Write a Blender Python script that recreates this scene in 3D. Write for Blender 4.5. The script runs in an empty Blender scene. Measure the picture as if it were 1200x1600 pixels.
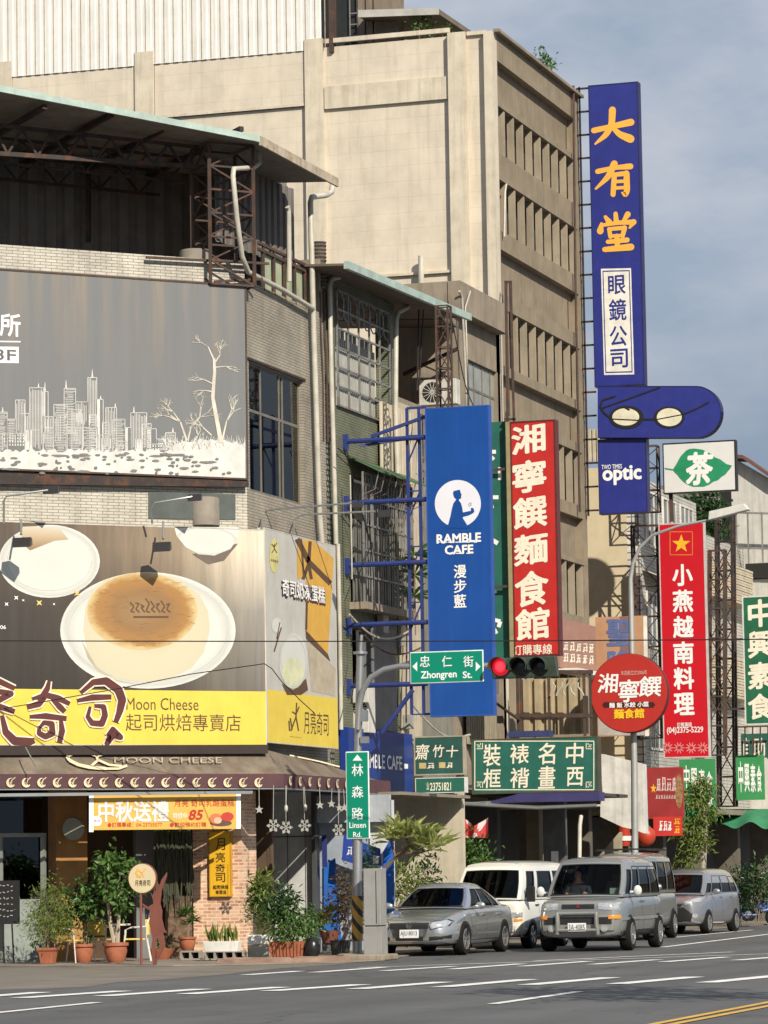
import bpy, bmesh, math, random
from math import sin, cos, tan, pi, radians, atan, atan2, sqrt
from mathutils import Vector, Matrix, Euler
from mathutils.bvhtree import BVHTree
V = Vector
scene = bpy.context.scene
COL = scene.collection
random.seed(7)

# ------------------------------------------------------------------ camera, light, exposure
# world frame: x across the street (facade line at x = 0), y along the street, z up, metres
FPX = 5600.0
YAW = radians(17.8); ROLL = radians(0.9); PITCH = atan(571 / FPX)
EYE = V((25.16, -69.64, 1.6))
_f0 = V((-sin(YAW), cos(YAW), 0)); _r0 = V((cos(YAW), sin(YAW), 0)); _z = V((0, 0, 1))
FWD = _f0 * cos(PITCH) + _z * sin(PITCH); _u0 = _z * cos(PITCH) - _f0 * sin(PITCH)
RGT = _r0 * cos(ROLL) - _u0 * sin(ROLL); UPV = _u0 * cos(ROLL) + _r0 * sin(ROLL)
cam = bpy.data.cameras.new('camera'); camo = bpy.data.objects.new('camera', cam); COL.objects.link(camo)
m3 = Matrix((RGT, UPV, -FWD)).transposed()
camo.matrix_world = Matrix.Translation(EYE) @ m3.to_4x4()
cam.sensor_fit = 'HORIZONTAL'; cam.sensor_width = 36; cam.lens = 36 * FPX / 1200
cam.clip_start = 0.5; cam.clip_end = 3000
scene.camera = camo
LIGHT = V((-1.0, 1.04, -0.97)).normalized()          # the way sunlight travels
sun = bpy.data.lights.new('sun', 'SUN'); sun.energy = 4.4; sun.angle = radians(0.5); sun.color = (1.0, 0.925, 0.80)
suno = bpy.data.objects.new('sun', sun); COL.objects.link(suno)
suno.rotation_euler = LIGHT.to_track_quat('-Z', 'Y').to_euler(); suno.location = (40, -60, 50)
SUN_EL = math.asin(-LIGHT.z); SUN_ROT = atan2(-LIGHT.x, -LIGHT.y)
world = bpy.data.worlds.new('World'); scene.world = world; world.use_nodes = True
wn = world.node_tree.nodes; wl = world.node_tree.links
bg = wn['Background']
sky = wn.new('ShaderNodeTexSky'); sky.sky_type = 'NISHITA'; sky.sun_disc = False
sky.sun_elevation = SUN_EL; sky.sun_rotation = SUN_ROT; sky.air_density = 1.3; sky.dust_density = 2.0; sky.ozone_density = 1.2
tc = wn.new('ShaderNodeTexCoord'); mp = wn.new('ShaderNodeMapping'); mp.inputs['Scale'].default_value = (9, 9, 20)
mp.inputs['Location'].default_value = (0.7, 0.3, 0.5)
nz = wn.new('ShaderNodeTexNoise'); nz.inputs['Scale'].default_value = 1.3; nz.inputs['Detail'].default_value = 6; nz.inputs['Roughness'].default_value = 0.55
rp = wn.new('ShaderNodeValToRGB'); rp.color_ramp.elements[0].position = 0.40; rp.color_ramp.elements[1].position = 0.70
rp.color_ramp.elements[0].color = (3.1, 3.75, 4.8, 1); rp.color_ramp.elements[1].color = (5.6, 5.7, 6.2, 1)
mx = wn.new('ShaderNodeMixRGB'); mx.inputs[0].default_value = 0.9
wl.new(tc.outputs['Generated'], mp.inputs[0]); wl.new(mp.outputs[0], nz.inputs['Vector']); wl.new(nz.outputs['Fac'], rp.inputs[0])
wl.new(rp.outputs[0], mx.inputs[2]); wl.new(sky.outputs[0], mx.inputs[1]); 
sz = wn.new('ShaderNodeSeparateXYZ'); wl.new(tc.outputs['Generated'], sz.inputs[0])
er = wn.new('ShaderNodeMapRange'); er.inputs[1].default_value = 0.07; er.inputs[2].default_value = 0.165; wl.new(sz.outputs[2], er.inputs[0])
lowm = wn.new('ShaderNodeMixRGB'); lowm.inputs[1].default_value = (1.9, 2.6, 3.6, 1); wl.new(er.outputs[0], lowm.inputs[0]); wl.new(mx.outputs[0], lowm.inputs[2])
wl.new(lowm.outputs[0], bg.inputs[0])
bg.inputs[1].default_value = 0.085
scene.view_settings.view_transform = 'Standard'; scene.view_settings.look = 'None'
scene.view_settings.exposure = 0.38; scene.view_settings.gamma = 1.0

# ------------------------------------------------------------------ measuring
def ray(px, py): return FWD + RGT * ((px - 600) / FPX) - UPV * ((py - 800) / FPX)
def HX(px, py, x=0.0):
    d = ray(px, py); return EYE + d * ((x - EYE.x) / d.x)
def HY(px, py, y):
    d = ray(px, py); return EYE + d * ((y - EYE.y) / d.y)
def G(px, py, z=0.0):
    d = ray(px, py); return EYE + d * ((z - EYE.z) / d.z)
def HP(px, py, P, d):
    n = V((d[1], -d[0], 0)); r = ray(px, py); P = V((P[0], P[1], 0))
    return EYE + r * ((P - EYE).dot(n) / r.dot(n))
S2 = sqrt(0.5)
CHD = (S2, S2)
def CHP(off): return (0 + S2 * off, -0.5 - S2 * off)
def CH(px, py, off=0.0): return HP(px, py, CHP(off), CHD)

# ------------------------------------------------------------------ mesh builder and tagging
MW = {}
def thing(name, label, cat, loc=(0, 0, 0), rz=0.0, group=None):
    o = bpy.data.objects.new(name, None); COL.objects.link(o)
    o.location = loc; o.rotation_euler = (0, 0, rz); o.empty_display_size = 0.2
    o['label'] = label; o['category'] = cat
    if group: o['group'] = group
    MW[o] = Matrix.Translation(V(loc)) @ Matrix.Rotation(rz, 4, 'Z')
    return o
def tag(o, label, cat, group=None):
    o['label'] = label; o['category'] = cat
    if group: o['group'] = group
    return o
class MB:
    def __init__(s): s.v = []; s.f = []
    def poly(s, pts):
        n = len(s.v); s.v += [tuple(p) for p in pts]; s.f.append(tuple(range(n, n + len(pts)))); return s
    def box(s, x0, x1, y0, y1, z0, z1):
        n = len(s.v)
        s.v += [(x, y, z) for z in (z0, z1) for y in (y0, y1) for x in (x0, x1)]
        for f in ((0, 2, 3, 1), (4, 5, 7, 6), (0, 1, 5, 4), (2, 6, 7, 3), (0, 4, 6, 2), (1, 3, 7, 5)): s.f.append(tuple(n + i for i in f))
        return s
    def hexa(s, p):                       # 4 front points (ccw) then 4 back points
        n = len(s.v); s.v += [tuple(q) for q in p]
        for f in ((0, 1, 2, 3), (7, 6, 5, 4), (0, 4, 5, 1), (1, 5, 6, 2), (2, 6, 7, 3), (3, 7, 4, 0)): s.f.append(tuple(n + i for i in f))
        return s
    def slab(s, pts, d):                  # polygon pushed along d
        n = len(s.v); k = len(pts); d = V(d)
        s.v += [tuple(p) for p in pts] + [tuple(V(p) + d) for p in pts]
        s.f.append(tuple(range(n, n + k))); s.f.append(tuple(range(n + 2 * k - 1, n + k - 1, -1)))
        for i in range(k):
            j = (i + 1) % k; s.f.append((n + i, n + k + i, n + k + j, n + j))
        return s
    def bar(s, a, b, w=0.05, h=None, up=(0, 0, 1)):
        a = V(a); b = V(b); h = h or w; t = (b - a).normalized(); u = V(up)
        if abs(t.dot(u)) > 0.98: u = V((1, 0, 0))
        r = t.cross(u).normalized(); u = r.cross(t)
        q = [(-1, -1), (1, -1), (1, 1), (-1, 1)]
        return s.hexa([a + r * (x * w / 2) + u * (y * h / 2) for x, y in q] + [b + r * (x * w / 2) + u * (y * h / 2) for x, y in q])
    def tube(s, path, r, n=8, cap=True):
        path = [V(p) for p in path]; rr = r if isinstance(r, (list, tuple)) else [r] * len(path)
        base = len(s.v); prev = None
        for i, p in enumerate(path):
            t = (path[min(i + 1, len(path) - 1)] - path[max(i - 1, 0)]).normalized()
            if prev is None:
                u = V((0, 0, 1)) if abs(t.z) < 0.9 else V((1, 0, 0)); u = (u - t * u.dot(t)).normalized()
            else: u = (prev - t * prev.dot(t)).normalized()
            prev = u; w = t.cross(u)
            for k in range(n):
                a = 2 * pi * k / n; s.v.append(tuple(p + (u * cos(a) + w * sin(a)) * rr[i]))
        for i in range(len(path) - 1):
            for k in range(n):
                k2 = (k + 1) % n; s.f.append((base + i * n + k, base + i * n + k2, base + (i + 1) * n + k2, base + (i + 1) * n + k))
        if cap:
            s.f.append(tuple(base + k for k in reversed(range(n)))); s.f.append(tuple(base + (len(path) - 1) * n + k for k in range(n)))
        return s
    def lathe(s, prof, c=(0, 0, 0), n=16, axis='z', cap=True):
        base = len(s.v); c = V(c)
        for r, z in prof:
            for k in range(n):
                a = 2 * pi * (k + .5) / n; p = V((r * cos(a), r * sin(a), z))
                if axis == 'x': p = V((p.z, p.x, p.y))
                if axis == 'y': p = V((p.x, p.z, p.y))
                s.v.append(tuple(c + p))
        for i in range(len(prof) - 1):
            for k in range(n):
                k2 = (k + 1) % n; s.f.append((base + i * n + k, base + i * n + k2, base + (i + 1) * n + k2, base + (i + 1) * n + k))
        if cap: s.f.append(tuple(base + k for k in reversed(range(n)))); s.f.append(tuple(base + (len(prof) - 1) * n + k for k in range(n)))
        return s
    def ball(s, c, r, n=10):
        r = r if isinstance(r, (list, tuple)) else (r, r, r); c = V(c)
        prof = [(sin(pi * i / n), -cos(pi * i / n)) for i in range(n + 1)]
        base = len(s.v); s.lathe([(max(q, 0.001), z) for q, z in prof], (0, 0, 0), n + 4)
        for i in range(base, len(s.v)):
            x, y, z = s.v[i]; s.v[i] = (c.x + x * r[0], c.y + y * r[1], c.z + z * r[2])
        return s
    def grid(s, fn, nu, nv, u0=0, u1=1, v0=0, v1=1):
        base = len(s.v)
        for j in range(nv + 1):
            for i in range(nu + 1): s.v.append(tuple(fn(u0 + (u1 - u0) * i / nu, v0 + (v1 - v0) * j / nv)))
        for j in range(nv):
            for i in range(nu):
                a = base + j * (nu + 1) + i; s.f.append((a, a + 1, a + nu + 2, a + nu + 1))
        return s
    def leaf(s, p, d, up, l, w):
        d = d.normalized(); sd = d.cross(up)
        if sd.length < 1e-3: sd = d.cross(V((1, 0, 0)))
        sd.normalize(); nrm = sd.cross(d)
        n = len(s.v)
        s.v += [tuple(p), tuple(p + d * l * .5 + sd * w * .5 + nrm * l * .05), tuple(p + d * l - nrm * l * .12), tuple(p + d * l * .5 - sd * w * .5 + nrm * l * .05)]
        s.f.append((n, n + 1, n + 2)); s.f.append((n, n + 2, n + 3)); return s
    def build_each(s, name, mat, parent=None, **kw):
        """one object for every connected piece"""
        par = list(range(len(s.v)))
        def fd(a):
            while par[a] != a: par[a] = par[par[a]]; a = par[a]
            return a
        for f in s.f:
            for a in f[1:]: par[fd(a)] = fd(f[0])
        gr = {}
        for f in s.f: gr.setdefault(fd(f[0]), []).append(f)
        for fs in gr.values():
            ids = sorted(set(i for f in fs for i in f)); mp_ = {i: k for k, i in enumerate(ids)}
            m = MB(); m.v = [s.v[i] for i in ids]; m.f = [tuple(mp_[i] for i in f) for f in fs]; m.build(name, mat, parent, **kw)
    def build(s, name, mat, parent=None, local=False, smooth=False, bevel=0, kind=None):
        v = s.v
        me = bpy.data.meshes.new(name); o = bpy.data.objects.new(name, me); COL.objects.link(o)
        if parent is not None:
            o.parent = parent; M = MW[parent]; MW[o] = M
            if not local:
                Mi = M.inverted(); v = [tuple(Mi @ V(p)) for p in v]
        else:
            xs = [p[0] for p in v]; ys = [p[1] for p in v]; zs = [p[2] for p in v]
            c = V(((min(xs) + max(xs)) / 2, (min(ys) + max(ys)) / 2, min(zs))); o.location = c
            v = [(p[0] - c.x, p[1] - c.y, p[2] - c.z) for p in v]; MW[o] = Matrix.Translation(c)
        me.from_pydata(v, [], s.f)
        bm = bmesh.new(); bm.from_mesh(me); bmesh.ops.recalc_face_normals(bm, faces=bm.faces); bm.to_mesh(me); bm.free()
        me.materials.append(mat)
        if smooth:
            for p in me.polygons: p.use_smooth = True
            try: me.set_sharp_from_angle(angle=radians(40))
            except Exception: pass
        if bevel:
            b = o.modifiers.new('bevel', 'BEVEL'); b.width = bevel; b.segments = 2; b.limit_method = 'ANGLE'
        if kind: o['kind'] = kind
        return o
def B(*a): return MB().box(*a)

# ------------------------------------------------------------------ materials
MATS = {}
def _new(name):
    m = bpy.data.materials.new(name); m.use_nodes = True; nt = m.node_tree
    return m, nt, nt.nodes['Principled BSDF']
def N(nt, t, **kw):
    n = nt.nodes.new('ShaderNode' + t)
    for k, v in kw.items():
        if k in n.inputs: n.inputs[k].default_value = v
        else: setattr(n, k, v)
    return n
def mat(name, rgb, rough=.6, metal=0.0, var=.18, scale=2.5, bump=0.0, bscale=40, streak=0.0, rust=0.0, spec=.4, coat=0.0, trans=0.0, dirt=(.08, .065, .05)):
    if name in MATS: return MATS[name]
    m, nt, b = _new(name); L = nt.links.new
    t = N(nt, 'TexCoord'); co = t.outputs['Object']
    base = N(nt, 'RGB'); base.outputs[0].default_value = (*rgb, 1); cur = base.outputs[0]
    if var:
        n1 = N(nt, 'TexNoise', Scale=scale, Detail=5.0, Roughness=.6); L(co, n1.inputs['Vector'])
        r = N(nt, 'MapRange'); L(n1.outputs['Fac'], r.inputs[0]); r.inputs[1].default_value = .3; r.inputs[2].default_value = .7
        r.inputs[3].default_value = 1 - var; r.inputs[4].default_value = 1 + var
        h = N(nt, 'HueSaturation'); L(cur, h.inputs['Color']); L(r.outputs[0], h.inputs['Value']); cur = h.outputs[0]
    if streak:
        mpn = N(nt, 'Mapping'); mpn.inputs['Scale'].default_value = (4, 4, .22); L(co, mpn.inputs[0])
        n2 = N(nt, 'TexNoise', Scale=1.6, Detail=6.0, Roughness=.7); L(mpn.outputs[0], n2.inputs['Vector'])
        rr = N(nt, 'ValToRGB'); rr.color_ramp.elements[0].position = .48; rr.color_ramp.elements[1].position = .75; L(n2.outputs['Fac'], rr.inputs[0])
        ml = N(nt, 'Math', operation='MULTIPLY'); L(rr.outputs[0], ml.inputs[0]); ml.inputs[1].default_value = streak
        mxn = N(nt, 'MixRGB'); L(ml.outputs[0], mxn.inputs[0]); L(cur, mxn.inputs[1]); mxn.inputs[2].default_value = (*dirt, 1); cur = mxn.outputs[0]
    if rust:
        n3 = N(nt, 'TexNoise', Scale=3.3, Detail=8.0, Roughness=.7); L(co, n3.inputs['Vector'])
        rr = N(nt, 'ValToRGB'); rr.color_ramp.elements[0].position = .5; rr.color_ramp.elements[1].position = .62; L(n3.outputs['Fac'], rr.inputs[0])
        ml = N(nt, 'Math', operation='MULTIPLY'); L(rr.outputs[0], ml.inputs[0]); ml.inputs[1].default_value = rust
        mxn = N(nt, 'MixRGB'); L(ml.outputs[0], mxn.inputs[0]); L(cur, mxn.inputs[1]); mxn.inputs[2].default_value = (.16, .055, .02, 1); cur = mxn.outputs[0]
    L(cur, b.inputs['Base Color'])
    b.inputs['Roughness'].default_value = rough; b.inputs['Metallic'].default_value = metal; b.inputs['Specular IOR Level'].default_value = spec
    if coat: b.inputs['Coat Weight'].default_value = coat; b.inputs['Coat Roughness'].default_value = .05
    if bump:
        nb = N(nt, 'TexNoise', Scale=bscale, Detail=4.0); L(co, nb.inputs['Vector'])
        bp = N(nt, 'Bump', Strength=bump, Distance=.02); L(nb.outputs['Fac'], bp.inputs['Height']); L(bp.outputs[0], b.inputs['Normal'])
    if trans:
        tr = N(nt, 'BsdfTranslucent'); L(cur, tr.inputs[0]); mxs = N(nt, 'MixShader'); mxs.inputs[0].default_value = trans
        L(b.outputs[0], mxs.inputs[1]); L(tr.outputs[0], mxs.inputs[2]); L(mxs.outputs[0], nt.nodes['Material Output'].inputs[0])
    MATS[name] = m; return m
def brick(name, c1, c2, mortar, bw, bh, d, ms=.008, rough=.6, bump=.3, var=.25, streak=.35, off=.5):
    if name in MATS: return MATS[name]
    m, nt, b = _new(name); L = nt.links.new
    t = N(nt, 'TexCoord'); dp = N(nt, 'VectorMath', operation='DOT_PRODUCT'); L(t.outputs['Object'], dp.inputs[0]); dp.inputs[1].default_value = (*d, 0)
    sp = N(nt, 'SeparateXYZ'); L(t.outputs['Object'], sp.inputs[0]); cb = N(nt, 'CombineXYZ'); L(dp.outputs['Value'], cb.inputs[0]); L(sp.outputs[2], cb.inputs[1])
    bk = N(nt, 'TexBrick'); L(cb.outputs[0], bk.inputs['Vector']); bk.offset = off
    bk.inputs['Color1'].default_value = (*c1, 1); bk.inputs['Color2'].default_value = (*c2, 1); bk.inputs['Mortar'].default_value = (*mortar, 1)
    bk.inputs['Scale'].default_value = 1; bk.inputs['Mortar Size'].default_value = ms; bk.inputs['Brick Width'].default_value = bw; bk.inputs['Row Height'].default_value = bh
    bk.inputs['Bias'].default_value = 0.0; bk.inputs['Mortar Smooth'].default_value = .1
    n1 = N(nt, 'TexNoise', Scale=1.1, Detail=5.0, Roughness=.65); L(t.outputs['Object'], n1.inputs['Vector'])
    r = N(nt, 'MapRange'); L(n1.outputs['Fac'], r.inputs[0]); r.inputs[1].default_value = .3; r.inputs[2].default_value = .7; r.inputs[3].default_value = 1 - var; r.inputs[4].default_value = 1 + var
    h = N(nt, 'HueSaturation'); L(bk.outputs['Color'], h.inputs['Color']); L(r.outputs[0], h.inputs['Value']); cur = h.outputs[0]
    if streak:
        mpn = N(nt, 'Mapping'); mpn.inputs['Scale'].default_value = (3, 3, .2); L(t.outputs['Object'], mpn.inputs[0])
        n2 = N(nt, 'TexNoise', Scale=1.5, Detail=6.0, Roughness=.7); L(mpn.outputs[0], n2.inputs['Vector'])
        rr = N(nt, 'ValToRGB'); rr.color_ramp.elements[0].position = .5; rr.color_ramp.elements[1].position = .8; L(n2.outputs['Fac'], rr.inputs[0])
        ml = N(nt, 'Math', operation='MULTIPLY'); L(rr.outputs[0], ml.inputs[0]); ml.inputs[1].default_value = streak
        mxn = N(nt, 'MixRGB'); L(ml.outputs[0], mxn.inputs[0]); L(cur, mxn.inputs[1]); mxn.inputs[2].default_value = (.09, .075, .055, 1); cur = mxn.outputs[0]
    L(cur, b.inputs['Base Color']); b.inputs['Roughness'].default_value = rough
    if bump:
        bp = N(nt, 'Bump', Strength=bump, Distance=.01); bp.invert = True; L(bk.outputs['Fac'], bp.inputs['Height']); L(bp.outputs[0], b.inputs['Normal'])
    MATS[name] = m; return m
def gradmat(name, stops, kind='radial', rough=.5, nscale=0, namt=0.0, axis=0):
    m, nt, b = _new(name); L = nt.links.new
    t = N(nt, 'TexCoord'); sp = N(nt, 'SeparateXYZ'); L(t.outputs['Generated'], sp.inputs[0])
    if kind == 'radial':
        mpn = N(nt, 'Mapping'); mpn.inputs['Location'].default_value = (-.5, 0, -.5); mpn.inputs['Scale'].default_value = (1, 0, 1); L(t.outputs['Generated'], mpn.inputs[0])
        ln = N(nt, 'VectorMath', operation='LENGTH'); L(mpn.outputs[0], ln.inputs[0]); ml = N(nt, 'Math', operation='MULTIPLY'); L(ln.outputs['Value'], ml.inputs[0]); ml.inputs[1].default_value = 2; fac = ml.outputs[0]
    else: fac = sp.outputs[axis]
    if namt:
        mpn2 = N(nt, 'Mapping'); mpn2.inputs['Scale'].default_value = (nscale, nscale, nscale * .12) if kind != 'radial' else (nscale,) * 3; L(t.outputs['Generated'], mpn2.inputs[0])
        nn = N(nt, 'TexNoise', Scale=1.0, Detail=5.0, Roughness=.65); L(mpn2.outputs[0], nn.inputs['Vector'])
        ma = N(nt, 'Math', operation='MULTIPLY_ADD'); L(nn.outputs['Fac'], ma.inputs[0]); ma.inputs[1].default_value = namt; 
        sb = N(nt, 'Math', operation='SUBTRACT'); L(fac, sb.inputs[0]); sb.inputs[1].default_value = namt * .5; L(sb.outputs[0], ma.inputs[2]); fac = ma.outputs[0]
    r = N(nt, 'ValToRGB'); L(fac, r.inputs[0]); el = r.color_ramp.elements
    el[0].position = stops[0][0]; el[0].color = (*stops[0][1], 1); el[1].position = stops[-1][0]; el[1].color = (*stops[-1][1], 1)
    for p, c in stops[1:-1]:
        e = el.new(p); e.color = (*c, 1)
    L(r.outputs[0], b.inputs['Base Color']); b.inputs['Roughness'].default_value = rough
    MATS[name] = m; return m
def glassmat(name, tint=(.25, .3, .3), refl=.5, rough=.03, ior=1.5):
    m, nt, b = _new(name); L = nt.links.new
    tr = N(nt, 'BsdfTransparent'); tr.inputs[0].default_value = (*tint, 1)
    gl = N(nt, 'BsdfGlossy'); gl.inputs[0].default_value = (.62, .62, .58, 1); gl.inputs['Roughness'].default_value = rough
    fr = N(nt, 'Fresnel', IOR=ior); ma = N(nt, 'Math', operation='MULTIPLY_ADD'); L(fr.outputs[0], ma.inputs[0]); ma.inputs[1].default_value = 1.0; ma.inputs[2].default_value = refl
    ma.use_clamp = True
    mxs = N(nt, 'MixShader'); L(ma.outputs[0], mxs.inputs[0]); L(tr.outputs[0], mxs.inputs[1]); L(gl.outputs[0], mxs.inputs[2]); L(mxs.outputs[0], nt.nodes['Material Output'].inputs[0])
    MATS[name] = m; return m
def emat(name, rgb, s):
    m, nt, b = _new(name); b.inputs['Base Color'].default_value = (*rgb, 1); b.inputs['Emission Color'].default_value = (*rgb, 1); b.inputs['Emission Strength'].default_value = s
    MATS[name] = m; return m
def srgb(r, g, b):
    f = lambda c: ((c / 255 + .055) / 1.055) ** 2.4 if c > 10 else c / 255 / 12.92
    return (f(r), f(g), f(b))

# ------------------------------------------------------------------ lettering and flat panels
_fc = {}
def glyphs(s, bold=0.0):
    k = (s, bold)
    if k not in _fc:
        cu = bpy.data.curves.new('lettering_curve', 'FONT'); cu.body = s; cu.size = 1; cu.resolution_u = 3
        o = bpy.data.objects.new('lettering_curve', cu); COL.objects.link(o)
        dg = bpy.context.evaluated_depsgraph_get(); me = bpy.data.meshes.new_from_object(o.evaluated_get(dg))
        vs = [tuple(v.co) for v in me.vertices]; fs = [tuple(p.vertices) for p in me.polygons]
        if bold > .004:                                   # thicken by laying shifted copies of the strokes over each other
            b = bold * 1.0; V_ = []; F_ = []
            for j, (dx, dy) in enumerate(((0, 0), (b, 0), (-b, 0), (0, b), (0, -b), (b * .7, b * .7), (-b * .7, -b * .7), (b * .7, -b * .7), (-b * .7, b * .7))):
                o_ = len(V_); V_ += [(x + dx, y + dy, .00025 * j) for x, y, z in vs]; F_ += [tuple(o_ + i for i in f) for f in fs]
            vs, fs = V_, F_
        _fc[k] = (vs, fs)
        bpy.data.objects.remove(o); bpy.data.curves.remove(cu); bpy.data.meshes.remove(me)
    return _fc[k]
class Panel:
    """A flat sign on the vertical plane through P with direction d (image right); local x right, z up, -y to the viewer."""
    def __init__(s, name, label, cat, P, d, px0, px1, py0, py1, group=None, thick=.2):
        d = V((d[0], d[1], 0)).normalized(); s.P = P; s.d = d
        xm = (px0 + px1) / 2; ym = (py0 + py1) / 2
        a = HP(px0, ym, P, d); b = HP(px1, ym, P, d); z1 = HP(xm, py0, P, d).z; z0 = HP(xm, py1, P, d).z
        s.o = V((a.x, a.y, z0)); s.w = (b - a).to_2d().length; s.h = z1 - z0; s.rz = atan2(d.y, d.x)
        s.t = thing(name, label, cat, s.o, s.rz, group); s.th = thick
    def L(s, px, py):
        p = HP(px, py, s.P, s.d) - s.o; return (p.x * s.d.x + p.y * s.d.y, p.z)
    def board(s, m, name='board', inset=0.0):
        return B(inset, s.w - inset, 0, s.th, inset, s.h - inset).build(name, m, s.t, True)
    def frame(s, m, wd=.05, pr=.02, name='frame'):
        f = MB(); e = wd
        f.box(-.002, s.w + .002, -pr, s.th + .002, -.002, e).box(-.002, s.w + .002, -pr, s.th + .002, s.h - e, s.h + .002)
        f.box(-.002, e, -pr, s.th + .002, e, s.h - e).box(s.w - e, s.w + .002, -pr, s.th + .002, e, s.h - e)
        return f.build(name, m, s.t, True)
    def txt(s, st, m, box, bold=0.02, name='lettering', y=-.008, par=None, cell=False, shear=0.0):
        vs, fs = glyphs(st, bold)
        x0, z1 = s.L(box[0], box[1]); x1, z0 = s.L(box[2], box[3])
        if cell: bx0, bx1, by0, by1 = 0.0, 1.02, -.1, .88
        else:
            bx0 = min(v[0] for v in vs); bx1 = max(v[0] for v in vs); by0 = min(v[1] for v in vs); by1 = max(v[1] for v in vs)
        mb = MB(); mb.f = list(fs)
        for v in vs:
            u = (v[0] - bx0) / (bx1 - bx0); w = (v[1] - by0) / (by1 - by0)
            mb.v.append((x0 + (x1 - x0) * u + shear * (w - .5) * (z1 - z0), y - v[2], z0 + (z1 - z0) * w))
        return mb.build(name, m, par or s.t, True)
    def vtxt(s, chars, m, px0, px1, ys, bold=.02, name='lettering', shear=0.0, drift=0.0):
        """one mesh for a column of characters; ys = list of (top, bottom) pixels"""
        mb = MB()
        for i, (c, (ya, yb)) in enumerate(zip(chars, ys)):
            vs, fs = glyphs(c, bold); dx = drift * i
            x0, z1 = s.L(px0 + dx, ya); x1, z0 = s.L(px1 + dx, yb)
            bx0 = min(v[0] for v in vs); bx1 = max(v[0] for v in vs); by0 = min(v[1] for v in vs); by1 = max(v[1] for v in vs)
            n = len(mb.v); mb.f += [tuple(n + k for k in f) for f in fs]
            for v in vs:
                u = (v[0] - bx0) / (bx1 - bx0); w = (v[1] - by0) / (by1 - by0)
                mb.v.append((x0 + (x1 - x0) * u, -.008 - v[2], z0 + (z1 - z0) * w + shear * (u - .5) * (x1 - x0)))
        return mb.build(name, m, s.t, True)
    def poly(s, pts, m, name='emblem', y=-.006, mb=None, th=0):
        q = [(s.L(*p)[0], y, s.L(*p)[1]) for p in pts]
        own = mb is None; mb = mb or MB(); mb.poly(q)
        return mb.build(name, m, s.t, True) if own else mb
    def ell(s, cx, cy, rx, ry, m, name='emblem', y=-.006, n=40, a0=0, a1=2 * pi):
        return s.poly([(cx + rx * cos(a0 + (a1 - a0) * i / n), cy - ry * sin(a0 + (a1 - a0) * i / n)) for i in range(n)], m, name, y)
    def stroke(s, mb, pts, w, y=-.006, w2=None):
        """polyline of pixel points as a painted band w pixels wide"""
        k = len(pts); w2 = w if w2 is None else w2
        for i in range(k - 1):
            (xa, ya), (xb, yb) = pts[i], pts[i + 1]; dx, dy = xb - xa, yb - ya; l = max(1e-6, sqrt(dx * dx + dy * dy))
            wa = w + (w2 - w) * i / (k - 1); wb = w + (w2 - w) * (i + 1) / (k - 1)
            nx, ny = -dy / l / 2, dx / l / 2
            q = [(xa + nx * wa, ya + ny * wa), (xb + nx * wb, yb + ny * wb), (xb - nx * wb, yb - ny * wb), (xa - nx * wa, ya - ny * wa)]
            mb.poly([(s.L(*p)[0], y - .0002 * (i % 3), s.L(*p)[1]) for p in q])

# ------------------------------------------------------------------ palette
WHITE = mat('white_paint', (.72, .70, .65), .5, streak=.25)
WHITE_INK = mat('white_ink', (.78, .77, .74), .5, var=.05)
CREAM_INK = mat('cream_ink', (.76, .70, .56), .5, var=.08)
BLACK = mat('black_paint', (.015, .014, .014), .5)
DARK = mat('dark_void', (.02, .018, .016), .8)
DARKST = mat('dark_steel', (.035, .028, .026), .6, metal=.3, rust=.5)
RUST = mat('rusty_steel', (.06, .042, .034), .8, rust=.55)
PIPE = mat('cream_pipe', (.46, .43, .36), .45, streak=.3)
GALV = mat('galvanised_steel', (.36, .37, .37), .4, metal=.7, var=.1)
CONC = mat('old_concrete', (.26, .215, .16), .85, var=.25, scale=1.2, bump=.3, streak=.55)
CONC2 = mat('facade_concrete', (.24, .195, .135), .85, var=.18, scale=1.5, bump=.3, streak=.35)
TEAL = mat('teal_gutter', (.34, .43, .385), .5, var=.2, streak=.2)
LEAF = mat('leaf_green', (.075, .15, .03), .45, var=.6, scale=14, trans=.3)
LEAFD = mat('leaf_dark', (.03, .075, .02), .4, var=.6, scale=14, trans=.25)
LEAFY = mat('leaf_yellow_green', (.17, .22, .05), .45, var=.5, scale=14, trans=.3)
WOODB = mat('plant_stem', (.22, .16, .11), .8)
TERRA = mat('terracotta', (.33, .11, .055), .75, var=.2, scale=6)
SOIL = mat('soil', (.04, .03, .02), .9)
# ------------------------------------------------------------------ ground
ASPH, nt, bb = _new('asphalt'); L_ = nt.links.new
t = N(nt, 'TexCoord'); spk = N(nt, 'TexNoise', Scale=38.0, Detail=3.0); L_(t.outputs['Object'], spk.inputs['Vector'])
mpa = N(nt, 'Mapping'); mpa.inputs['Scale'].default_value = (.9, .05, 1); L_(t.outputs['Object'], mpa.inputs[0]); trk = N(nt, 'TexNoise', Scale=1.0, Detail=4.0); L_(mpa.outputs[0], trk.inputs['Vector'])
pat = N(nt, 'TexNoise', Scale=.22, Detail=6.0, Roughness=.65); L_(t.outputs['Object'], pat.inputs['Vector'])
a1 = N(nt, 'Math', operation='MULTIPLY_ADD'); L_(spk.outputs['Fac'], a1.inputs[0]); a1.inputs[1].default_value = .06; a1.inputs[2].default_value = -.035
a2 = N(nt, 'Math', operation='MULTIPLY_ADD'); L_(trk.outputs['Fac'], a2.inputs[0]); a2.inputs[1].default_value = .085; L_(a1.outputs[0], a2.inputs[2])
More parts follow.
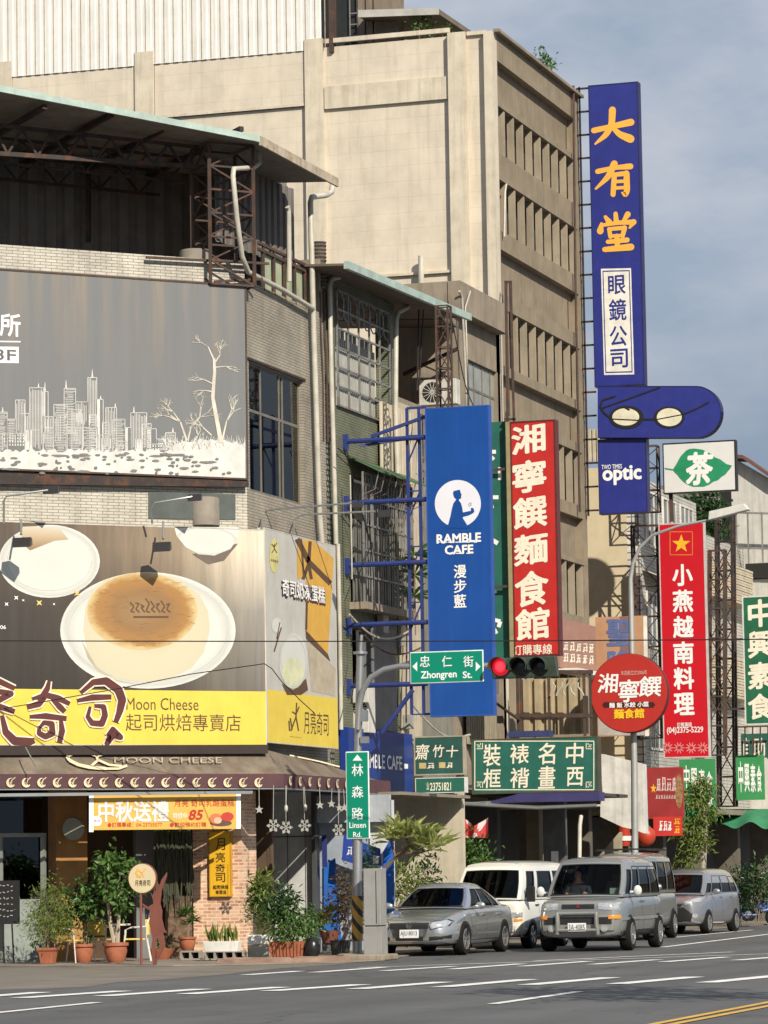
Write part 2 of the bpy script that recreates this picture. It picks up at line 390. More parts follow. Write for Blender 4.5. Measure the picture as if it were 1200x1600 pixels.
a3 = N(nt, 'Math', operation='MULTIPLY_ADD'); L_(pat.outputs['Fac'], a3.inputs[0]); a3.inputs[1].default_value = .10; L_(a2.outputs[0], a3.inputs[2])
vor = N(nt, 'TexVoronoi', feature='DISTANCE_TO_EDGE', Scale=.16); wob = N(nt, 'TexNoise', Scale=1.2, Detail=5.0); L_(t.outputs['Object'], wob.inputs['Vector']); vm = N(nt, 'VectorMath', operation='MULTIPLY_ADD'); L_(wob.outputs['Color'], vm.inputs[0]); vm.inputs[1].default_value = (1.6, 1.6, 0); L_(t.outputs['Object'], vm.inputs[2]); L_(vm.outputs[0], vor.inputs['Vector'])
cr_ = N(nt, 'Math', operation='LESS_THAN'); L_(vor.outputs['Distance'], cr_.inputs[0]); cr_.inputs[1].default_value = .006
a4 = N(nt, 'Math', operation='MULTIPLY_ADD'); L_(cr_.outputs[0], a4.inputs[0]); a4.inputs[1].default_value = -.035; L_(a3.outputs[0], a4.inputs[2])
a5 = N(nt, 'Math', operation='MAXIMUM'); L_(a4.outputs[0], a5.inputs[0]); a5.inputs[1].default_value = .02
cc = N(nt, 'CombineColor'); L_(a5.outputs[0], cc.inputs[0]); L_(a5.outputs[0], cc.inputs[1]); L_(a5.outputs[0], cc.inputs[2]); L_(cc.outputs[0], bb.inputs['Base Color']); bb.inputs['Roughness'].default_value = .85
bp_ = N(nt, 'Bump', Strength=.4, Distance=.02); L_(spk.outputs['Fac'], bp_.inputs['Height']); L_(bp_.outputs[0], bb.inputs['Normal'])
ASPH2 = mat('worn_asphalt', (.17, .15, .125), .9, var=.22, scale=.8, bump=.5, bscale=50, dirt=(.05, .045, .04))
PAVE = mat('pavement_concrete', (.22, .185, .15), .85, var=.3, scale=1.3, bump=.4, bscale=40)
LINE = mat('road_paint', (.74, .73, .70), .7, var=.22, scale=3, rust=.0, streak=.0)
nt = LINE.node_tree; bb = nt.nodes['Principled BSDF']; src = bb.inputs['Base Color'].links[0].from_socket; t = N(nt, 'TexCoord'); nn = N(nt, 'TexNoise', Scale=5.0, Detail=8.0, Roughness=.75); nt.links.new(t.outputs['Object'], nn.inputs['Vector']); rr = N(nt, 'ValToRGB'); nt.links.new(nn.outputs['Fac'], rr.inputs[0]); rr.color_ramp.elements[0].position = .58; rr.color_ramp.elements[1].position = .72; mxn = N(nt, 'MixRGB'); nt.links.new(rr.outputs[0], mxn.inputs[0]); nt.links.new(src, mxn.inputs[1]); mxn.inputs[2].default_value = (.13, .13, .13, 1); nt.links.new(mxn.outputs[0], bb.inputs['Base Color'])
YELL = mat('yellow_road_paint', (.60, .36, .07), .7, var=.2, scale=3)
MB().grid(lambda u, v: (-400 + 800 * u, -200 + 900 * v, 0), 8, 8).build('road', ASPH, kind='structure')
e = [(-90, -21.5)] + [tuple(G(px, py).to_2d()) for px, py in ((-60, 1550), (0, 1547), (60, 1546), (130, 1543), (185, 1535), (260, 1531), (340, 1524), (430, 1514), (520, 1508))]
MB().poly([(x, y, .004) for x, y in e + [(3.0, 2.0), (-8, 2), (-90, 2)]]).build('side_street', ASPH2, kind='structure')
pv = [(-40, -14)] + [tuple(G(a, b, .03).to_2d()) for a, b in ((-60, 1509), (0, 1509), (130, 1509), (270, 1508), (330, 1507), (420, 1505), (530, 1503), (600, 1499))] + [(2.7, 2.5), (2.7, 70), (-4, 70), (-40, 12)]
MB().slab([(x, y, .008) for x, y in pv], (0, 0, .022)).build('pavement', PAVE, kind='structure')
def mark(mb, a, b, wd=.2):
    a = G(*a); b = G(*b); d = (b - a); d.z = 0; n = V((d.y, -d.x, 0)).normalized() * wd / 2
    mb.poly([(a + n).to_2d().to_3d() + V((0, 0, .009)), (b + n).to_2d().to_3d() + V((0, 0, .009)), (b - n).to_2d().to_3d() + V((0, 0, .009)), (a - n).to_2d().to_3d() + V((0, 0, .009))])
mk = MB()
for x0, y0, x1, y1 in ((-90, 1563, 65, 1551), (31, 1560, 192, 1549), (161, 1557, 316, 1546), (290, 1554, 440, 1543), (421, 1549, 565, 1539), (556, 1546, 694, 1535), (689, 1543, 825, 1531), (825, 1539.5, 954, 1528), (964, 1538, 1085, 1527), (1104, 1536, 1225, 1524)): mark(mk, (x0, y0), (x1, y1), .36)
for x0, y0, x1, y1 in ((384, 1524, 467, 1518), (490, 1520, 600, 1512), (600, 1517.5, 708, 1510.5), (706, 1515, 815, 1506.5), (816, 1510.5, 920, 1502.5), (925, 1507.5, 1028, 1500), (1037, 1503.5, 1135, 1496), (1150, 1501, 1250, 1493)): mark(mk, (x0, y0), (x1, y1), .26)
mk.build('zebra_marking', LINE, kind='structure')
lk = MB()
mark(lk, (560, 1512.5), (1260, 1489), .13)
for a, b, w in (((835, 1502), (1145, 1488), .16), ((1035, 1480.5), (1260, 1453), .16), ((1055, 1465), (1175, 1453.5), .14), ((770, 1569.5), (905, 1550), .16), ((-60, 1589), (152, 1567), .16)): mark(lk, a, b, w)
lk.build('lane_marking', LINE, kind='structure')
yk = MB(); mark(yk, (985, 1608), (1260, 1555.5), .12); mark(yk, (1015, 1608), (1260, 1561.5), .12); yk.build('centre_line', YELL, kind='structure')

# ------------------------------------------------------------------ corner building
TILE_CH = brick('pale_tile_chamfer', (.50, .465, .39), (.43, .40, .33), (.20, .18, .15), .24, .062, (S2, S2), .008, streak=.5)
TILE_LN = brick('grey_tile_linsen', (.32, .285, .22), (.28, .25, .19), (.14, .12, .10), .24, .062, (0, 1), .008)
A = thing('corner_building', 'four storey corner shop building in pale brick tile with open rooftop shed', 'building', (-3, 1, 0))
ztop = CH(200, 396).z; zf = 3.6
zl = HX(440, 462).z
MB().slab([(-9, -9.5, zf), (0, -.5, zf), (0, -.5, ztop), (-9, -9.5, ztop)], (-.25 * S2, .25 * S2, 0)).build('chamfer_wall', TILE_CH, A)
sw = MB(); w0 = HX(388, 560); w1 = HX(474, 590)
wy0, wy1 = HX(389, 600).y, HX(474, 650).y; wz1 = HX(389, 563).z; wz0 = HX(389, 765).z
sw.box(-.25, 0, -.5, wy0, zf, zl).box(-.25, 0, wy1, 4.6, zf, zl).box(-.25, 0, wy0, wy1, zf, wz0).box(-.25, 0, wy0, wy1, wz1, zl)
sw.build('side_wall', TILE_LN, A)
B(-8.5, -.3, -.2, 4.5, zl - .3, zl - .1).build('roof_slab', CONC, A)
MB().slab([(-14, -9.6, zf + .02), (-8.8, -9.6, zf + .02), (-.3, -.6, zf + .02), (-.3, 4.5, zf + .02), (-14, 4.5, zf + .02)], (0, 0, .2)).build('floor_slab', CONC, A)
B(-.5, -.02, 4.3, 4.6, zl + .002, zl + 1.2).build('side_pier', CONC, A)
WG = glassmat('window_glass', (.5, .55, .52), .05)
wf = MB(); fr = mat('window_frame_alu', (.22, .2, .16), .5, metal=.4)
for y in (wy0, wy0 + (wy1 - wy0) * .28, wy0 + (wy1 - wy0) * .62, wy0 + (wy1 - wy0) * .68, wy1 - .06): wf.box(-.16, -.1, y, y + .06, wz0, wz1)
for z in (wz0, wz0 + (wz1 - wz0) * .62, wz1 - .06): wf.box(-.155, -.105, wy0, wy1, z, z + .06)
win = wf.build('window', fr, A)
B(-.13, -.12, wy0, wy1, wz0, wz1).build('pane', WG, win)
cu = MB(); cu.grid(lambda u, v: (-.45 + .05 * sin(u * 40), wy0 + (wy1 - wy0) * .62 * u, wz0 + (wz1 - wz0) * (.42 - .1 * sin(u * 3) + (.58 + .1 * sin(u * 3)) * v)), 40, 2).build('curtain', mat('pale_curtain', (.6, .62, .58), .8), win, smooth=True)
B(-3, -2.9, wy0 - 1, wy1 + 2, wz0, wz1).build('room_wall', mat('room_wall', (.22, .25, .2), .9), A)
B(-.02, .03, wy0 - .1, wy1 + .1, wz1, wz1 + .05).build('lintel', DARKST, A)
# window and round column between the two billboards
q = [CH(232, 768, .02), CH(368, 772, .02), CH(368, 812, .02), CH(232, 810, .02)]
MB().slab(q, (-.1, .1, 0)).build('strip_window', mat('dull_window', (.10, .11, .10), .2), A)
c = CH(318, 790, -.12); MB().lathe([(.33, -.42), (.33, .12), (.30, .16)], c, 20).build('round_column', mat('column_plaster', (.24, .21, .17), .8, streak=.4), A, smooth=True)
c = CH(306, 425, -.42); MB().lathe([(.34, -.5), (.34, .42), (.30, .45)], c, 20).build('column_top', MATS['column_plaster'], A, smooth=True)
# rooftop shed
CORR = mat('dark_corrugated', (.15, .135, .115), .7, rust=.2, streak=.3)
def corr(mb, a, b, z0, z1, pitch=.2, dep=.05):
    a = V(a); b = V(b); d = b - a; L = d.length; t = d.normalized(); n = V((t.y, -t.x)); k = int(L / pitch)
    for i in range(k):
        p0 = a + t * (i * pitch); pts = [(0, 0), (.3, 0), (.4, dep), (.9, dep), (1.0, 0)]
        for (u0, e0), (u1, e1) in zip(pts, pts[1:]):
            qa = p0 + t * u0 * pitch + n * e0; qb = p0 + t * u1 * pitch + n * e1
            mb.poly([(qa.x, qa.y, z0), (qb.x, qb.y, z0), (qb.x, qb.y, z1), (qa.x, qa.y, z1)])
    return mb
def chp(t, off, z): return V((S2 * (t + off), -.5 + S2 * (t - off), z))      # along the chamfer, outward, height
def cht(px, py, off):
    p = CH(px, py, off); return ((p.x + p.y + .5) * S2, p.z)
fa = cht(-60, 128, .8); fb = cht(404, 218, .8)
fc = HX(525, 284, .75)
corner = chp(fb[0], .8, fb[1])
# roof sheet with fascia
zr0, zr1 = fa[1], fb[1]
P0 = chp(fa[0], .8, zr0); P1 = corner; P2 = V((.75, fc.y, fc.z)); I0 = chp(fa[0], -4.6, zr0 - .15); I1 = V((-4.6, fc.y, fc.z + .3))
MB().slab([P0, P1, P2, I1, I0], (0, 0, .06)).build('shed_roof', mat('rusty_sheet', (.20, .18, .155), .8, rust=.3), A)
MB().slab([P0 + V((0, 0, -.06)), P1 + V((0, 0, -.06)), P1 + V((0, 0, .07)), P0 + V((0, 0, .07))], (S2 * .06, -S2 * .06, 0)).build('gutter', TEAL, A)
MB().slab([P1 + V((.01, 0, -.12)), P2 + V((.01, 0, -.12)), P2 + V((.01, 0, .07)), P1 + V((.01, 0, .07))], (.05, 0, 0)).build('bargeboard', mat('weathered_board', (.42, .36, .27), .8, rust=.4, streak=.5), A)
zb1 = zr1 - .6; zpar = ztop - .4
sh = MB(); corr(sh, (-9.2, -4.7), (-.5, 4.0), ztop - .2, zr0 + .1, .42, .08)
sh.build('shed_wall', CORR, A)
MB().slab([V((-9.2, -4.85, ztop - .3)), V((-.4, 3.95, ztop - .3)), V((-.4, 3.95, ztop + .35)), V((-9.2, -4.85, ztop + .35))], (.03, -.03, 0)).build('low_wall', mat('mossy_wall', (.10, .12, .08), .8, streak=.4), A)
tr = MB()
ta, tb = -9.0, cht(330, 240, -.3)[0]
za = cht(-60, 185, -.3)[1]; zb = cht(330, 232, -.3)[1]; zc = cht(330, 262, -.3)[1]; zd = cht(-60, 240, -.3)[1]
def tl(t, top):
    f = (t - ta) / (tb - ta); return (za + (zb - za) * f) if top else (zd + (zc - zd) * f)
tr.bar(chp(ta, -.3, tl(ta, 1)), chp(tb, -.3, tl(tb, 1)), .07); tr.bar(chp(ta, -.3, tl(ta, 0)), chp(tb + 1, -.3, tl(tb + 1, 0)), .09)
n = 26
for i in range(n):
    t0 = ta + (tb - ta) * i / n; t1 = ta + (tb - ta) * (i + 1) / n
    tr.bar(chp(t0, -.3, tl(t0, i % 2)), chp(t1, -.3, tl(t1, (i + 1) % 2)), .05)
tr.build('roof_truss', DARKST, A)
tr = MB()
for k in range(6):
    t = -7.6 + k * 1.45
    tr.bar(chp(t, .7, tl(t, 1) + .25), chp(t - .4, -4.2, tl(t, 1) - .1), .1)
for off in (-1.5, -3):
    tr.bar(chp(ta, off, tl(ta, 1) + .02), chp(tb, off, tl(tb, 1) + .02), .06); tr.bar(chp(ta, off, tl(ta, 1) - .5), chp(tb, off, tl(tb, 1) - .5), .06)
    for i in range(18):
        t0 = ta + (tb - ta) * i / 18; t1 = ta + (tb - ta) * (i + 1) / 18
        tr.bar(chp(t0, off, tl(t0, 1) - .5 * (i % 2)), chp(t1, off, tl(t1, 1) - .5 * ((i + 1) % 2)), .04)
tr.bar(chp(ta, -4.1, cht(0, 352, -4.1)[1]), chp(tb + .5, -4.1, cht(320, 392, -4.1)[1]), .09)
p = CH(138, 260, -3.2); tr.bar(p, CH(138, 378, -3.2), .09)
tr.build('roof_rafters', DARKST, A)
# parapet rail, low block behind the parapet
p0 = CH(228, 402, .12); p1 = CH(420, 412, .12); MB().bar(p0, p1, .05).bar(CH(335, 440, .12), CH(410, 436, .12), .05).build('terrace_rail', RUST, A)
MB().slab([chp(cht(228, 405, -.06)[0], -.3, ztop - 1.2), chp(-.3, -.3, ztop - 1.2), chp(-.3, -.3, ztop - .05), chp(cht(228, 405, -.06)[0], -.3, ztop - .05)], (-.1, .1, 0)).build('inner_parapet', mat('inner_plaster', (.45, .40, .31), .85, streak=.4), A)
# side of the shed facing the main street: sheets, posts and pipes
sd = MB(); corr(sd, (-.9, .2), (-.5, 4.3), HX(440, 392).z, HX(440, 265).z, .3, .05); sd.build('side_sheeting', mat('grey_sheeting', (.13, .12, .11), .7, rust=.3), A)
sd = MB()
y0, y1 = HX(413, 420).y, HX(478, 440).y
for i in range(4):
    ya = y0 + (y1 - y0) * i / 4; sd.box(-.1, -.06, ya + .05, ya + (y1 - y0) / 4 - .08, zl - .05, HX(440, 402).z)
sd.build('green_panel', mat('green_panel', (.33, .36, .24), .7, streak=.4), A)
rl = MB(); zz = HX(440, 396).z
rl.bar((-.02, y0 - .3, zz), (-.02, y1 + .2, zz), .06); rl.bar((-.02, y0 - .3, zz - .13), (-.02, y1 + .2, zz - .13), .06)
for i in range(5):
    ya = y0 + (y1 - y0) * i / 4; rl.bar((-.02, ya, zl - .05), (-.02, ya, zz), .05)
rl.build('side_rail', RUST, A)
def ptube(pts, x, r, name, m, par, n=10): return MB().tube([HX(a, b, x) for a, b in pts], r, n).build(name, m, par, smooth=True)
ptube([(520, 288), (518, 300), (510, 305), (487, 308), (485, 316), (489, 480), (494, 640), (499, 800), (503, 850)], .14, .062, 'drainpipe', PIPE, A)
ptube([(449, 323), (451, 330), (452, 440)], .08, .055, 'drainpipe', PIPE, A)
ptube([(406, 232), (405, 255), (396, 262), (365, 264), (364, 275), (370, 340), (378, 400), (388, 425), (440, 452), (489, 482)], .16, .055, 'drainpipe', PIPE, A)
# striped vent duct at the party wall
p = HX(499, 452, -.1); prof = []
for i in range(26): prof.append((.15 + (.025 if i % 2 else 0), i * .042))
MB().lathe(prof, p, 14).build('vent_duct', mat('duct', (.10, .08, .06), .8, var=.5, scale=9), A, smooth=True)
zb0 = HX(516, 600).z
MB().box(-.4, -.03, 4.62, 5.0, 3.6, HX(516, 600, -.03).z).build('perforated_strip', brick('perforated', (.30, .29, .22), (.26, .25, .19), (.03, .03, .025), .12, .12, (0, 1), .025), A)
cb = MB()
for i, dx in enumerate((0, 6, 11, 16)): cb.tube([HX(500 + dx, 455, .02), HX(502 + dx, 530, .04), HX(505 + dx, 600, .02), HX(506 + dx, 690, .03)], .018 + .008 * (i % 2), 6)
cb.build('cable_bundle', RUST, A)
# ground floor: brick pillar, lintel, recessed shop front
PBR = brick('salmon_brick', (.78, .52, .34), (.50, .22, .13), (.74, .58, .42), .2, .07, (1, 1), .012, bump=.5, streak=.15)
pl0 = G(302, 1499, .03); pl1 = G(378, 1499, .03)
PY = .1; PX0, PX1 = HY(302, 1400, PY).x, HY(378, 1400, PY).x
B(PX0, PX1, PY, PY + .9, .02, HY(340, 1236, PY).z).build('brick_pillar', PBR, A)
OCH = mat('ochre_wall', (.34, .17, .05), .7, var=.2)
zc = HY(300, 1240, PY).z + .1
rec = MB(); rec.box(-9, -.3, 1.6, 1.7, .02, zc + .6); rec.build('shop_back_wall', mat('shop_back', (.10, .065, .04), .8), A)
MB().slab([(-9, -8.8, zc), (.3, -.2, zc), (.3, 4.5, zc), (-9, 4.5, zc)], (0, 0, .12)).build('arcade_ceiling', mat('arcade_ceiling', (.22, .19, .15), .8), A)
ow = chp(cht(110, 1400, -1.3)[0], -1.3, .02)
o1, o2 = cht(88, 1400, -1.2)[0], cht(137, 1400, -1.2)[0]
MB().slab([chp(o1, -1.2, .02), chp(o2, -1.2, .02), chp(o2, -1.2, zc), chp(o1, -1.2, zc)], (-.3, .3, 0)).build('ochre_pier', OCH, A)
# glazed shop door on the left
df = MB(); gm = mat('door_frame_grey', (.22, .235, .21), .5)
da, db = cht(-40, 1400, -1.0)[0], cht(68, 1400, -1.0)[0]; zd0, zd1 = cht(30, 1470, -1)[1], cht(30, 1305, -1)[1]
df.bar(chp(db, -1, .02), chp(db, -1, zd1), .09); df.bar(chp(da, -1, zd1), chp(db + .05, -1, zd1), .08); df.bar(chp(cht(2, 1400, -1)[0], -1, .02), chp(cht(2, 1400, -1)[0], -1, zd1), .06)
door = df.build('shop_door', gm, A)
MB().slab([chp(da, -1.03, .02), chp(db, -1.03, .02), chp(db, -1.03, cht(40, 1405, -1)[1]), chp(da, -1.03, cht(40, 1405, -1)[1])], (-.04, .04, 0)).build('kick_panel', mat('kick_panel', (.22, .25, .23), .5), door)
MB().slab([chp(da, -1.05, .2), chp(db, -1.05, .2), chp(db, -1.05, zc), chp(da, -1.05, zc)], (-.01, .01, 0)).build('pane', glassmat('shop_glass', (.10, .11, .10), .06), door)
lp = mat('lintel_grey', (.20, .21, .17), .6, streak=.3)
MB().slab([chp(da - 1, .5, zc - .02), chp(cht(140, 1240, .5)[0], .5, zc - .02), chp(cht(140, 1240, .5)[0], .5, zc + .14), chp(da - 1, .5, zc + .14)], (-.06, .06, 0)).build('lintel_beam', lp, A)
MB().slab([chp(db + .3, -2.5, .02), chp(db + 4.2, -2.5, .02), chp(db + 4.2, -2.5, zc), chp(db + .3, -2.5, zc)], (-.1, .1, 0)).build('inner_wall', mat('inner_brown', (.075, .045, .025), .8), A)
# hanging dried-grass panel, rubble wall section
MB().slab([chp(cht(262, 1400, -1)[0], -1, .02), chp(cht(300, 1400, -1)[0], -1, .02), chp(cht(300, 1400, -1)[0], -1, cht(280, 1400, -1)[1]), chp(cht(262, 1400, -1)[0], -1, cht(280, 1400, -1)[1])], (-.1, .1, 0)).build('rubble_wall', mat('rubble', (.12, .075, .045), .9, var=.7, scale=9, bump=1, bscale=14), A)
gw = MB()
for i in range(160):
    t = random.uniform(cht(243, 1330, -.9)[0], cht(298, 1330, -.9)[0]); z = random.uniform(1.9, zc)
    gw.bar(chp(t, -.9 + random.uniform(-.1, .1), z), chp(t + random.uniform(-.1, .1), -.9, z - random.uniform(.5, 1.1)), .02)
gw.build('grass_fringe', mat('dry_grass', (.07, .075, .045), .9), A)
MB().slab([chp(cht(212, 1300, -1.6)[0], -1.6, .02), chp(cht(245, 1300, -1.6)[0], -1.6, .02), chp(cht(245, 1300, -1.6)[0], -1.6, zc), chp(cht(212, 1300, -1.6)[0], -1.6, zc)], (-.1, .1, 0)).build('grey_post', mat('grey_post', (.16, .16, .16), .8), A)
# arcade wall right of the pillar (white plaster, catching sun below)
AW = mat('arcade_plaster', (.50, .50, .48), .8, streak=.2)
ay = 4.95
x0 = HY(408, 1400, ay).x; x1 = HY(492, 1400, ay).x
B(x0, x1, ay, ay + .2, .02, zc).build('arcade_wall', AW, A)
dl = MB(); dl.box(x0, x1 + .002, ay - .012, ay, HY(450, 1308, ay).z, HY(450, 1308, ay).z + .02)
for k in (.12, .5, .83): dl.box(x0 + (x1 - x0) * k, x0 + (x1 - x0) * k + .012, ay - .008, ay, .02, zc)
dl.build('wall_joint', DARKST, A)
B(x1 + .01, x1 + .09, ay - .2, ay + .1, .02, zc).build('steel_post', mat('post_grey', (.07, .07, .07), .5), A)

# ------------------------------------------------------------------ steel lattice tower on the terrace
def lattice(mb, a, b, dirx, diry, w, d, n, r=.03, rr=.02):
    """square lattice column from a (bottom) to b (top)"""
    a = V(a); b = V(b); X = V(dirx) * w; Y = V(diry) * d
    cs = [V((0, 0, 0)), X, X + Y, Y]
    for c in cs: mb.bar(a + c, b + c, r * 2)
    for i in range(n + 1):
        p = a.lerp(b, i / n)
        for k in range(4): mb.bar(p + cs[k], p + cs[(k + 1) % 4], rr * 2)
        if i < n:
            q = a.lerp(b, (i + 1) / n)
            for k in range(4):
                k2 = (k + 1) % 4
                if i % 2: mb.bar(p + cs[k], q + cs[k2], rr * 1.6)
                else: mb.bar(q + cs[k], p + cs[k2], rr * 1.6)
t0, z0 = cht(329, 440, .25); t1, z1 = cht(329, 222, .25)
lt = MB(); lattice(lt, chp(t0, .25, ztop - .55), chp(t0, .25, z1), (S2, S2, 0), (-S2, S2, 0), 1.0, .9, 6)
tag(lt.build('lattice_tower', RUST), 'rusty steel lattice tower standing on the brick terrace under the shed roof edge', 'tower')
# ------------------------------------------------------------------ grey skyline billboard
GB = Panel('grey_billboard', 'weathered grey billboard with a white skyline and bare trees, on the tiled corner wall', 'billboard', CHP(.2), CHD, -50, 386, 431, 741, thick=.14)
gbm, nt, bb = _new('grey_billboard_print'); L_ = nt.links.new
t = N(nt, 'TexCoord'); mp1 = N(nt, 'Mapping'); mp1.inputs['Scale'].default_value = (2.6, 1, .16); L_(t.outputs['Object'], mp1.inputs[0])
n1 = N(nt, 'TexNoise', Scale=1.5, Detail=7.0, Roughness=.7); L_(mp1.outputs[0], n1.inputs['Vector'])
r1 = N(nt, 'ValToRGB'); L_(n1.outputs['Fac'], r1.inputs[0])
r1.color_ramp.elements[0].position = .38; r1.color_ramp.elements[0].color = (.142, .145, .146, 1); r1.color_ramp.elements[1].position = .75; r1.color_ramp.elements[1].color = (.160, .163, .164, 1)
sp = N(nt, 'SeparateXYZ'); L_(t.outputs['Object'], sp.inputs[0]); mr = N(nt, 'MapRange'); L_(sp.outputs[2], mr.inputs[0]); mr.inputs[1].default_value = 1.9; mr.inputs[2].default_value = 4.1
mp2 = N(nt, 'Mapping'); mp2.inputs['Scale'].default_value = (1.9, 1, .1); mp2.inputs['Location'].default_value = (3.1, 0, 0); L_(t.outputs['Object'], mp2.inputs[0])
n2 = N(nt, 'TexNoise', Scale=1.7, Detail=6.0, Roughness=.65); L_(mp2.outputs[0], n2.inputs['Vector'])
r2 = N(nt, 'ValToRGB'); L_(n2.outputs['Fac'], r2.inputs[0]); r2.color_ramp.elements[0].position = .46; r2.color_ramp.elements[1].position = .72
mu = N(nt, 'Math', operation='MULTIPLY'); L_(mr.outputs[0], mu.inputs[0]); L_(r2.outputs[0], mu.inputs[1])
mxx = N(nt, 'MixRGB'); L_(mu.outputs[0], mxx.inputs[0]); L_(r1.outputs[0], mxx.inputs[1]); mxx.inputs[2].default_value = (.25, .20, .145, 1); L_(mxx.outputs[0], bb.inputs['Base Color']); bb.inputs['Roughness'].default_value = .6
GB.board(gbm); GB.frame(RUST, .035, .012)
INK = mat('print_white', (.57, .56, .52), .6, var=.15, scale=3)
sk = MB(); rs = random.Random(3)
def skyb(x0, x1, yt, yb, style, spire=None):
    w = 1.0
    GB.stroke(sk, [(x0, yb), (x0, yt)], w); GB.stroke(sk, [(x0, yt), (x1, yt)], w); GB.stroke(sk, [(x1, yt), (x1, yb)], w)
    if style == 'h':
        y = yt + 2
        while y < yb - 1:
            a = x0 + rs.uniform(0, (x1 - x0) * .3); GB.stroke(sk, [(a, y), (x1 - rs.uniform(0, (x1 - x0) * .25), y + rs.uniform(-.6, .6))], .9); y += 2.6
    elif style == 'v':
        x = x0 + 2
        while x < x1 - 1:
            GB.stroke(sk, [(x, yt + rs.uniform(0, 6)), (x, yb - rs.uniform(0, 12))], .9); x += 2.4
    elif style == 'w':
        y = yt + 3
        while y < yb - 3:
            x = x0 + 2
            while x < x1 - 2:
                GB.stroke(sk, [(x, y), (x + 2, y)], 3.2); x += 4.2
            y += 5
    elif style == 'f': GB.poly([(x0, yb), (x0, yt), ((x0 + x1) / 2, yt), ((x0 + x1) / 2, yb)], None, mb=sk)
    if spire: GB.stroke(sk, [(spire[0], spire[1]), (spire[0] + .01, yt)], .6, w2=3.0)
for a in ((-30, -12, 650, 706, 'v'), (-14, 11, 644, 706, 'h', (4, 636)), (24, 39, 625, 680, 'v'), (46, 68, 606, 706, 'v', (60, 599)), (66, 75, 612, 676, 'f', (70, 597)), (84, 105, 632, 706, 'h'), (100, 118, 607, 680, 'h', (103, 594)), (118, 137, 628, 668, 'v'), (137, 151, 590, 670, 'v', (144, 577)), (151, 161, 624, 706, 'f', (157, 618)), (165, 182, 637, 706, 'v', (180, 630)), (176, 195, 655, 706, 'h'), (195, 204, 668, 706, 'f'), (204, 229, 645, 706, 'v', (209, 635)), (229, 244, 670, 700, 'f'), (259, 274, 676, 700, 'h', (270, 668)), (4, 39, 677, 703, 'w'), (40, 62, 672, 703, 'f'), (67, 83, 651, 703, 'v'), (103, 128, 668, 706, 'h'), (129, 152, 668, 706, 'h'), (154, 174, 680, 706, 'v'), (212, 233, 686, 707, 'f'), (244, 258, 686, 706, 'h'), (-22, -8, 668, 706, 'h'), (11, 24, 655, 690, 'h'), (31, 46, 646, 690, 'v'), (68, 84, 668, 706, 'h'), (84, 94, 650, 690, 'v'), (112, 130, 640, 700, 'v'), (140, 150, 648, 706, 'h'), (160, 170, 660, 706, 'h'), (184, 198, 690, 707, 'v'), (222, 236, 662, 700, 'h'), (236, 262, 694, 707, 'w'), (262, 280, 690, 708, 'v')): skyb(*a)
sk.build('skyline_print', INK, GB.t, True)
gr = MB(); pts = [(-48, 741)]
x = -48
while x < 384:
    base = 704 if x < 270 else 694 - 8 * sin((x - 270) / 36)
    pts.append((x, base + rs.uniform(-3, 3))); x += rs.uniform(3, 7)
pts += [(383, 688), (383, 747)]
for (xa, ya), (xb, yb) in zip(pts[1:-1], pts[2:]): gr.poly([(GB.L(xa, ya)[0], -.0065, GB.L(xa, ya)[1]), (GB.L(xb, yb)[0], -.0065, GB.L(xb, yb)[1]), (GB.L(xb, yb)[0], -.0065, .03), (GB.L(xa, ya)[0], -.0065, .03)])
for i in range(110):
    x = rs.uniform(255, 382); y = 700 + rs.uniform(-6, 6)
    GB.stroke(gr, [(x, y), (x + rs.uniform(-7, 7), y - rs.uniform(6, 20))], 1.3, w2=.5, y=-.0075)
gr.build('ground_print', INK, GB.t, True)
bl = MB()
for i in range(90):
    x = rs.uniform(-40, 250) if i < 62 else rs.uniform(250, 365); y = rs.uniform(708, 741); w = rs.uniform(2, 12) * (1.5 if i % 9 == 0 else .8)
    GB.poly([(x + w * cos(2 * pi * k / 7) * rs.uniform(.6, 1), y + 2.6 * sin(2 * pi * k / 7) * rs.uniform(.5, 1)) for k in range(7)], None, y=-.0085 - .0002 * i, mb=bl)
bl.build('blot_print', mat('print_grey', (.16, .155, .145), .6), GB.t, True)
tree = MB()
def twig(x, y, a, l, w, d):
    x2 = x + l * cos(a); y2 = y - l * sin(a)
    if x2 > 381: return
    GB.stroke(tree, [(x, y), (x2, y2)], w, y=-.009 - .0003 * d, w2=w * .65)
    if d > 0:
        for k in range(2 + (rs.random() < .5)): twig(x2, y2, a + rs.uniform(-.9, .9), l * rs.uniform(.55, .85), w * .6, d - 1)
GB.stroke(tree, [(345, 692), (339, 659), (332, 621), (335, 580), (334, 560)], 7, y=-.012, w2=4)
for x, y, a, l, w, d in ((334, 562, 2.0, 22, 2.6, 3), (336, 566, 1.0, 14, 2.2, 3), (336, 574, .1, 16, 1.8, 2), (333, 600, 2.7, 17, 2, 3), (333, 612, 3.0, 14, 2, 2), (347, 688, 1.35, 30, 3, 3), (292, 690, 1.9, 32, 3.6, 4), (293, 690, 1.35, 24, 2.6, 4), (330, 680, 2.4, 18, 2.4, 3), (300, 694, 1.0, 16, 2, 3)): twig(x, y, a, l, w, d)
tree.build('tree_print', mat('print_tree', (.54, .50, .42), .6), GB.t, True)
GB.txt('所', WHITE_INK, (-1, 489, 32, 527), .02); GB.poly([(-48, 532), (32, 533), (32, 535), (-48, 534)], WHITE_INK, 'rule')
GB.poly([(-48, 541), (29, 542), (29, 567.5), (-48, 566.5)], WHITE_INK, 'floor_tab'); GB.txt('3F', mat('print_dark', (.10, .10, .095), .6), (-8, 545, 25, 564), .01, y=-.011)
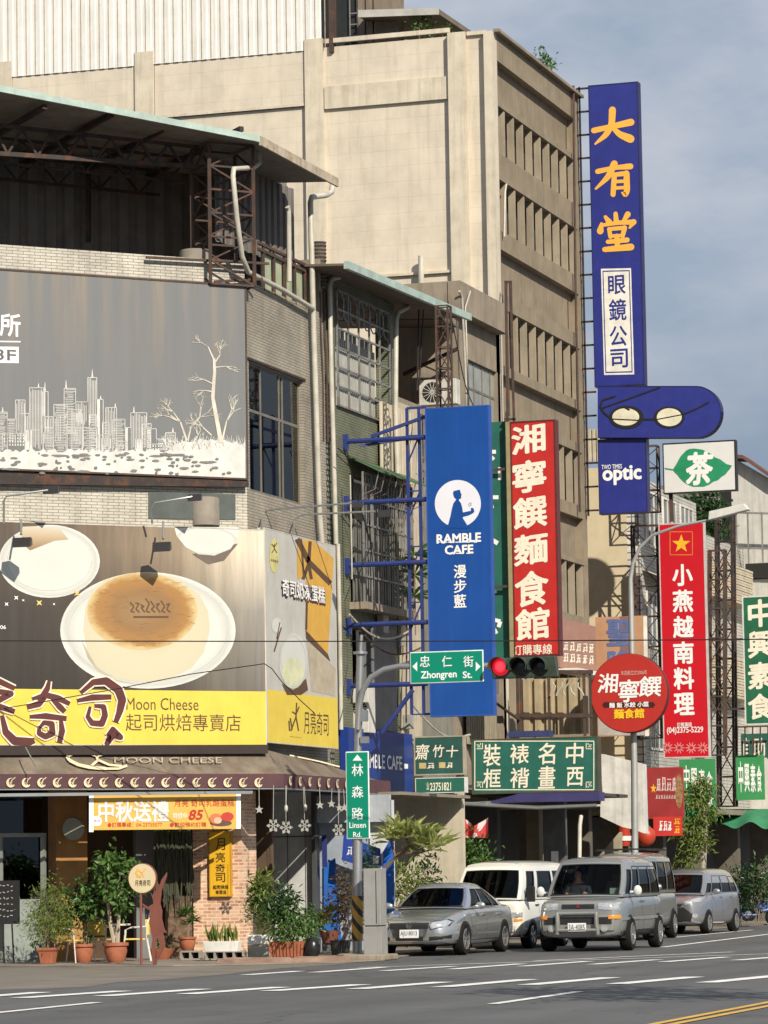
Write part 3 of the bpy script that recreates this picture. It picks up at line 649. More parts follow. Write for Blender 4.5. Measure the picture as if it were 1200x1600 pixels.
# support shelf under it
p0 = CH(-60, 745, .3); p1 = CH(386, 756, .3)
MB().slab([CH(-60, 738, .03), CH(384, 752, .03), CH(384, 762, .03), CH(-60, 757, .03)], (.15 * S2, -.15 * S2, 0)).build('ledge', DARKST, GB.t)

# ------------------------------------------------------------------ cheesecake billboard
MCB = Panel('cheesecake_billboard', 'large cheesecake billboard with yellow strip, on the chamfered corner below the grey one', 'billboard', CHP(.28), CHD, -50, 415, 820, 1165, thick=.16)
bgm, nt, bb = _new('cheesecake_backdrop'); L_ = nt.links.new
t = N(nt, 'TexCoord'); sp = N(nt, 'SeparateXYZ'); L_(t.outputs['Generated'], sp.inputs[0])
mp1 = N(nt, 'Mapping'); mp1.inputs['Scale'].default_value = (14, 1, .7); L_(t.outputs['Generated'], mp1.inputs[0]); n1 = N(nt, 'TexNoise', Scale=1.6, Detail=6.0, Roughness=.7); L_(mp1.outputs[0], n1.inputs['Vector'])
rx = N(nt, 'ValToRGB'); L_(sp.outputs[0], rx.inputs[0]); el = rx.color_ramp.elements
el[0].position = 0; el[0].color = (.05, .041, .034, 1); el[1].position = 1; el[1].color = (.46, .43, .38, 1)
for p, c in ((.35, (.09, .07, .053)), (.70, (.19, .155, .115)), (.88, (.40, .365, .30))):
    e = el.new(p); e.color = (*c, 1)
rz = N(nt, 'ValToRGB'); L_(sp.outputs[2], rz.inputs[0]); el = rz.color_ramp.elements
el[0].position = .25; el[0].color = (.30, .29, .29, 1); el[1].position = .9; el[1].color = (1.3, 1.2, 1.08, 1); e = el.new(.62); e.color = (.55, .54, .53, 1)
mm = N(nt, 'MixRGB', blend_type='MULTIPLY'); mm.inputs[0].default_value = 1; L_(rx.outputs[0], mm.inputs[1]); L_(rz.outputs[0], mm.inputs[2])
r2 = N(nt, 'MapRange'); L_(n1.outputs['Fac'], r2.inputs[0]); r2.inputs[1].default_value = .3; r2.inputs[2].default_value = .75; r2.inputs[3].default_value = .8; r2.inputs[4].default_value = 1.45
h = N(nt, 'HueSaturation'); L_(mm.outputs[0], h.inputs['Color']); L_(r2.outputs[0], h.inputs['Value']); L_(h.outputs[0], bb.inputs['Base Color']); bb.inputs['Roughness'].default_value = .5
MCB.board(bgm); MCB.frame(mat('billboard_edge', (.5, .46, .38), .6, streak=.5), .02, .004)
PLATE = gradmat('plate_print', [(0, (.54, .54, .49)), (.8, (.57, .57, .52)), (.93, (.46, .46, .42)), (1, (.60, .60, .55))], namt=.12, nscale=5)
MCB.ell(77, 877, 79, 57, PLATE, 'plate_print', -.004)
MCB.poly([(272, 823), (373, 824), (371, 842), (360, 858), (335, 868), (310, 866), (290, 855), (276, 838)], PLATE, 'plate_print', -.004)
MCB.poly([(300, 866), (372, 849), (350, 876), (325, 882)], mat('print_shadow', (.13, .10, .08), .6), 'shade_print', -.0035)
MCB.poly([(35, 823), (60, 822), (95, 828), (107, 843), (85, 845), (47, 860), (32, 848)], gradmat('slice_print', [(0, (.22, .13, .06)), (.5, (.42, .31, .19)), (1, (.54, .48, .37))], 'linear', axis=2), 'slice_print', -.006)
MCB.ell(231, 985, 137, 91, PLATE, 'plate_print', -.005, 64)
cake = [(130 + 0, 985), (133, 950), (143, 925), (165, 905), (200, 896), (245, 896), (285, 908), (312, 930), (325, 955), (328, 985), (318, 1020), (298, 1045), (262, 1061), (222, 1066), (182, 1060), (150, 1040), (136, 1015)]
MCB.poly(cake, gradmat('cake_side_print', [(0, (.46, .40, .25)), (.6, (.54, .49, .34)), (1, (.52, .47, .33))], namt=.1, nscale=4), 'cake_print', -.007)
MCB.poly([(130 - 3, 1000), (137, 1028), (152, 1048), (180, 1064), (215, 1070), (180, 1062), (150, 1041), (136, 1016)], mat('print_shade', (.40, .36, .26), .6), 'shade_print', -.0075)
MCB.ell(222, 955, 86, 60, gradmat('cake_top_print', [(0, (.28, .175, .08)), (.5, (.25, .135, .05)), (.82, (.34, .17, .045)), (1, (.54, .41, .19))], namt=.34, nscale=11), 'cake_top_print', -.009, 48)
BRN = mat('print_brown', (.10, .055, .025), .6)
wr = MB(); rw = random.Random(9)
for i in range(70):
    a = rw.uniform(0, 2 * pi); q = rw.uniform(0, .92) ** .5; x = 222 + 84 * q * cos(a); y = 955 + 57 * q * sin(a)
    if abs(x - 234) < 34 and abs(y - 950) < 20: continue
    d = rw.uniform(3, 9); MCB.stroke(wr, [(x, y), (x + d, y + rw.uniform(-2, 2)), (x + d * 1.8, y + rw.uniform(-3, 3))], rw.uniform(.5, 1.1), y=-.0105, w2=.4)
wr.build('cake_wrinkles', mat('print_crust', (.20, .115, .05), .6), MCB.t, True)
rg = MB()
for cx_, cy_, rx_, ry_ in ((77, 877, 66, 46), (231, 985, 124, 80)): MCB.stroke(rg, [(cx_ + rx_ * cos(k * pi / 24), cy_ - ry_ * sin(k * pi / 24)) for k in range(10, 49)], .9, y=-.0062 if cx_ > 100 else -.0052)
rg.build('plate_rim_print', mat('print_rim_grey', (.42, .42, .39), .6), MCB.t, True)
em = MB()
for i in range(8): MCB.stroke(em, [(203 + 8 * i, 941 + 4 * (i % 3) - 6 * sin(i * .45)), (209 + 8 * i, 948 - 5 * (i % 2)), (204 + 8 * i, 955 - 3 * (i % 3)), (210 + 8 * i, 957)], 2.4, y=-.011)
MCB.stroke(em, [(208, 964), (263, 964)], 3, y=-.012); em.build('cake_stamp', BRN, MCB.t, True)
def sparkle(x, y, r, m):
    MCB.poly([(x + (r if k % 2 == 0 else r * .35) * cos(pi / 4 * k + pi / 4), y + (r if k % 2 == 0 else r * .35) * sin(pi / 4 * k + pi / 4)) for k in range(8)], m, 'sparkle', -.012)
YG = mat('print_gold', (.66, .48, .14), .6)
for x, y, r, m in ((61, 942, 6, YG), (120, 927, 6, YG), (25, 934, 4.5, WHITE_INK), (10, 944, 4, WHITE_INK), (36, 938, 2.5, WHITE_INK), (84, 944, 2.5, WHITE_INK)): sparkle(x, y, r, m)
MCB.txt('06', WHITE_INK, (0, 977, 9, 983), .01)
YB = mat('print_yellow', (.66, .50, .07), .5, var=.07, streak=.05)
z0 = MCB.L(180, 1164)[1]; z1 = MCB.L(180, 1078)[1]
MB().poly([(.02, -.005, .02), (MCB.w - .02, -.005, .02), (MCB.w - .02, -.005, z1), (.02, -.005, z1)]).build('yellow_strip', YB, MCB.t, True)
MCB.txt('Moon Cheese', BRN, (197, 1090, 310, 1110), .0, y=-.009); MCB.txt('起司烘焙專賣店', BRN, (196, 1115, 376, 1143), -.005, y=-.009)
MAR = mat('maroon_letter', (.09, .022, .02), .5); WOUT = mat('letter_edge', (.70, .62, .48), .5)
# raised logo characters with curved strokes: maroon on a pale outline
strk = [
 [(76, 1064), (73, 1076), (66, 1088), (60, 1096)], [(50, 1092), (70, 1086), (90, 1091), (108, 1100)], [(70, 1090), (60, 1100), (42, 1105)], [(80, 1092), (92, 1104), (100, 1112)],
 [(46, 1120), (70, 1119), (103, 1123)], [(60, 1138), (68, 1129), (80, 1131), (81, 1146), (70, 1151), (60, 1146), (60, 1138)], [(94, 1124), (96, 1142), (92, 1160)],
 [(126, 1082), (145, 1066), (165, 1064), (184, 1078), (190, 1094), (186, 1112), (180, 1128)], [(120, 1095), (143, 1090), (173, 1089)], [(140, 1104), (136, 1120), (143, 1130), (158, 1131), (163, 1118), (161, 1104), (147, 1103)], [(166, 1150), (175, 1139), (187, 1152), (176, 1148), (166, 1162), (171, 1148)],
 [(-44, 1066), (-12, 1060), (22, 1076)], [(-30, 1084), (-6, 1080), (16, 1084), (-6, 1096), (-30, 1094)], [(-40, 1108), (-8, 1102), (22, 1112)], [(-20, 1120), (-26, 1140), (-44, 1158)], [(2, 1118), (8, 1144), (22, 1158), (46, 1159), (53, 1157)]]
for nm, m, ex, y in (('letter_outline', WOUT, 4.6, -.03), ('logo_lettering', MAR, 0, -.034)):
    lm = MB()
    for i, st in enumerate(strk):
        k = len(st); base = 11 if i in (7, 14, 15) else 8.2
        for j in range(k - 1):
            f0 = .45 + .75 * sin(pi * (j + .3) / (k - .2)); f1 = .45 + .75 * sin(pi * (j + 1.1) / (k - .2) if j + 1.1 < k else 3.0)
            MCB.stroke(lm, [st[j], st[j + 1]], base * f0 + ex, y=y - .0001 * i, w2=max(1.5, base * f1) + ex)
        if ex or True:
            for j in range(1, k - 1):
                r = (base * (.45 + .75 * sin(pi * (j + .3) / (k - .2))) + ex) / 2
                MCB.poly([(st[j][0] + r * cos(a * .785), st[j][1] + r * sin(a * .785)) for a in range(8)], None, y=y - .0002 - .0001 * i, mb=lm)
    lm.build(nm, m, MCB.t, True)
MB().slab([CH(-60, 1166, .2), CH(412, 1164, .2), CH(412, 1178, .2), CH(-60, 1181, .2)], (.15, -.15, 0)).build('base_board', mat('dark_board', (.03, .02, .016), .7), MCB.t)
# side banner along the main street
cx = MCB.o + V((S2, S2, 0)) * MCB.w
SB = Panel('cake_side_billboard', 'narrow pale cake box billboard with yellow foot, round the corner beside the white pipe', 'billboard', (cx.x, 0), (0, 1), 416, 526, 839, 1165, thick=.16)
SB.board(mat('side_banner_print', (.46, .445, .40), .5, var=.12, scale=1.2, streak=.1)); SB.frame(MATS['billboard_edge'], .02, .004)
MB().poly([(.02, -.004, .02), (SB.w - .02, -.004, .02), (SB.w - .02, -.004, SB.L(470, 1084)[1]), (.02, -.004, SB.L(470, 1084)[1])]).build('yellow_strip', YB, SB.t, True)
GOLD = mat('print_box_gold', (.58, .33, .055), .5, var=.1)
SB.poly([(464, 846), (487, 843), (521, 872), (512, 1022), (477, 984), (478, 900), (464, 905)], GOLD, 'box_print', -.006)
SB.poly([(477, 984), (512, 1022), (516, 1034), (478, 998)], BRN, 'box_shade_print', -.0065)
SB.poly([(480, 1000), (524, 1045), (523, 1088), (486, 1080)], mat('print_tan', (.42, .36, .26), .5), 'table_print', -.0045)
rb = MB()
for st, w in (([(464, 842), (482, 878), (516, 912)], 8), ([(484, 846), (482, 880), (473, 905)], 5), ([(480, 870), (486, 905)], 5), ([(470, 842), (474, 900)], 3), ([(479, 940), (478, 984)], 3)): SB.stroke(rb, st, w, y=-.009)
rb.build('ribbon_print', BRN, SB.t, True)
SB.ell(428, 868, 7.5, 27, mat('print_lemon', (.55, .50, .20), .5), 'round_logo', -.006); SB.txt('月亮奇司', BRN, (422, 873, 434, 880), 0, y=-.01)
fg = MB()
for st in ([(428, 850), (428, 858), (424, 864)], [(428, 857), (432, 864)], [(424, 850), (428, 855), (432, 848)]): SB.stroke(fg, st, 1.2, y=-.011)
fg.build('figure_mark', BRN, SB.t, True)
SB.ell(432, 977, 8, 12, PLATE, 'cup_print', -.006); SB.ell(458, 1033, 22, 43, PLATE, 'cup_print', -.007); SB.ell(457, 1050, 17, 22, mat('print_custard', (.56, .57, .36), .5), 'custard_print', -.009)
SB.poly([(440, 1068), (458, 1078), (478, 1060), (481, 1078), (470, 1086), (448, 1086)], BRN, 'shade_print', -.0055)
sp_ = MB(); SB.stroke(sp_, [(439, 980), (428, 1018)], 2, y=-.008); SB.stroke(sp_, [(437, 972), (432, 998)], 1.5, y=-.0085); sp_.build('spoon_print', BRN, SB.t, True)
SB.txt('奇司奶凍蛋糕', mat('letter_shadow_brown', (.06, .025, .02), .5), (438.5, 904, 508, 948), .05, y=-.011); SB.txt('奇司奶凍蛋糕', WHITE_INK, (440, 903, 507, 944), .02, y=-.014)
SB.txt('月亮奇司', BRN, (474, 1110, 513, 1150), -.01, y=-.008)
fg = MB()
for st in ([(463, 1098), (462, 1120), (454, 1142)], [(462, 1120), (466, 1142)], [(453, 1122), (456, 1140)], [(456, 1112), (462, 1116), (467, 1104)], [(451, 1126), (452, 1142)]): SB.stroke(fg, st, 2, y=-.009)
fg.build('figure_mark', BRN, SB.t, True)
SB.txt('Moon Cheese', BRN, (453, 1150, 470, 1153), 0, y=-.008)

# ------------------------------------------------------------------ floodlights of the billboards
FL = mat('floodlight_black', (.03, .028, .028), .5)
def flood(label, arm, head, hs, group='floodlights over the billboards'):
    t = thing('floodlight', label, 'floodlight', arm[0], 0, group)
    MB().tube(arm, .022, 8).build('arm', GALV, t, smooth=True)
    h = V(head)
    mbh = MB().hexa([h + V((-hs, -hs * .6, -hs * .5)), h + V((hs, -hs * .6, -hs * .5)), h + V((hs, -hs * .4, hs * .5)), h + V((-hs, -hs * .4, hs * .5)), h + V((-hs * .7, hs * .6, -hs * .2)), h + V((hs * .7, hs * .6, -hs * .2)), h + V((hs * .7, hs * .5, hs * .4)), h + V((-hs * .7, hs * .5, hs * .4))])
    mbh.build('lamp_head', FL, t, bevel=.01)
    return t
flood('black floodlight on a bent arm just below the grey billboard, upper left', [CH(6, 818, .62), CH(6, 783, .7), CH(10, 775, .75), CH(75, 766, 1.0)], CH(82, 766, 1.0), .17)
flood('black floodlight on an arm below the grey billboard, beside the round column', [CH(238, 818, .62), CH(236, 796, .7), CH(242, 786, .8), CH(300, 776, 1.0)], CH(306, 778, 1.0), .15)
flood('black floodlight hanging before the small cake plate, far left of the cheesecake billboard', [CH(33, 812, .7), CH(33, 835, .95)], CH(37, 848, 1.0), .2)
flood('black floodlight hanging before the cheesecake billboard, above the whole cake', [CH(255, 815, .7), CH(255, 842, .95)], CH(255, 855, 1.0), .2)
def fplane(a, b): return HY(a, b, .6)
flood('thin grey floodlight arm reaching over the side billboard, the upper one of two', [HX(409, 826, cx.x - .05), fplane(409, 806), fplane(412, 799), fplane(424, 796), fplane(552, 786)], fplane(560, 789), .13)
flood('thin grey floodlight arm reaching over the side billboard, the lower and longer one', [HX(459, 832, cx.x - .05), HY(459, 816, 2.2), HY(463, 808, 2.2), HY(474, 804, 2.2), HY(586, 799, 2.2)], HY(603, 803, 2.2), .16)

# ------------------------------------------------------------------ fabric awning
AWN = thing('shop_awning', 'sun faded brown shop awning with crescent moons along its scalloped valance', 'awning', CH(200, 1200, .5))
FAB = mat('faded_canvas', (.165, .135, .10), .85, var=.35, scale=1.8, rust=.22, streak=.5, bump=.3, bscale=90, dirt=(.07, .05, .035))
VAL = mat('valance_canvas', (.085, .04, .045), .85, var=.15)
offF = .75
F1 = CH(442, 1209, offF); F0 = CH(-70, 1216, offF); F0.z = F1.z; F2 = HX(609, 1212, F1.x); F2.z = F1.z
T1 = CH(418, 1172, .2); T1.z = max(T1.z, F1.z + .45); T0 = CH(-70, 1172, .2); T0.z = T1.z; T2 = V((T1.x - .1, F2.y - .05, F1.z + .12))
aw = MB()
def sagq(a, b, c, d, nu, nv, sag):       # a-b front edge, d-c back edge
    aw.grid(lambda u, v: a.lerp(b, u).lerp(d.lerp(c, u), v) - V((0, 0, sag * sin(pi * v) * (.6 + .4 * abs(sin(u * nu * .9))))), nu * 2, 5)
sagq(F0, F1, T1, T0, 12, 4, .05); sagq(F1, F2, T2, T1, 6, 4, .04)
aw.build('canopy', FAB, AWN, smooth=True)
va = MB(); vh = .27
def vald(a, b, n):
    va.grid(lambda u, v: a.lerp(b, u) + V((.02, -.02, -vh * v - (.02 * abs(sin(u * n * pi)) if v > .9 else 0))), n * 4, 3)
vald(F0, F1, 18); vald(F1, F2, 10); va.build('valance', VAL, AWN, smooth=True)
cr = MB()
def cres(c, dx, s):
    n = 12; q = []
    for i in range(n + 1):
        a = radians(70 + 250 * i / n); q.append((s * cos(a), s * sin(a)))
    for i in range(n, -1, -1):
        a = radians(70 + 250 * i / n); q.append((s * .72 * cos(a) + s * .27, s * .72 * sin(a) + s * .17))
    P = lambda u, v: c + dx * u + V((0, 0, v)) + V((dx.y, -dx.x, 0)) * .03
    m = n + 1
    for i in range(n): cr.poly([P(*q[i]), P(*q[i + 1]), P(*q[2 * m - 2 - i]), P(*q[2 * m - 1 - i])])
    for (u0, v0, u1, v1, w) in ((-.1, -.3, .3, .5, .2), (.1, .4, 1.0, 1.1, .16), (-.3, .1, .3, .0, .14), (.0, -.2, .4, -.6, .16)):
        a = V((u0, v0)); b = V((u1, v1)); nn = V((-(b - a).y, (b - a).x)).normalized() * w * .5
        cr.poly([P(*(s * k)) for k in (a + nn, b + nn, b - nn, a - nn)])
for k in range(-1, 17):
    px = 14 + 24.2 * k + 2
    c = CH(px, 1223, offF + .03); cres(c, V((S2, S2, 0)), .095)
for k in range(9):
    c = HX(448 + 15.5 * k * (1 - .01 * k) + 4, 1221, F1.x + .04); c.z = F1.z - .14; cres(c, V((0, 1, 0)), .095)
cr.build('moon_marks', mat('cream_print', (.62, .52, .33), .7), AWN)
# lettering and big moon on the slope
def onslope(px, py):
    n = (F1 - F0).cross(T0 - F0).normalized(); d = ray(px, py); return EYE + d * ((F0 - EYE).dot(n) / d.dot(n)) + (n if n.z > 0 else -n) * .035
vs, fs = glyphs('MOON CHEESE', 0); bx1 = max(v[0] for v in vs); by1 = max(v[1] for v in vs)
mb = MB(); mb.f = list(fs); mb.v = [tuple(onslope(172 + 170 * v[0] / bx1 + 4, 1193.5 - 8.5 * v[1] / by1 - 0)) for v in vs]; mb.build('lettering', mat('worn_print', (.36, .30, .21), .8, var=.3, scale=6), AWN)
mb = MB()
def band(pts, w):
    for (xa, ya), (xb, yb) in zip(pts, pts[1:]):
        l = sqrt((xb - xa) ** 2 + (yb - ya) ** 2); nx, ny = -(yb - ya) / l * w / 2, (xb - xa) / l * w / 2
        mb.poly([onslope(xa + nx, ya + ny), onslope(xb + nx, yb + ny), onslope(xb - nx, yb - ny), onslope(xa - nx, ya - ny)])
band([(112, 1180), (104, 1184), (108, 1190), (122, 1197), (140, 1201), (165, 1203)], 5); band([(165, 1203), (185, 1203), (198, 1198)], 3.5); band([(150, 1181), (152, 1190), (142, 1199)], 4); band([(152, 1189), (170, 1197), (190, 1199)], 3.4); band([(136, 1179), (151, 1184), (172, 1178)], 2.5); band([(452, 1182), (500, 1192), (530, 1200)], 2); mb.build('moon_emblem', MATS['cream_print'], AWN)
fm = MB(); fm.tube([F0 - V((0, 0, vh + .03)), F1 - V((0, 0, vh + .03)), F2 - V((0, 0, vh + .03))], .022, 6)
fm.bar(CH(-60, 1243, .9), CH(394, 1238, .9), .05, .06); fm.bar(F2 - V((0, 0, vh)), V((.2, F2.y, F2.z - vh)), .04)
fm.build('awning_frame', GALV, AWN)
q = CH(28, 1145, .9); MB().tube([CH(40, 1168, .75), CH(55, 1196, 1.3)], .015, 6).build('stay_rod', GALV, AWN)

# ------------------------------------------------------------------ mid-autumn banner under the awning
BN = Panel('festival_banner', 'yellow mid-autumn gift banner with white characters hanging under the brown awning', 'banner', CHP(.72), CHD, 141, 374, 1241, 1296, thick=.012)
BN.board(mat('banner_yellow', (.60, .36, .07), .6, var=.12, scale=1.3)); 
BN.poly([(139, 1240), (146, 1240), (146, 1300), (139, 1300)], WHITE_INK, 'hem'); BN.poly([(369, 1240), (376, 1240), (376, 1295), (369, 1295)], WHITE_INK, 'hem')
BN.txt('中秋送禮', mat('banner_silver', (.62, .60, .58), .5), (153, 1251, 264, 1284), .03)
RD = mat('banner_red', (.45, .03, .02), .5)
BN.txt('月亮 奇司乳酪蛋糕', RD, (272, 1249, 366, 1260), .0); BN.txt('特價中', WHITE_INK, (270, 1270, 292, 1279), .0); BN.txt('85', RD, (295, 1265, 317, 1281), .03, shear=.25)
BN.txt('●訂購專線：04-23755577', RD, (168, 1285, 253, 1292), 0); BN.txt('●歡迎預約訂購', RD, (265, 1285, 322, 1292), 0)
BN.ell(345, 1286, 17, 5, mat('print_plate_dark', (.12, .06, .05), .5), 'dish_print', -.006)
BN.ell(337, 1279, 10, 8, mat('print_coral', (.60, .16, .08), .5), 'pastry_print', -.008); BN.ell(355, 1276, 10, 7, mat('print_red', (.50, .05, .03), .5), 'pastry_print', -.009); BN.ell(340, 1282, 6, 5, mat('print_peach', (.70, .42, .28), .5), 'pastry_print', -.0095)
BN.ell(151, 1283, 8, 8, WHITE_INK, 'round_seal', -.007); BN.txt('奇司', RD, (146, 1281, 156, 1285), 0, y=-.01)
# yellow plaque on the pillar
YS = Panel('yellow_plaque', 'upright golden yellow shop plaque fixed to the salmon brick pillar', 'sign', (0, PY - .08), (1, 0), 327, 361, 1299, 1401, thick=.07)
YS.board(mat('plaque_yellow', (.75, .42, .02), .45, var=.05)); YS.frame(mat('plaque_rim', (.5, .27, .02), .5), .02, .006)
YS.vtxt('月亮奇司', BLACK, 337, 352, [(1310, 1328), (1332, 1347), (1350, 1362), (1364, 1378)], .0); YS.txt('起司烘焙', BLACK, (333, 1383, 357, 1389), .01); YS.txt('專賣店', BLACK, (337, 1391, 354, 1397), .01)
sd_ = thing('round_lamp_sign', 'small dim round sign jutting from the ochre pier behind the plants', 'sign', CH(115, 1295, -.9))
c = CH(115, 1295, -.85); MB().lathe([(.22, -.06), (.24, 0), (.22, .06)], (0, 0, 0), 20, 'y').build('disc', mat('dim_disc', (.30, .30, .24), .5), sd_, True, smooth=True)
# ------------------------------------------------------------------ green tiled shophouse (two bays)
GT = brick('green_tile', (.155, .165, .10), (.13, .14, .085), (.06, .06, .045), .22, .06, (0, 1), .008, streak=.45)
Bb = thing('green_tiled_shophouse', 'narrow shophouse in dull green tile with caged windows and teal gutter', 'building', (-1, 8, 0))
yb0, yb1, yb2 = 5.05, 9.75, 14.1; yc_ = 14.15
zt = HX(560, 450).z
ca = (HX(524, 560).y, HX(606, 560).y, HX(560, 646).z, HX(560, 470).z)          # big caged window
cb_ = (HX(547, 850).y, HX(612, 850).y, HX(580, 948).z, HX(580, 750).z)
ch = (HX(551, 1050).y, HX(612, 1050).y, HX(580, 1140).z, HX(580, 985).z)
wl_ = MB()
zs = [3.5, ch[2], ch[3], cb_[2], cb_[3], ca[2], ca[3], zt]
hol = {1: ch, 3: cb_, 5: ca}
for i in range(7):
    if i in hol:
        a, b = hol[i][0], hol[i][1]; wl_.box(-.3, 0, yb0, a, zs[i], zs[i + 1]); wl_.box(-.3, 0, b, yb1, zs[i], zs[i + 1])
    else: wl_.box(-.3, 0, yb0, yb1, zs[i], zs[i + 1])
wl_.build('front_wall', GT, Bb)
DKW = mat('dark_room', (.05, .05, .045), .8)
B(-1.2, -1.1, yb0, yb1, 3.5, ca[2] - .1).build('back_room', DKW, Bb)
B(-2.2, -2.1, yb0, yb1, ca[2] - .1, zt).build('upper_room', mat('upper_room', (.30, .30, .27), .8, streak=.4), Bb)
for nm, c in (('floor', ca[2]), ('floor', cb_[2] - .1), ('floor', ch[2] - .1)): B(-2.0, -.31, yb0, yb1, c - .12, c).build(nm, CONC, Bb)
CAGE = mat('cage_bar', (.25, .25, .24), .6, metal=.4, var=.25, rust=.45)
def cage(c, x, ny, nz, r=.018, scroll=0, nm='window_cage', fine=0):
    m = MB(); y0, y1, z0, z1 = c
    for i in range(ny + 1): m.bar((x, y0 + (y1 - y0) * i / ny, z0), (x, y0 + (y1 - y0) * i / ny, z1), r * 2)
    for i in range(nz + 1): m.bar((x, y0, z0 + (z1 - z0) * i / nz), (x, y1, z0 + (z1 - z0) * i / nz), r * 2)
    for i in range(fine): m.bar((x - .01, y0 + (y1 - y0) * (i + .5) / fine, z0), (x - .01, y0 + (y1 - y0) * (i + .5) / fine, z1), r)
    for i in range(scroll):
        a = y0 + (y1 - y0) * (i + .5) / scroll; w = (y1 - y0) / scroll * .55
        m.tube([(x, a + w * cos(t * .5), z1 - .62 * (1 if 1 else 0) * (.5 - .5 * sin(t * .5)) - .02) for t in range(13)], .016, 5)
    return m.build(nm, CAGE, Bb)
cage(ca, .05, 5, 6, .02, 8); cage((cb_[0], cb_[1] + .6, cb_[2], cb_[3]), .32, 6, 5, .02, 0, fine=22)
# sheets and panes behind the cages
st_ = MB()
for i in range(26):
    y = ca[0] + (ca[1] - ca[0]) * i / 26; st_.box(-.35 - .02 * (i % 3), -.31, y, y + .1, ca[2], ca[3] - .7 - .2 * (i % 2))
st_.build('louvre_sheet', mat('louvre', (.40, .40, .36), .6, streak=.4), Bb)
st_ = MB()
for i in range(9):
    y = cb_[0] + .9 + (cb_[1] - cb_[0] - .9) * i / 9; st_.box(-.25, -.2, y, y + .25, cb_[2], cb_[3] - .1)
st_.build('window_pane', mat('old_pane', (.17, .17, .15), .3, streak=.3), Bb)
B(.0, .4, cb_[0] - .1, cb_[1] + .7, cb_[2] - .16, cb_[2]).build('balcony_slab', CONC, Bb)
# fabric hood over the balcony
MB().slab([(.02, cb_[0] - .1, cb_[3] + .35), (.02, cb_[1] + .9, cb_[3] + .35), (.75, cb_[1] + .9, cb_[3] - .02), (.75, cb_[0] - .1, cb_[3] - .02)], (0, 0, .03)).build('hood', mat('green_hood', (.07, .13, .06), .8, streak=.3), Bb)
hb = MB()
for i in range(9):
    y = cb_[0] + (cb_[1] + .6 - cb_[0]) * i / 8; hb.tube([(.7, y, cb_[3]), (.6, y, cb_[3] - .4), (.34, y, cb_[3] - .5)], .012, 5)
hb.build('hood_bracket', CAGE, Bb)
# lower storey: panel, pipe, shutters
B(-.25, .06, HX(578, 1050).y, HX(616, 1050).y, ch[2], ch[3] + .1).build('grey_shutter', mat('grey_shutter', (.16, .165, .165), .6, streak=.3), Bb)
# bay two: recessed, pilasters and beige sheet
BEI = mat('beige_plaster', (.46, .40, .30), .8, var=.15, streak=.4)
zm = HX(625, 630).z
B(-.35, .04, yb1 + .02, yb1 + 1.55, 3.6, zm - .0).build('beige_pilaster', BEI, Bb)
sh = MB(); corr(sh, (.08, HX(588, 680).y), (.08, HX(640, 680).y), HX(600, 745).z, HX(600, 632).z, .22, .05); sh.build('beige_sheet', BEI, Bb)
B(-2.6, -2.5, yb1, yb2, 3.5, HX(560, 432, .9).z).build('recess_wall', mat('recess_wall', (.10, .085, .065), .85, streak=.5), Bb)
B(-.3, -.02, yb1 + 1.6, yb2, 3.6, HX(670, 760).z).build('bay_wall', mat('bay_wall', (.20, .19, .16), .8, streak=.5), Bb)
B(-2.5, .03, yb1, yb2, HX(670, 640).z - .2, HX(670, 640).z).build('bay_slab', CONC, Bb)
bw = MB()
for k in range(10): bw.box(-.02, .02, yb1 + 1.7 + k * .25, yb1 + 1.75 + k * .25, HX(670, 880).z, HX(670, 640).z - .2)
bw.build('bay_grille', CAGE, Bb)
# canopy roof with teal gutter
r0 = HX(537, 415, .9); r1 = HX(731, 497, .9)
zr = (r0.z + r1.z) / 2
MB().slab([(.9, r0.y, r0.z), (.9, r1.y, r1.z), (-4.5, r1.y, r1.z + .25), (-4.5, r0.y, r0.z + .25)], (0, 0, .05)).build('canopy_roof', mat('canopy_sheet', (.12, .10, .08), .8, rust=.4), Bb)
MB().slab([(.25, r1.y + .01, r1.z), (.25, yc_ - .02, r1.z), (-4.5, yc_ - .02, r1.z + .25), (-4.5, r1.y + .01, r1.z + .25)], (0, 0, .05)).build('canopy_end', MATS['canopy_sheet'], Bb)
MB().slab([(.9, r0.y, r0.z - .07), (.9, r1.y, r1.z - .07), (.9, r1.y, r1.z + .1), (.9, r0.y, r0.z + .1)], (.1, 0, 0)).build('gutter', TEAL, Bb)
ptube([(535, 425), (533, 432), (518, 436), (515, 446), (518, 600), (522, 740), (525, 850)], .12, .055, 'drainpipe', PIPE, Bb)
ptube([(637, 470), (637, 480), (622, 488), (619, 500), (618, 640), (621, 740)], .2, .06, 'drainpipe', PIPE, Bb)
for pts, x, r in (([(528, 850), (531, 1000), (533, 1140)], .1, .05), ([(547, 742), (550, 905)], .3, .02)): ptube(pts, x, r, 'drainpipe', PIPE, Bb)
b_ = MB(); b_.bar(HY(630, 585, 13.6), HY(715, 545, 13.6), .08).bar(HX(655, 470, .2), HX(652, 610, .2), .03).bar(HX(662, 480, .3), HX(655, 600, .1), .03); b_.build('brace', DARKST, Bb)

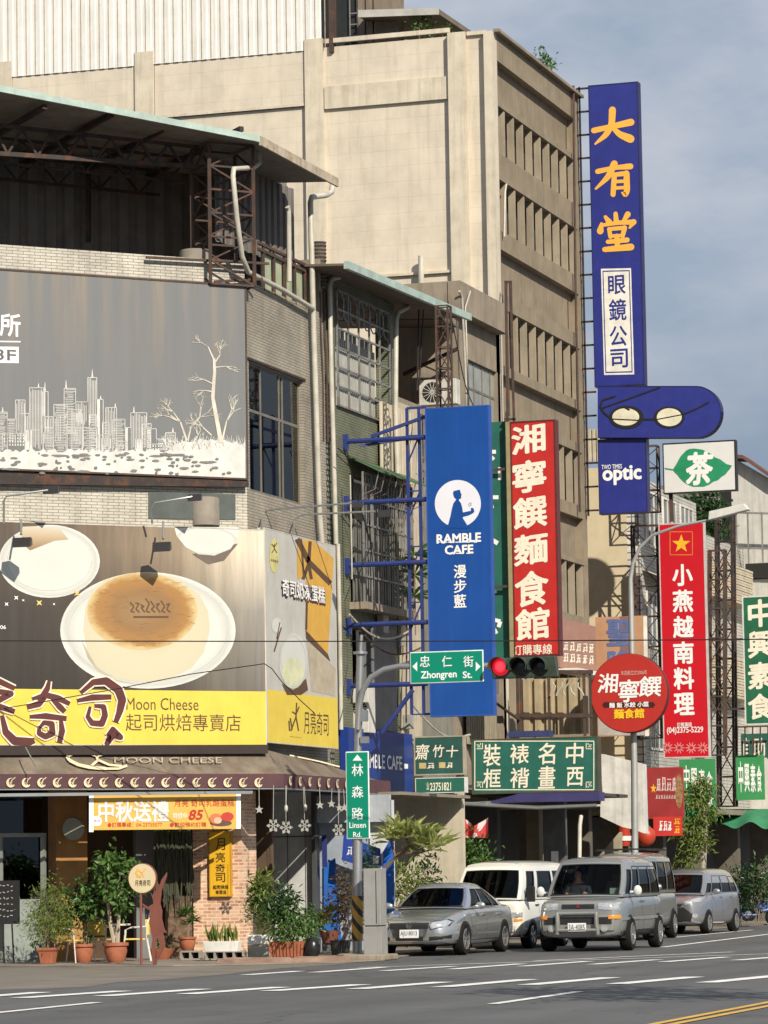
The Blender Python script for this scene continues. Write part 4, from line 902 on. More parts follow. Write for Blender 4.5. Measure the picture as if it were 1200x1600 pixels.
# ------------------------------------------------------------------ air conditioners
ACW = mat('ac_casing', (.55, .53, .48), .5, streak=.3)
def aircon(label, c, w=.8, h=.6, d=.35, rz=0):
    t = thing('air_conditioner', label, 'air conditioner', c, rz, 'air conditioner units on the walls')
    B(-w / 2, w / 2, 0, d, 0, h).build('casing', ACW, t, True, bevel=.015)
    fr0 = min(h, w) * .40; MB().lathe([(fr0, -.01), (fr0, -.005)], (-w * .14 * (w > h), 0, h * .5), 20, 'y').build('fan_opening', DARK, t, True)
    g = MB()
    xo = -w * .14 * (w > h)
    for k in range(7): g.bar((xo + fr0 * cos(k * .45), -.014, h * .5 + fr0 * sin(k * .45)), (xo - fr0 * cos(k * .45), -.014, h * .5 - fr0 * sin(k * .45)), .012)
    g.build('grille', ACW, t, True)
    return t
aircon('cream air conditioner unit above the tall blue sign', HY(684, 632, 13.2), .95, .62)
aircon('tall narrow pale air conditioner casing behind the signal pole', HY(563, 1145, 6.3), .40, 1.1, .5)

# ------------------------------------------------------------------ old concrete house
C_ = thing('old_concrete_house', 'stained old concrete house with a shadowed side wall and grey windows', 'building', (-1, 16, 0))
yc0, yc1 = 14.15, 18.4
zc1 = HX(712, 446).z
B(-1.75, -.02, yc0, yc0 + .25, 3.5, zc1).build('gable_wall', CONC, C_)
wz = (HX(755, 655).z, HX(755, 572).z); wy = (HX(732, 600).y, HX(782, 600).y)
fwl = MB(); fwl.box(-.25, 0, yc0 + .26, wy[0], 3.5, zc1 - .02).box(-.25, 0, wy[1], yc1, 3.5, zc1 - .02).box(-.25, 0, wy[0], wy[1], wz[1], zc1 - .02).box(-.25, 0, wy[0], wy[1], wz[0] - 2.2, wz[0])
fwl.build('front_wall', CONC, C_)
B(0.003, .32, yc0, yc1, zc1 - .75, zc1).build('parapet', CONC, C_)
B(.003, .12, yc0, yc0 + .5, zc1 - 3.2, zc1 - .78).build('corner_pier', CONC2, C_)
wfm = MB()
for i in range(5): wfm.box(-.12, -.07, wy[0] + (wy[1] - wy[0]) * i / 4 - .03, wy[0] + (wy[1] - wy[0]) * i / 4 + .03, wz[0], wz[1])
for i in range(3): wfm.box(-.125, -.075, wy[0], wy[1], wz[0] + (wz[1] - wz[0]) * i / 2 - .03, wz[0] + (wz[1] - wz[0]) * i / 2 + .03)
w = wfm.build('window', fr, C_); B(-.1, -.09, wy[0], wy[1], wz[0], wz[1]).build('pane', mat('dusty_glass', (.28, .29, .26), .25, streak=.3), w)
B(-1.6, -1.5, yc0, yc1, 3.5, zc1 - 1).build('room_wall', DKW, C_)
wfm = MB()
for k in range(5):
    y = yc0 + .4 + k * .85; wfm.box(-.03, .02, y, y + .05, 6.2, 8.0)
wfm.box(-.03, .02, yc0 + .4, yc0 + 3.8, 6.2, 6.26).box(-.03, .02, yc0 + .4, yc0 + 3.8, 7.94, 8.0); w = wfm.build('window', fr, C_)
B(-.06, -.04, yc0 + .4, yc0 + 3.8, 6.2, 8).build('pane', MATS['dusty_glass'], w)
sl = MB(); corr(sl, (.1, HX(722, 1100).y), (.1, HX(768, 1100).y), HX(745, 1165).z, HX(745, 1075).z, .16, .05); sl.build('slat_screen', mat('slat_wood', (.26, .23, .16), .7, streak=.4), C_)
sl = MB()
for k in range(8): sl.box(.0, .12, yc1 - .1 + k * .01, yc1, 3.5, 3.6)
for pts, x, r in (([(718, 455), (722, 465), (728, 600), (730, 650)], .35, .03), ([(735, 455), (727, 480), (733, 640)], .4, .02), ([(658, 400), (658, 445)], -2, .08), ([(792, 440), (791, 450), (793, 560), (795, 650)], .25, .035), ([(797, 440), (800, 560), (803, 650)], .3, .035)):
    ptube(pts, x, r, 'pipe', PIPE if pts[0][0] < 780 else RUST, C_)
# ground floor of the two houses: arcade walls
AR = mat('arcade_cream', (.52, .46, .35), .8, var=.12, streak=.25)
x0 = HY(652, 1300, 10.8).x; x1 = HY(722, 1300, 10.8).x
B(-6, x1, 10.8, 11.05, .02, 3.6).build('arcade_pier', AR, Bb)
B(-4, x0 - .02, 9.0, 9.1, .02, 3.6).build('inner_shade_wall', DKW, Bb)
BLW = mat('pale_blue_wall', (.32, .36, .42), .7, streak=.2); BLU = mat('cafe_blue', (.02, .13, .50), .6, var=.1)
xa = HY(496, 1300, 5.2).x; xb = HY(612, 1300, 5.2).x
B(xa, HY(578, 1300, 5.2).x, 5.2, 5.35, .02, 3.45).build('cafe_wall', BLW, Bb)
B(HY(578, 1300, 5.2).x + .01, xb, 5.15, 5.4, .02, HY(600, 1250, 5.2).z).build('cafe_pier', mat('cafe_pier_white', (.55, .56, .56), .7), Bb)
pb = MB(); pb.poly([HY(506, 1488, 5.13), HY(535, 1488, 5.13), HY(524, 1340, 5.13), HY(506, 1352, 5.13)]); pb.poly([HY(594, 1488, 5.12), HY(616, 1488, 5.12), HY(616, 1300, 5.12), HY(599, 1330, 5.12)])
pb.build('blue_wave', BLU, Bb)
B(xa, xb, 4.9, 5.19, HY(560, 1285, 5.2).z, 3.4).build('cafe_lintel', mat('cafe_lintel', (.40, .43, .46), .7, streak=.3), Bb)
B(.0, 1.35, 5.45, 10.75, 3.40, 3.47).build('shade_canopy', MATS['arcade_ceiling'], Bb)
B(.0, 3.0, 14.0, 19.3, 3.52, 3.6).build('shade_canopy', mat('canopy_dark', (.06, .055, .05), .8, rust=.3), C_); B(.0, 1.9, 19.35, 25.9, 3.5, 3.58).build('shade_canopy', MATS['canopy_dark'], C_)  # canopies added over the pavement to keep the arcade fronts in shade
# dark arcade fronts further along
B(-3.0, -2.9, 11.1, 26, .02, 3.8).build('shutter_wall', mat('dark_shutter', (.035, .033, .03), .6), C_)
B(-3, .3, 11.1, 18.4, 3.5, 3.7).build('arcade_ceiling', MATS['arcade_ceiling'], C_)
x0 = HY(823, 1350, 16).x; x1 = HY(843, 1350, 16).x; B(x0, x1, 16, 16.4, .02, 3.6).build('arcade_post', mat('arcade_post', (.20, .17, .11), .8), C_)
SLT = mat('slate_wall', (.095, .095, .092), .7, var=.3)
x0 = HY(851, 1350, 15.2).x; x1 = HY(884, 1350, 15.2).x; B(x0, x1, 15.2, 15.4, .02, 3.5).build('slate_pier', SLT, C_)
x0 = HY(764, 1350, 15).x; x1 = HY(778, 1350, 15).x; B(x0, x1, 15, 15.3, .02, 3.5).build('slate_post', SLT, C_)
B(x0, HY(856, 1350, 15.6).x, 15.6, 15.9, HY(800, 1265, 15.6).z, 3.62).build('arcade_beam', mat('arcade_beam', (.28, .22, .15), .8, streak=.4), C_)
B(HY(862, 1380, 15.17).x, HY(873, 1380, 15.17).x, 15.17, 15.19, HY(868, 1388, 15.17).z, HY(868, 1330, 15.17).z).build('notice', WHITE, C_)
ptube([(905, 1380), (906, 1290), (908, 1275)], 3.4, .05, 'pipe', PIPE, C_)

cbm = random.Random(5)
for k, (pa_, pb_, x_) in enumerate((((528, 700), (640, 742), .1), ((540, 790), (628, 830), .2), ((545, 960), (640, 985), .25), ((618, 745), (622, 1120), .25), ((632, 760), (636, 1130), .2), ((645, 1100), (735, 1148), .5), ((700, 470), (742, 640), .4), ((560, 985), (660, 1010), .3), ((655, 640), (650, 740), .4), ((575, 745), (585, 960), .42))):
    a_, b_ = HX(*pa_, x_), HX(*pb_, x_); pts = []
    for i in range(13):
        f = i / 12; p = a_.lerp(b_, f); p.z -= .35 * sin(pi * f) * (1 if abs(pa_[0] - pb_[0]) > 30 else .0); p.y += .06 * sin(7 * f + k) ; pts.append(p)
    MB().tube(pts, .014 + .006 * (k % 3), 5).build('cable', [BLACK, RUST, PIPE][k % 3], Bb)
bx_ = MB()
for px, py, s_ in ((600, 975, .2), (640, 1128, .16), (628, 1000, .14)): p = HX(px, py, .15); bx_.box(p.x - .1, p.x + .05, p.y - s_, p.y + s_, p.z - s_, p.z + s_)
bx_.build_each('meter_box', mat('meter_grey', (.30, .30, .27), .6, streak=.3), Bb)

# ------------------------------------------------------------------ big concrete block
D_ = thing('tall_concrete_block', 'tall beige concrete block with louvred street front rising behind the shophouses', 'building', (-4, 22, 0))
yd = 18.7; yd2 = HX(903, 140).y
zd = HY(775, 46, yd).z
BEW = brick('beige_render', (.59, .52, .41), (.575, .505, .395), (.54, .475, .37), 400, .42, (1, 0), .012, bump=.25, var=.12, streak=.28)
BEP = mat('beige_pilaster', (.56, .495, .385), .85, var=.12, streak=.32, bump=.2)
B(-24, -.004, yd, yd + .3, 3.5, zd - .07).build('side_wall', BEW, D_)
pi_ = MB()
def pil(pxa, pxb, pya, pyb, dep=.14):
    a = HY(pxa, 300, yd); b = HY(pxb, 300, yd); z1 = HY((pxa + pxb) / 2, pya, yd).z; z0 = HY((pxa + pxb) / 2, pyb, yd).z if pyb else 3.5
    pi_.box(a.x, b.x, yd - dep, yd - .002, z0, z1)
pil(-10, 22, 98, None); pil(215, 244, 82, None); pil(481, 509, 62, None); pil(706, 733, 52, None, .17)
b_ = HY(763, 300, yd); pi_.box(b_.x, .0, yd - .2, yd - .002, 3.5, zd - .065)
pi_.build_each('pilaster', BEP, D_)
bm_ = MB()
for xa, xb, ya, yb in ((509, 706, 128, 163), (509, 706, 53, 60), (733, 763, 49, 55), (244, 481, 172, 176), (509, 706, 429, 433)):
    a = HY(xa, 200, yd); b = HY(xb, 200, yd); z1 = HY((xa + xb) / 2, ya, yd).z; z0 = HY((xa + xb) / 2, yb, yd).z
    bm_.box(a.x + .002, b.x - .002, yd - .09, yd - .003, z0, z1)
bm_.build_each('beam', BEP, D_)
# panel upper part on the left bays is thicker
tp = MB()
for xa, xb, ya, yb in ((22, 215, 100, 185), (244, 481, 80, 176)):
    a = HY(xa, 200, yd); b = HY(xb, 200, yd); tp.box(a.x + .002, b.x - .002, yd - .075, yd - .003, HY((xa + xb) / 2, yb, yd).z, HY((xa + xb) / 2, ya, yd).z)
tp.build_each('upper_panel', BEW, D_)
# white clad storey on top, left
wc = MB(); zc0 = zd - .13; xr = HY(515, 30, yd).x
corr(wc, (-24, yd - .1), (xr, yd - .1), zc0, zc0 + 3.6, .268, .018); wc.build('white_cladding', mat('white_cladding', (.70, .69, .64), .5, var=.06, streak=.3, dirt=(.25, .13, .06)), D_)
nl = MB()
k = 0
x = -23.9
while x < xr: nl.box(x, x + .014, yd - .124, yd - .09, zc0 + .05, zc0 + 3.5); x += .268
nl.build('cladding_seam', mat('rust_seam', (.44, .34, .25), .8, rust=.4), D_)
B(xr + .01, xr + .12, yd - .1, yd + .2, zc0 - .1, zc0 + 3.6).build('rust_corner', RUST, D_)
# roof penthouse on the right with eave
xe = HY(684, 20, yd + 1.2).x
B(xr - .8, HY(560, 40, yd + 1.0).x, yd + 1.0, yd + 1.1, zd - .6, zd + 3).build('penthouse_window', mat('dark_glass', (.03, .035, .035), .15), D_)
pg = MB()
for k in range(4): pg.box(xr + .25 + k * .22, xr + .28 + k * .22, yd + .9, yd + .94, zd - .3, zd + 2)
for k in range(4): pg.box(xr + .25, xr + 1.1, yd + .905, yd + .935, zd + .1 + k * .3, zd + .13 + k * .3)
pg.build('penthouse_grille', CAGE, D_)
B(HY(560, 40, yd + 1.0).x + .01, xe - 1.0, yd + .9, yd + 1.4, zd - .6, zd + 3).build('penthouse_wall', mat('penthouse_wall', (.20, .16, .12), .9, streak=.6), D_)
e0 = HY(560, 8, yd + .2); e1 = HY(686, 22, yd + .2)
MB().slab([(e0.x, yd + .2, e1.z + .12), (e1.x, yd + .2, e1.z), (e1.x, yd + 4, e1.z + .1), (e0.x, yd + 4, e1.z + .35)], (0, 0, .14)).build('penthouse_eave', mat('eave_board', (.16, .13, .10), .8), D_)
MB().slab([(e0.x, yd + .15, e1.z + .10), (e1.x, yd + .15, e1.z - .02), (e1.x, yd + .15, e1.z + .16), (e0.x, yd + .15, e1.z + .30)], (0, .05, 0)).build('penthouse_fascia', mat('fascia_pale', (.42, .40, .36), .6), D_)
B(-24, -.3, yd + .35, yd2, zd - .9, zd - .7).build('roof_slab', CONC, D_)
# louvred street front
R = lambda d: zd - d
fins = ((20.05, 21.3), (18.0, 19.35), (14.45, 15.95), (11.5, 13.0), (8.4, 9.85), (5.3, 6.75))
recs = ((21.45, 22.5), (16.35, 17.5), (13.25, 14.2), (9.98, 11.15), (6.95, 8.15))
dz = zd - 23.25
solid = sorted(list(fins) + list(recs)); bands = []; z = 3.5
for a, b in solid: bands.append((z, a + dz)); z = b + dz
bands.append((z, zd))
fm_ = MB()
for a, b in bands: fm_.box(-.45, 0, yd + .303, yd2, a, b)
for a, b in fins + recs:
    fm_.box(-.45, -.0015, yd + .303, yd + .32, a + dz, b + dz); fm_.box(-.45, -.0015, yd2 - .42, yd2, a + dz, b + dz)
fm_.build('front_frame', CONC2, D_)
fn = MB(); nf = 9
for a, b in fins:
    wdt = (yd2 - .42 - yd - .22) / nf
    for i in range(1, nf + 1):
        yy = yd + .22 + wdt * i; fn.box(-.20, -.03, yy - .17, yy - .06, a + dz, b + dz)
fn.build_each('louvre', mat('louvre_concrete', (.31, .26, .185), .85, var=.18, scale=1.5, bump=.3, streak=.4), D_)
rc = MB()
for a, b in recs: rc.box(-.42, -.22, yd + .22, yd2 - .42, a + dz, b + dz)
rc.build_each('recessed_panel', CONC2, D_)
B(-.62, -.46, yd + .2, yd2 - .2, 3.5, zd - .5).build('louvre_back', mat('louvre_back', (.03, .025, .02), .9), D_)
B(-14, -.47, yd2 - .2, yd2, 3.5, zd - .02).build('far_wall', CONC2, D_)
B(.003, .16, yd - .02, yd2 + .02, zd - .06, zd + .02).build('coping', CONC2, D_)
ptube([(791, 288), (789, 300), (788, 370)], .08, .03, 'pipe', PIPE, D_)
ptube([(896, 134), (897, 250), (899, 430), (903, 640), (906, 800)], .1, .035, 'pipe', RUST, D_)

# ------------------------------------------------------------------ yellow stucco house
E_ = thing('cream_stucco_house', 'cream stucco house with cracked plain side wall and white tiled corner', 'building', (-2, 30, 0))
ye = 31.8; xe1 = HY(982, 950, ye).x; xe0 = -6
STU = mat('cream_stucco', (.58, .49, .33), .85, var=.07, bump=.2, streak=.08)
zet = HY(950, 730, ye).z
B(xe0, xe1, ye, ye + .25, 3.4, zet).build('side_wall', STU, E_)
wt = brick('white_square_tile', (.62, .60, .54), (.58, .56, .50), (.16, .14, .12), .19, .21, (1, 1), .02, streak=.1, off=0)
xw = HY(1001, 950, ye).x
B(xe1 + .002, xw, ye + .01, ye + .24, 3.4, zet).build('tiled_corner', wt, E_)
B(xe0, xe1 - .3, ye + .26, ye + 5, 3.4, zet).build('upper_body', STU, E_)
ps = MB(); a0 = HY(911, 720, ye - .05); b0 = HY(926, 720, ye - .05); corr(ps, (a0.x, ye - .08), (b0.x + .4, ye - .08), HY(915, 722, ye).z, HY(915, 672, ye).z, .13, .04); ps.build('roof_sheet', mat('roof_sheet_cream', (.45, .40, .30), .7), E_)

# ------------------------------------------------------------------ white tiled row house and the ones beyond
F_ = thing('white_tiled_house', 'white tiled row house with dark framed windows behind the red banner', 'building', (-1, 38, 0))
xf = xw - .05
y0, y1 = ye + .3, 46.5
FT = brick('white_small_tile', (.44, .43, .39), (.40, .39, .35), (.2, .19, .17), .2, .1, (0, 1), .012, streak=.3)
zft = HX(1060, 775, xf).z
B(-8, xf, y0, y0 + 7.5, 3.3, zft).build('front_wall', FT, F_)
zf2 = HX(1120, 770, xf).z
B(-8, xf - .01, y0 + 7.55, y1, 3.3, zf2 - 1.5).build('rear_wall', FT, F_)
for z in (5.2, 8.2, 11.2):
    for k in range(3):
        ya = y0 + .6 + 2.3 * k
        if z > zft - 1.5: continue
        wm = MB(); wm.box(xf, xf + .05, ya, ya + 1.7, z, z + .07).box(xf, xf + .05, ya, ya + 1.7, z + 1.6, z + 1.67)
        for q in range(4): wm.box(xf, xf + .045, ya + q * .55, ya + .06 + q * .55, z + .07, z + 1.6)
        w = wm.build('window', mat('white_frame', (.6, .58, .52), .5), F_); B(xf + .004, xf + .02, ya + .06, ya + 1.65, z + .07, z + 1.6).build('pane', mat('blue_grey_pane', (.10, .12, .14), .15), w)
    aw_ = MB().slab([(xf, y0 + .2, z + 2.25), (xf, y0 + 7.3, z + 2.25), (xf + .7, y0 + 7.3, z + 1.95), (xf + .7, y0 + .2, z + 1.95)], (0, 0, .03))
    if z < zft - 2: aw_.build('window_hood', mat('striped_hood', (.45, .42, .35), .7, streak=.3), F_)
# rear part with corrugated balcony fronts and rails
bl_ = MB()
for z, h_ in ((HX(1120, 940, xf).z, 1.2), (HX(1120, 1090, xf).z, 1.3)):
    for k in range(14): bl_.box(xf, xf + .5 + .015 * (k % 2), y0 + 7.7, y1 - 1, z + k * h_ / 14, z + (k + .8) * h_ / 14)
bl_.build('slatted_balcony', mat('slatted_cream', (.50, .44, .33), .7, streak=.35), F_)
G_ = thing('grey_house', 'pale grey end house with brown eaves and a dark slit window at the right edge', 'building', (0, 48, 0))
yg = 46.6
GW = mat('pale_grey_wall', (.50, .48, .43), .8, var=.12, streak=.35)
xg0 = HY(1146, 900, yg).x; zg = HY(1150, 738, yg).z
a = HY(1150, 718, yg); b = HY(1215, 755, yg)
MB().slab([(xg0, yg, 3.2), (xg0 + 9, yg, 3.2), (xg0 + 9, yg, b.z), (b.x, yg, b.z), (a.x, yg, a.z), (xg0, yg, a.z)], (0, .3, 0)).build('end_wall', GW, G_)
MB().slab([(xg0 - .9, yg - .4, a.z + .1), (a.x + .3, yg - .4, a.z - .02), (b.x, yg - .4, b.z + .02), (b.x + 5, yg - .4, b.z - .4), (b.x + 5, yg - .4, b.z - .3), (b.x, yg - .4, b.z + .14), (a.x + .3, yg - .4, a.z + .10), (xg0 - .9, yg - .4, a.z + .22)], (0, 1.2, 0)).build('roof', mat('brown_roof', (.13, .06, .045), .7), G_)
xa_ = HY(1166, 893, yg).x; B(xa_, xg0 + 8, yg - .03, yg - .005, HY(1185, 905, yg).z, HY(1185, 880, yg).z).build('slit_window', DARK, G_)
rl = MB()
for py in (800, 855): rl.bar(HY(1120, py, yg - 1), HY(1260, py + 4, yg - 1), .06)
for px in (1150, 1168, 1190): rl.bar(HY(px, 800, yg - 1), HY(px + 2, 880, yg - 1), .05)
rl.build('roof_railing', CAGE, G_)
B(xf - 3, xg0 - .02, yg + .5, yg + .7, 3, HY(1080, 775, yg + .5).z + .4).build('rear_wall', mat('shade_grey', (.16, .15, .13), .8, streak=.4), G_)
# ground storey of the right hand row
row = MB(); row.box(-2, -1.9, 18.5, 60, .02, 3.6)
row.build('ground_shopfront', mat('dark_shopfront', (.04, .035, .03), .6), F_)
B(-3, 2.1, 26.0, 60, 3.3, 3.45).build('arcade_ceiling', MATS['arcade_ceiling'], F_)
for k, yy in enumerate((18.6, 22.6, 26.8, 31, 36, 41, 46.5)):
    B(.3, 1.1, yy, yy + .35, .02, 3.3).build('arcade_pillar', mat('arcade_pillar', (.13, .115, .09), .8, streak=.3), F_)
H_ = thing('plain_block', 'plain shaded building closing the far end of the street', 'building', (8, 92, 0))
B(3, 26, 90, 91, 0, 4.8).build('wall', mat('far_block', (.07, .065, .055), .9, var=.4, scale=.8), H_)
B(2.8, 26.2, 89.8, 91.2, 4.8, 5.0).build('coping', CONC, H_)
# ------------------------------------------------------------------ tall projecting signs
BLUE = mat('sign_blue', (.004, .058, .27), .45, var=.1, scale=1, streak=.12, dirt=(.06, .13, .30))
BSTEEL = mat('blue_steel', (.018, .038, .17), .5, var=.15, rust=.15)
GREEN = mat('sign_green', (.022, .16, .085), .45, var=.08)
DGREEN = mat('sign_dark_green', (.018, .115, .085), .5, var=.15, streak=.2, dirt=(.06, .16, .12))
REDS = mat('sign_red', (.46, .022, .018), .45, var=.1, streak=.15, dirt=(.42, .10, .08))
NAVY = mat('sign_navy', (.022, .03, .20), .42, var=.1, streak=.1, dirt=(.05, .06, .24))
GOLDI = mat('gold_ink', (.80, .40, .06), .5, var=.05)
RA = Panel('tall_cafe_sign', 'tall plain blue cafe sign with a white round man silhouette, on blue arms', 'sign', (0, 5.75), (1, 0), 668, 768, 635, 1119, thick=.2)
RA.board(BLUE); RA.frame(mat('blue_rim', (.02, .075, .32), .45), .03, .004)
def cv(pts, sx=4, ox=520, oy=600): return [(ox + x / sx, oy + y / sx) for x, y in pts]
RA.ell(715.5, 787, 36, 37, mat('print_pale', (.68, .68, .74), .5, var=.03), 'round_mark', -.006, 48)
RA.poly(cv([(752, 680), (757, 668), (775, 665), (793, 660), (797, 668), (800, 680), (806, 692), (803, 700), (803, 715), (790, 720), (790, 730), (802, 745), (810, 775), (814, 803), (850, 795), (864, 793), (863, 776), (878, 774), (886, 795), (880, 806), (850, 822), (818, 830), (812, 836), (852, 900), (700, 900), (722, 878), (735, 830), (745, 780), (755, 745), (772, 722), (762, 712), (755, 700)]), BLUE, 'man_silhouette', -.009)
st = MB(); RA.stroke(st, cv([(855, 768), (850, 752), (858, 742)]), .8, y=-.01); RA.stroke(st, cv([(866, 762), (862, 748), (868, 740)]), .8, y=-.01); st.build('steam_mark', BLUE, RA.t, True)
def slab_txt(P, s, box, m, bold):
    P.txt(s, m, box, bold)
    x0, y0, x1, y1 = box
slab_txt(RA, 'RAMBLE', (682, 835, 752, 846.5), WHITE_INK, .035); slab_txt(RA, 'CAFE', (695, 852.5, 740, 865), WHITE_INK, .035)
sr = MB()
for w, (x0, y0, x1, y1) in (('RAMBLE', (682, 835, 752, 847.5)), ('CAFE', (695, 852, 740, 865))):
    n = len(w)
    for i in range(n):
        xa = x0 + (x1 - x0) * i / n; d = (x1 - x0) / n
        if w[i] in 'RAMBLEF':
            RA.stroke(sr, [(xa, y1 - .4), (xa + d * .45, y1 - .4)], 1.6, y=-.0085)
            if w[i] in 'RAM': RA.stroke(sr, [(xa + d * .55, y1 - .4), (xa + d * .98, y1 - .4)], 1.6, y=-.0085)
sr.build('serif', WHITE_INK, RA.t, True)
RA.vtxt('漫步藍', WHITE_INK, 709, 729, [(883, 903), (906, 926), (929, 949)], .015)
ys_ = (683, 780, 878, 972, 1068)
am = MB()
for y in ys_:
    a = HY(537, y, 5.85); b = HY(668, y, 5.85); am.tube([V((.0, 5.85, b.z)), V((b.x, 5.85, b.z))], .055, 8); am.box(.0, .10, 5.79, 5.91, b.z - .2, b.z + .16)
am.bar(HY(580, 682, 5.85), HY(668, 650, 5.95), .07).bar(HY(562, 697, 5.85), HY(645, 684, 6.3), .06).bar(HY(597, 1145, 5.85), HY(645, 1078, 5.85), .08)
a = HY(645, 637, 5.9); b = HY(652, 1116, 5.9); bx = (a.x + b.x) / 2
for dx in (0, .28): am.bar((bx + dx - .15, 5.95, b.z), (bx + dx - .15, 5.95, a.z), .06)
am.bar((bx + .1, 5.95, b.z), (bx + .4, 5.95, b.z), .05).bar((bx - .15, 5.95, a.z), (bx + .3, 5.95, a.z), .05)
for k in range(11): am.bar((bx - .15, 5.95, b.z + (a.z - b.z) * k / 11), (bx + .13, 5.95, b.z + (a.z - b.z) * ((k + (k % 2)) / 11)), .03)
am.build('support_arms', BSTEEL, RA.t)
lb = MB(); lattice(lb, HY(683, 640, 6.4), HY(681, 478, 6.4), (1, 0, 0), (0, 1, 0), .27, .27, 5, .02, .014)
tag(lb.build('thin_lattice_mast', RUST), 'thin dark lattice mast rising above the tall blue sign to the teal gutter', 'mast')
RS = Panel('red_noodle_sign', 'tall red noodle shop sign with large cream brush characters', 'sign', (0, 12.9), (1, 0), 800, 871, 657, 1025, thick=.3)
RS.board(REDS); RS.frame(mat('dark_red_rim', (.10, .02, .018), .5), .035, .01)
B(-.10, -.004, -.03, .3, 0, RS.h).build('edge_strip', mat('tan_edge', (.28, .24, .12), .6), RS.t, True)
RS.vtxt('湘寧饌麵食館', CREAM_INK, 798.5, 853, [(665, 707), (720, 768), (777, 824), (835, 881), (893, 946), (951, 999)], .028, drift=1.3, shear=.1); RS.txt('訂購專線', CREAM_INK, (801, 1008, 863, 1022), .01)
rk = MB()
for z in (.3, .8): rk.bar((.0, 12.95, RS.o.z + RS.h * z), (RS.o.x, 12.95, RS.o.z + RS.h * z), .06)
rk.bar(HY(790, 440, 12.95), HY(793, 660, 12.95), .05).bar(HY(798, 440, 12.95), HY(803, 660, 12.95), .05).bar(HY(788, 655, 12.95), HY(806, 655, 12.95), .05).bar(HY(788, 440, 12.95), HY(800, 440, 12.95), .04)
rk.build('support_frame', RUST, RS.t)
GS = Panel('green_sign', 'tall dark green sign half hidden behind the blue cafe sign, white strokes showing', 'sign', (0, 13.1), (1, 0), 728, 792.5, 660, 1036, thick=.1)
GS.board(DGREEN); fr_ = MB()
for st, w in (([(766, 706), (775, 706)], 6), ([(766, 712), (772, 718)], 5), ([(781, 730), (781, 750)], 5.5), ([(766, 777), (779, 777)], 6), ([(768, 786), (770, 794)], 4), ([(766, 842), (778, 849)], 7), ([(769, 893), (770, 912)], 3), ([(768, 928), (776, 924)], 4), ([(770, 968), (782, 971), (779, 980)], 6), ([(772, 983), (776, 990)], 6)): GS.stroke(fr_, st, w)
fr_.build('lettering', WHITE_INK, GS.t, True)
sf = MB()
for y0 in (706, 737, 944, 978):
    a0 = HY(621, y0, 13.15); b0 = HY(735, y0 - 2, 13.15); a1 = HY(621, y0 + 17, 13.15); b1 = HY(735, y0 + 15, 13.15)
    sf.bar(a0, b0, .04).bar(a1, b1, .04)
    for k in range(12): sf.bar((a0 if k % 2 else a1).lerp(b0 if k % 2 else b1, k / 12), (a1 if k % 2 else a0).lerp(b1 if k % 2 else b0, (k + 1) / 12), .028)
sf.build('support_arms', RUST, GS.t)
# navy optician sign
yo = yd2 - .3
OS = Panel('navy_optician_sign', 'very tall navy optician sign with gold characters above a white boxed column', 'sign', (0, yo), (1, 0), 924, 1002, 130, 603, thick=.32)
OS.board(NAVY); OS.frame(mat('navy_rim', (.02, .02, .09), .5), .03, .008)
def brush(P, m, strokes):
    for ch_ in strokes:
        mb = MB(); i = 0
        for pts, ws in ch_:
            # smooth the stroke, then lay tapered quads with round joins
            sm = []
            for k in range(len(pts) - 1):
                for q in range(5):
                    f = q / 5; sm.append(((pts[k][0] + (pts[k + 1][0] - pts[k][0]) * f), (pts[k][1] + (pts[k + 1][1] - pts[k][1]) * f), ws[k] + (ws[k + 1] - ws[k]) * f))
            sm.append((*pts[-1], ws[-1]))
            for _ in range(2):
                sm = [sm[0]] + [tuple((sm[k - 1][j] + 2 * sm[k][j] + sm[k + 1][j]) / 4 for j in range(3)) for k in range(1, len(sm) - 1)] + [sm[-1]]
            lf, rt = [], []
            for k, a in enumerate(sm):
                p_, q_ = sm[max(k - 1, 0)], sm[min(k + 1, len(sm) - 1)]; dx, dy = q_[0] - p_[0], q_[1] - p_[1]; l = max(1e-6, sqrt(dx * dx + dy * dy))
                nx, ny = -dy / l * a[2] / 2, dx / l * a[2] / 2; lf.append((a[0] + nx, a[1] + ny)); rt.append((a[0] - nx, a[1] - ny))
            def cap(a, b):
                dx, dy = a[0] - b[0], a[1] - b[1]; l = max(1e-6, sqrt(dx * dx + dy * dy)); t0 = atan2(dy, dx); r = a[2] / 2
                return [(a[0] + r * cos(t0 + s_), a[1] + r * sin(t0 + s_)) for s_ in (-.9, -.3, .3, .9)]
            for k in range(len(sm) - 1): P.poly([lf[k], lf[k + 1], rt[k + 1], rt[k]], None, y=-.008 - .0004 * i, mb=mb)
            for a, b, l_, r_ in ((sm[0], sm[1], lf[0], rt[0]), (sm[-1], sm[-2], lf[-1], rt[-1])):
                c_ = cap(a, b); d0 = (c_[0][0] - l_[0]) ** 2 + (c_[0][1] - l_[1]) ** 2; d1 = (c_[0][0] - r_[0]) ** 2 + (c_[0][1] - r_[1]) ** 2
                P.poly(([l_] + c_ + [r_]) if d0 < d1 else ([r_] + c_ + [l_]), None, y=-.008 - .0004 * i, mb=mb)
            i += 1
        mb.build('lettering', m, P.t, True)
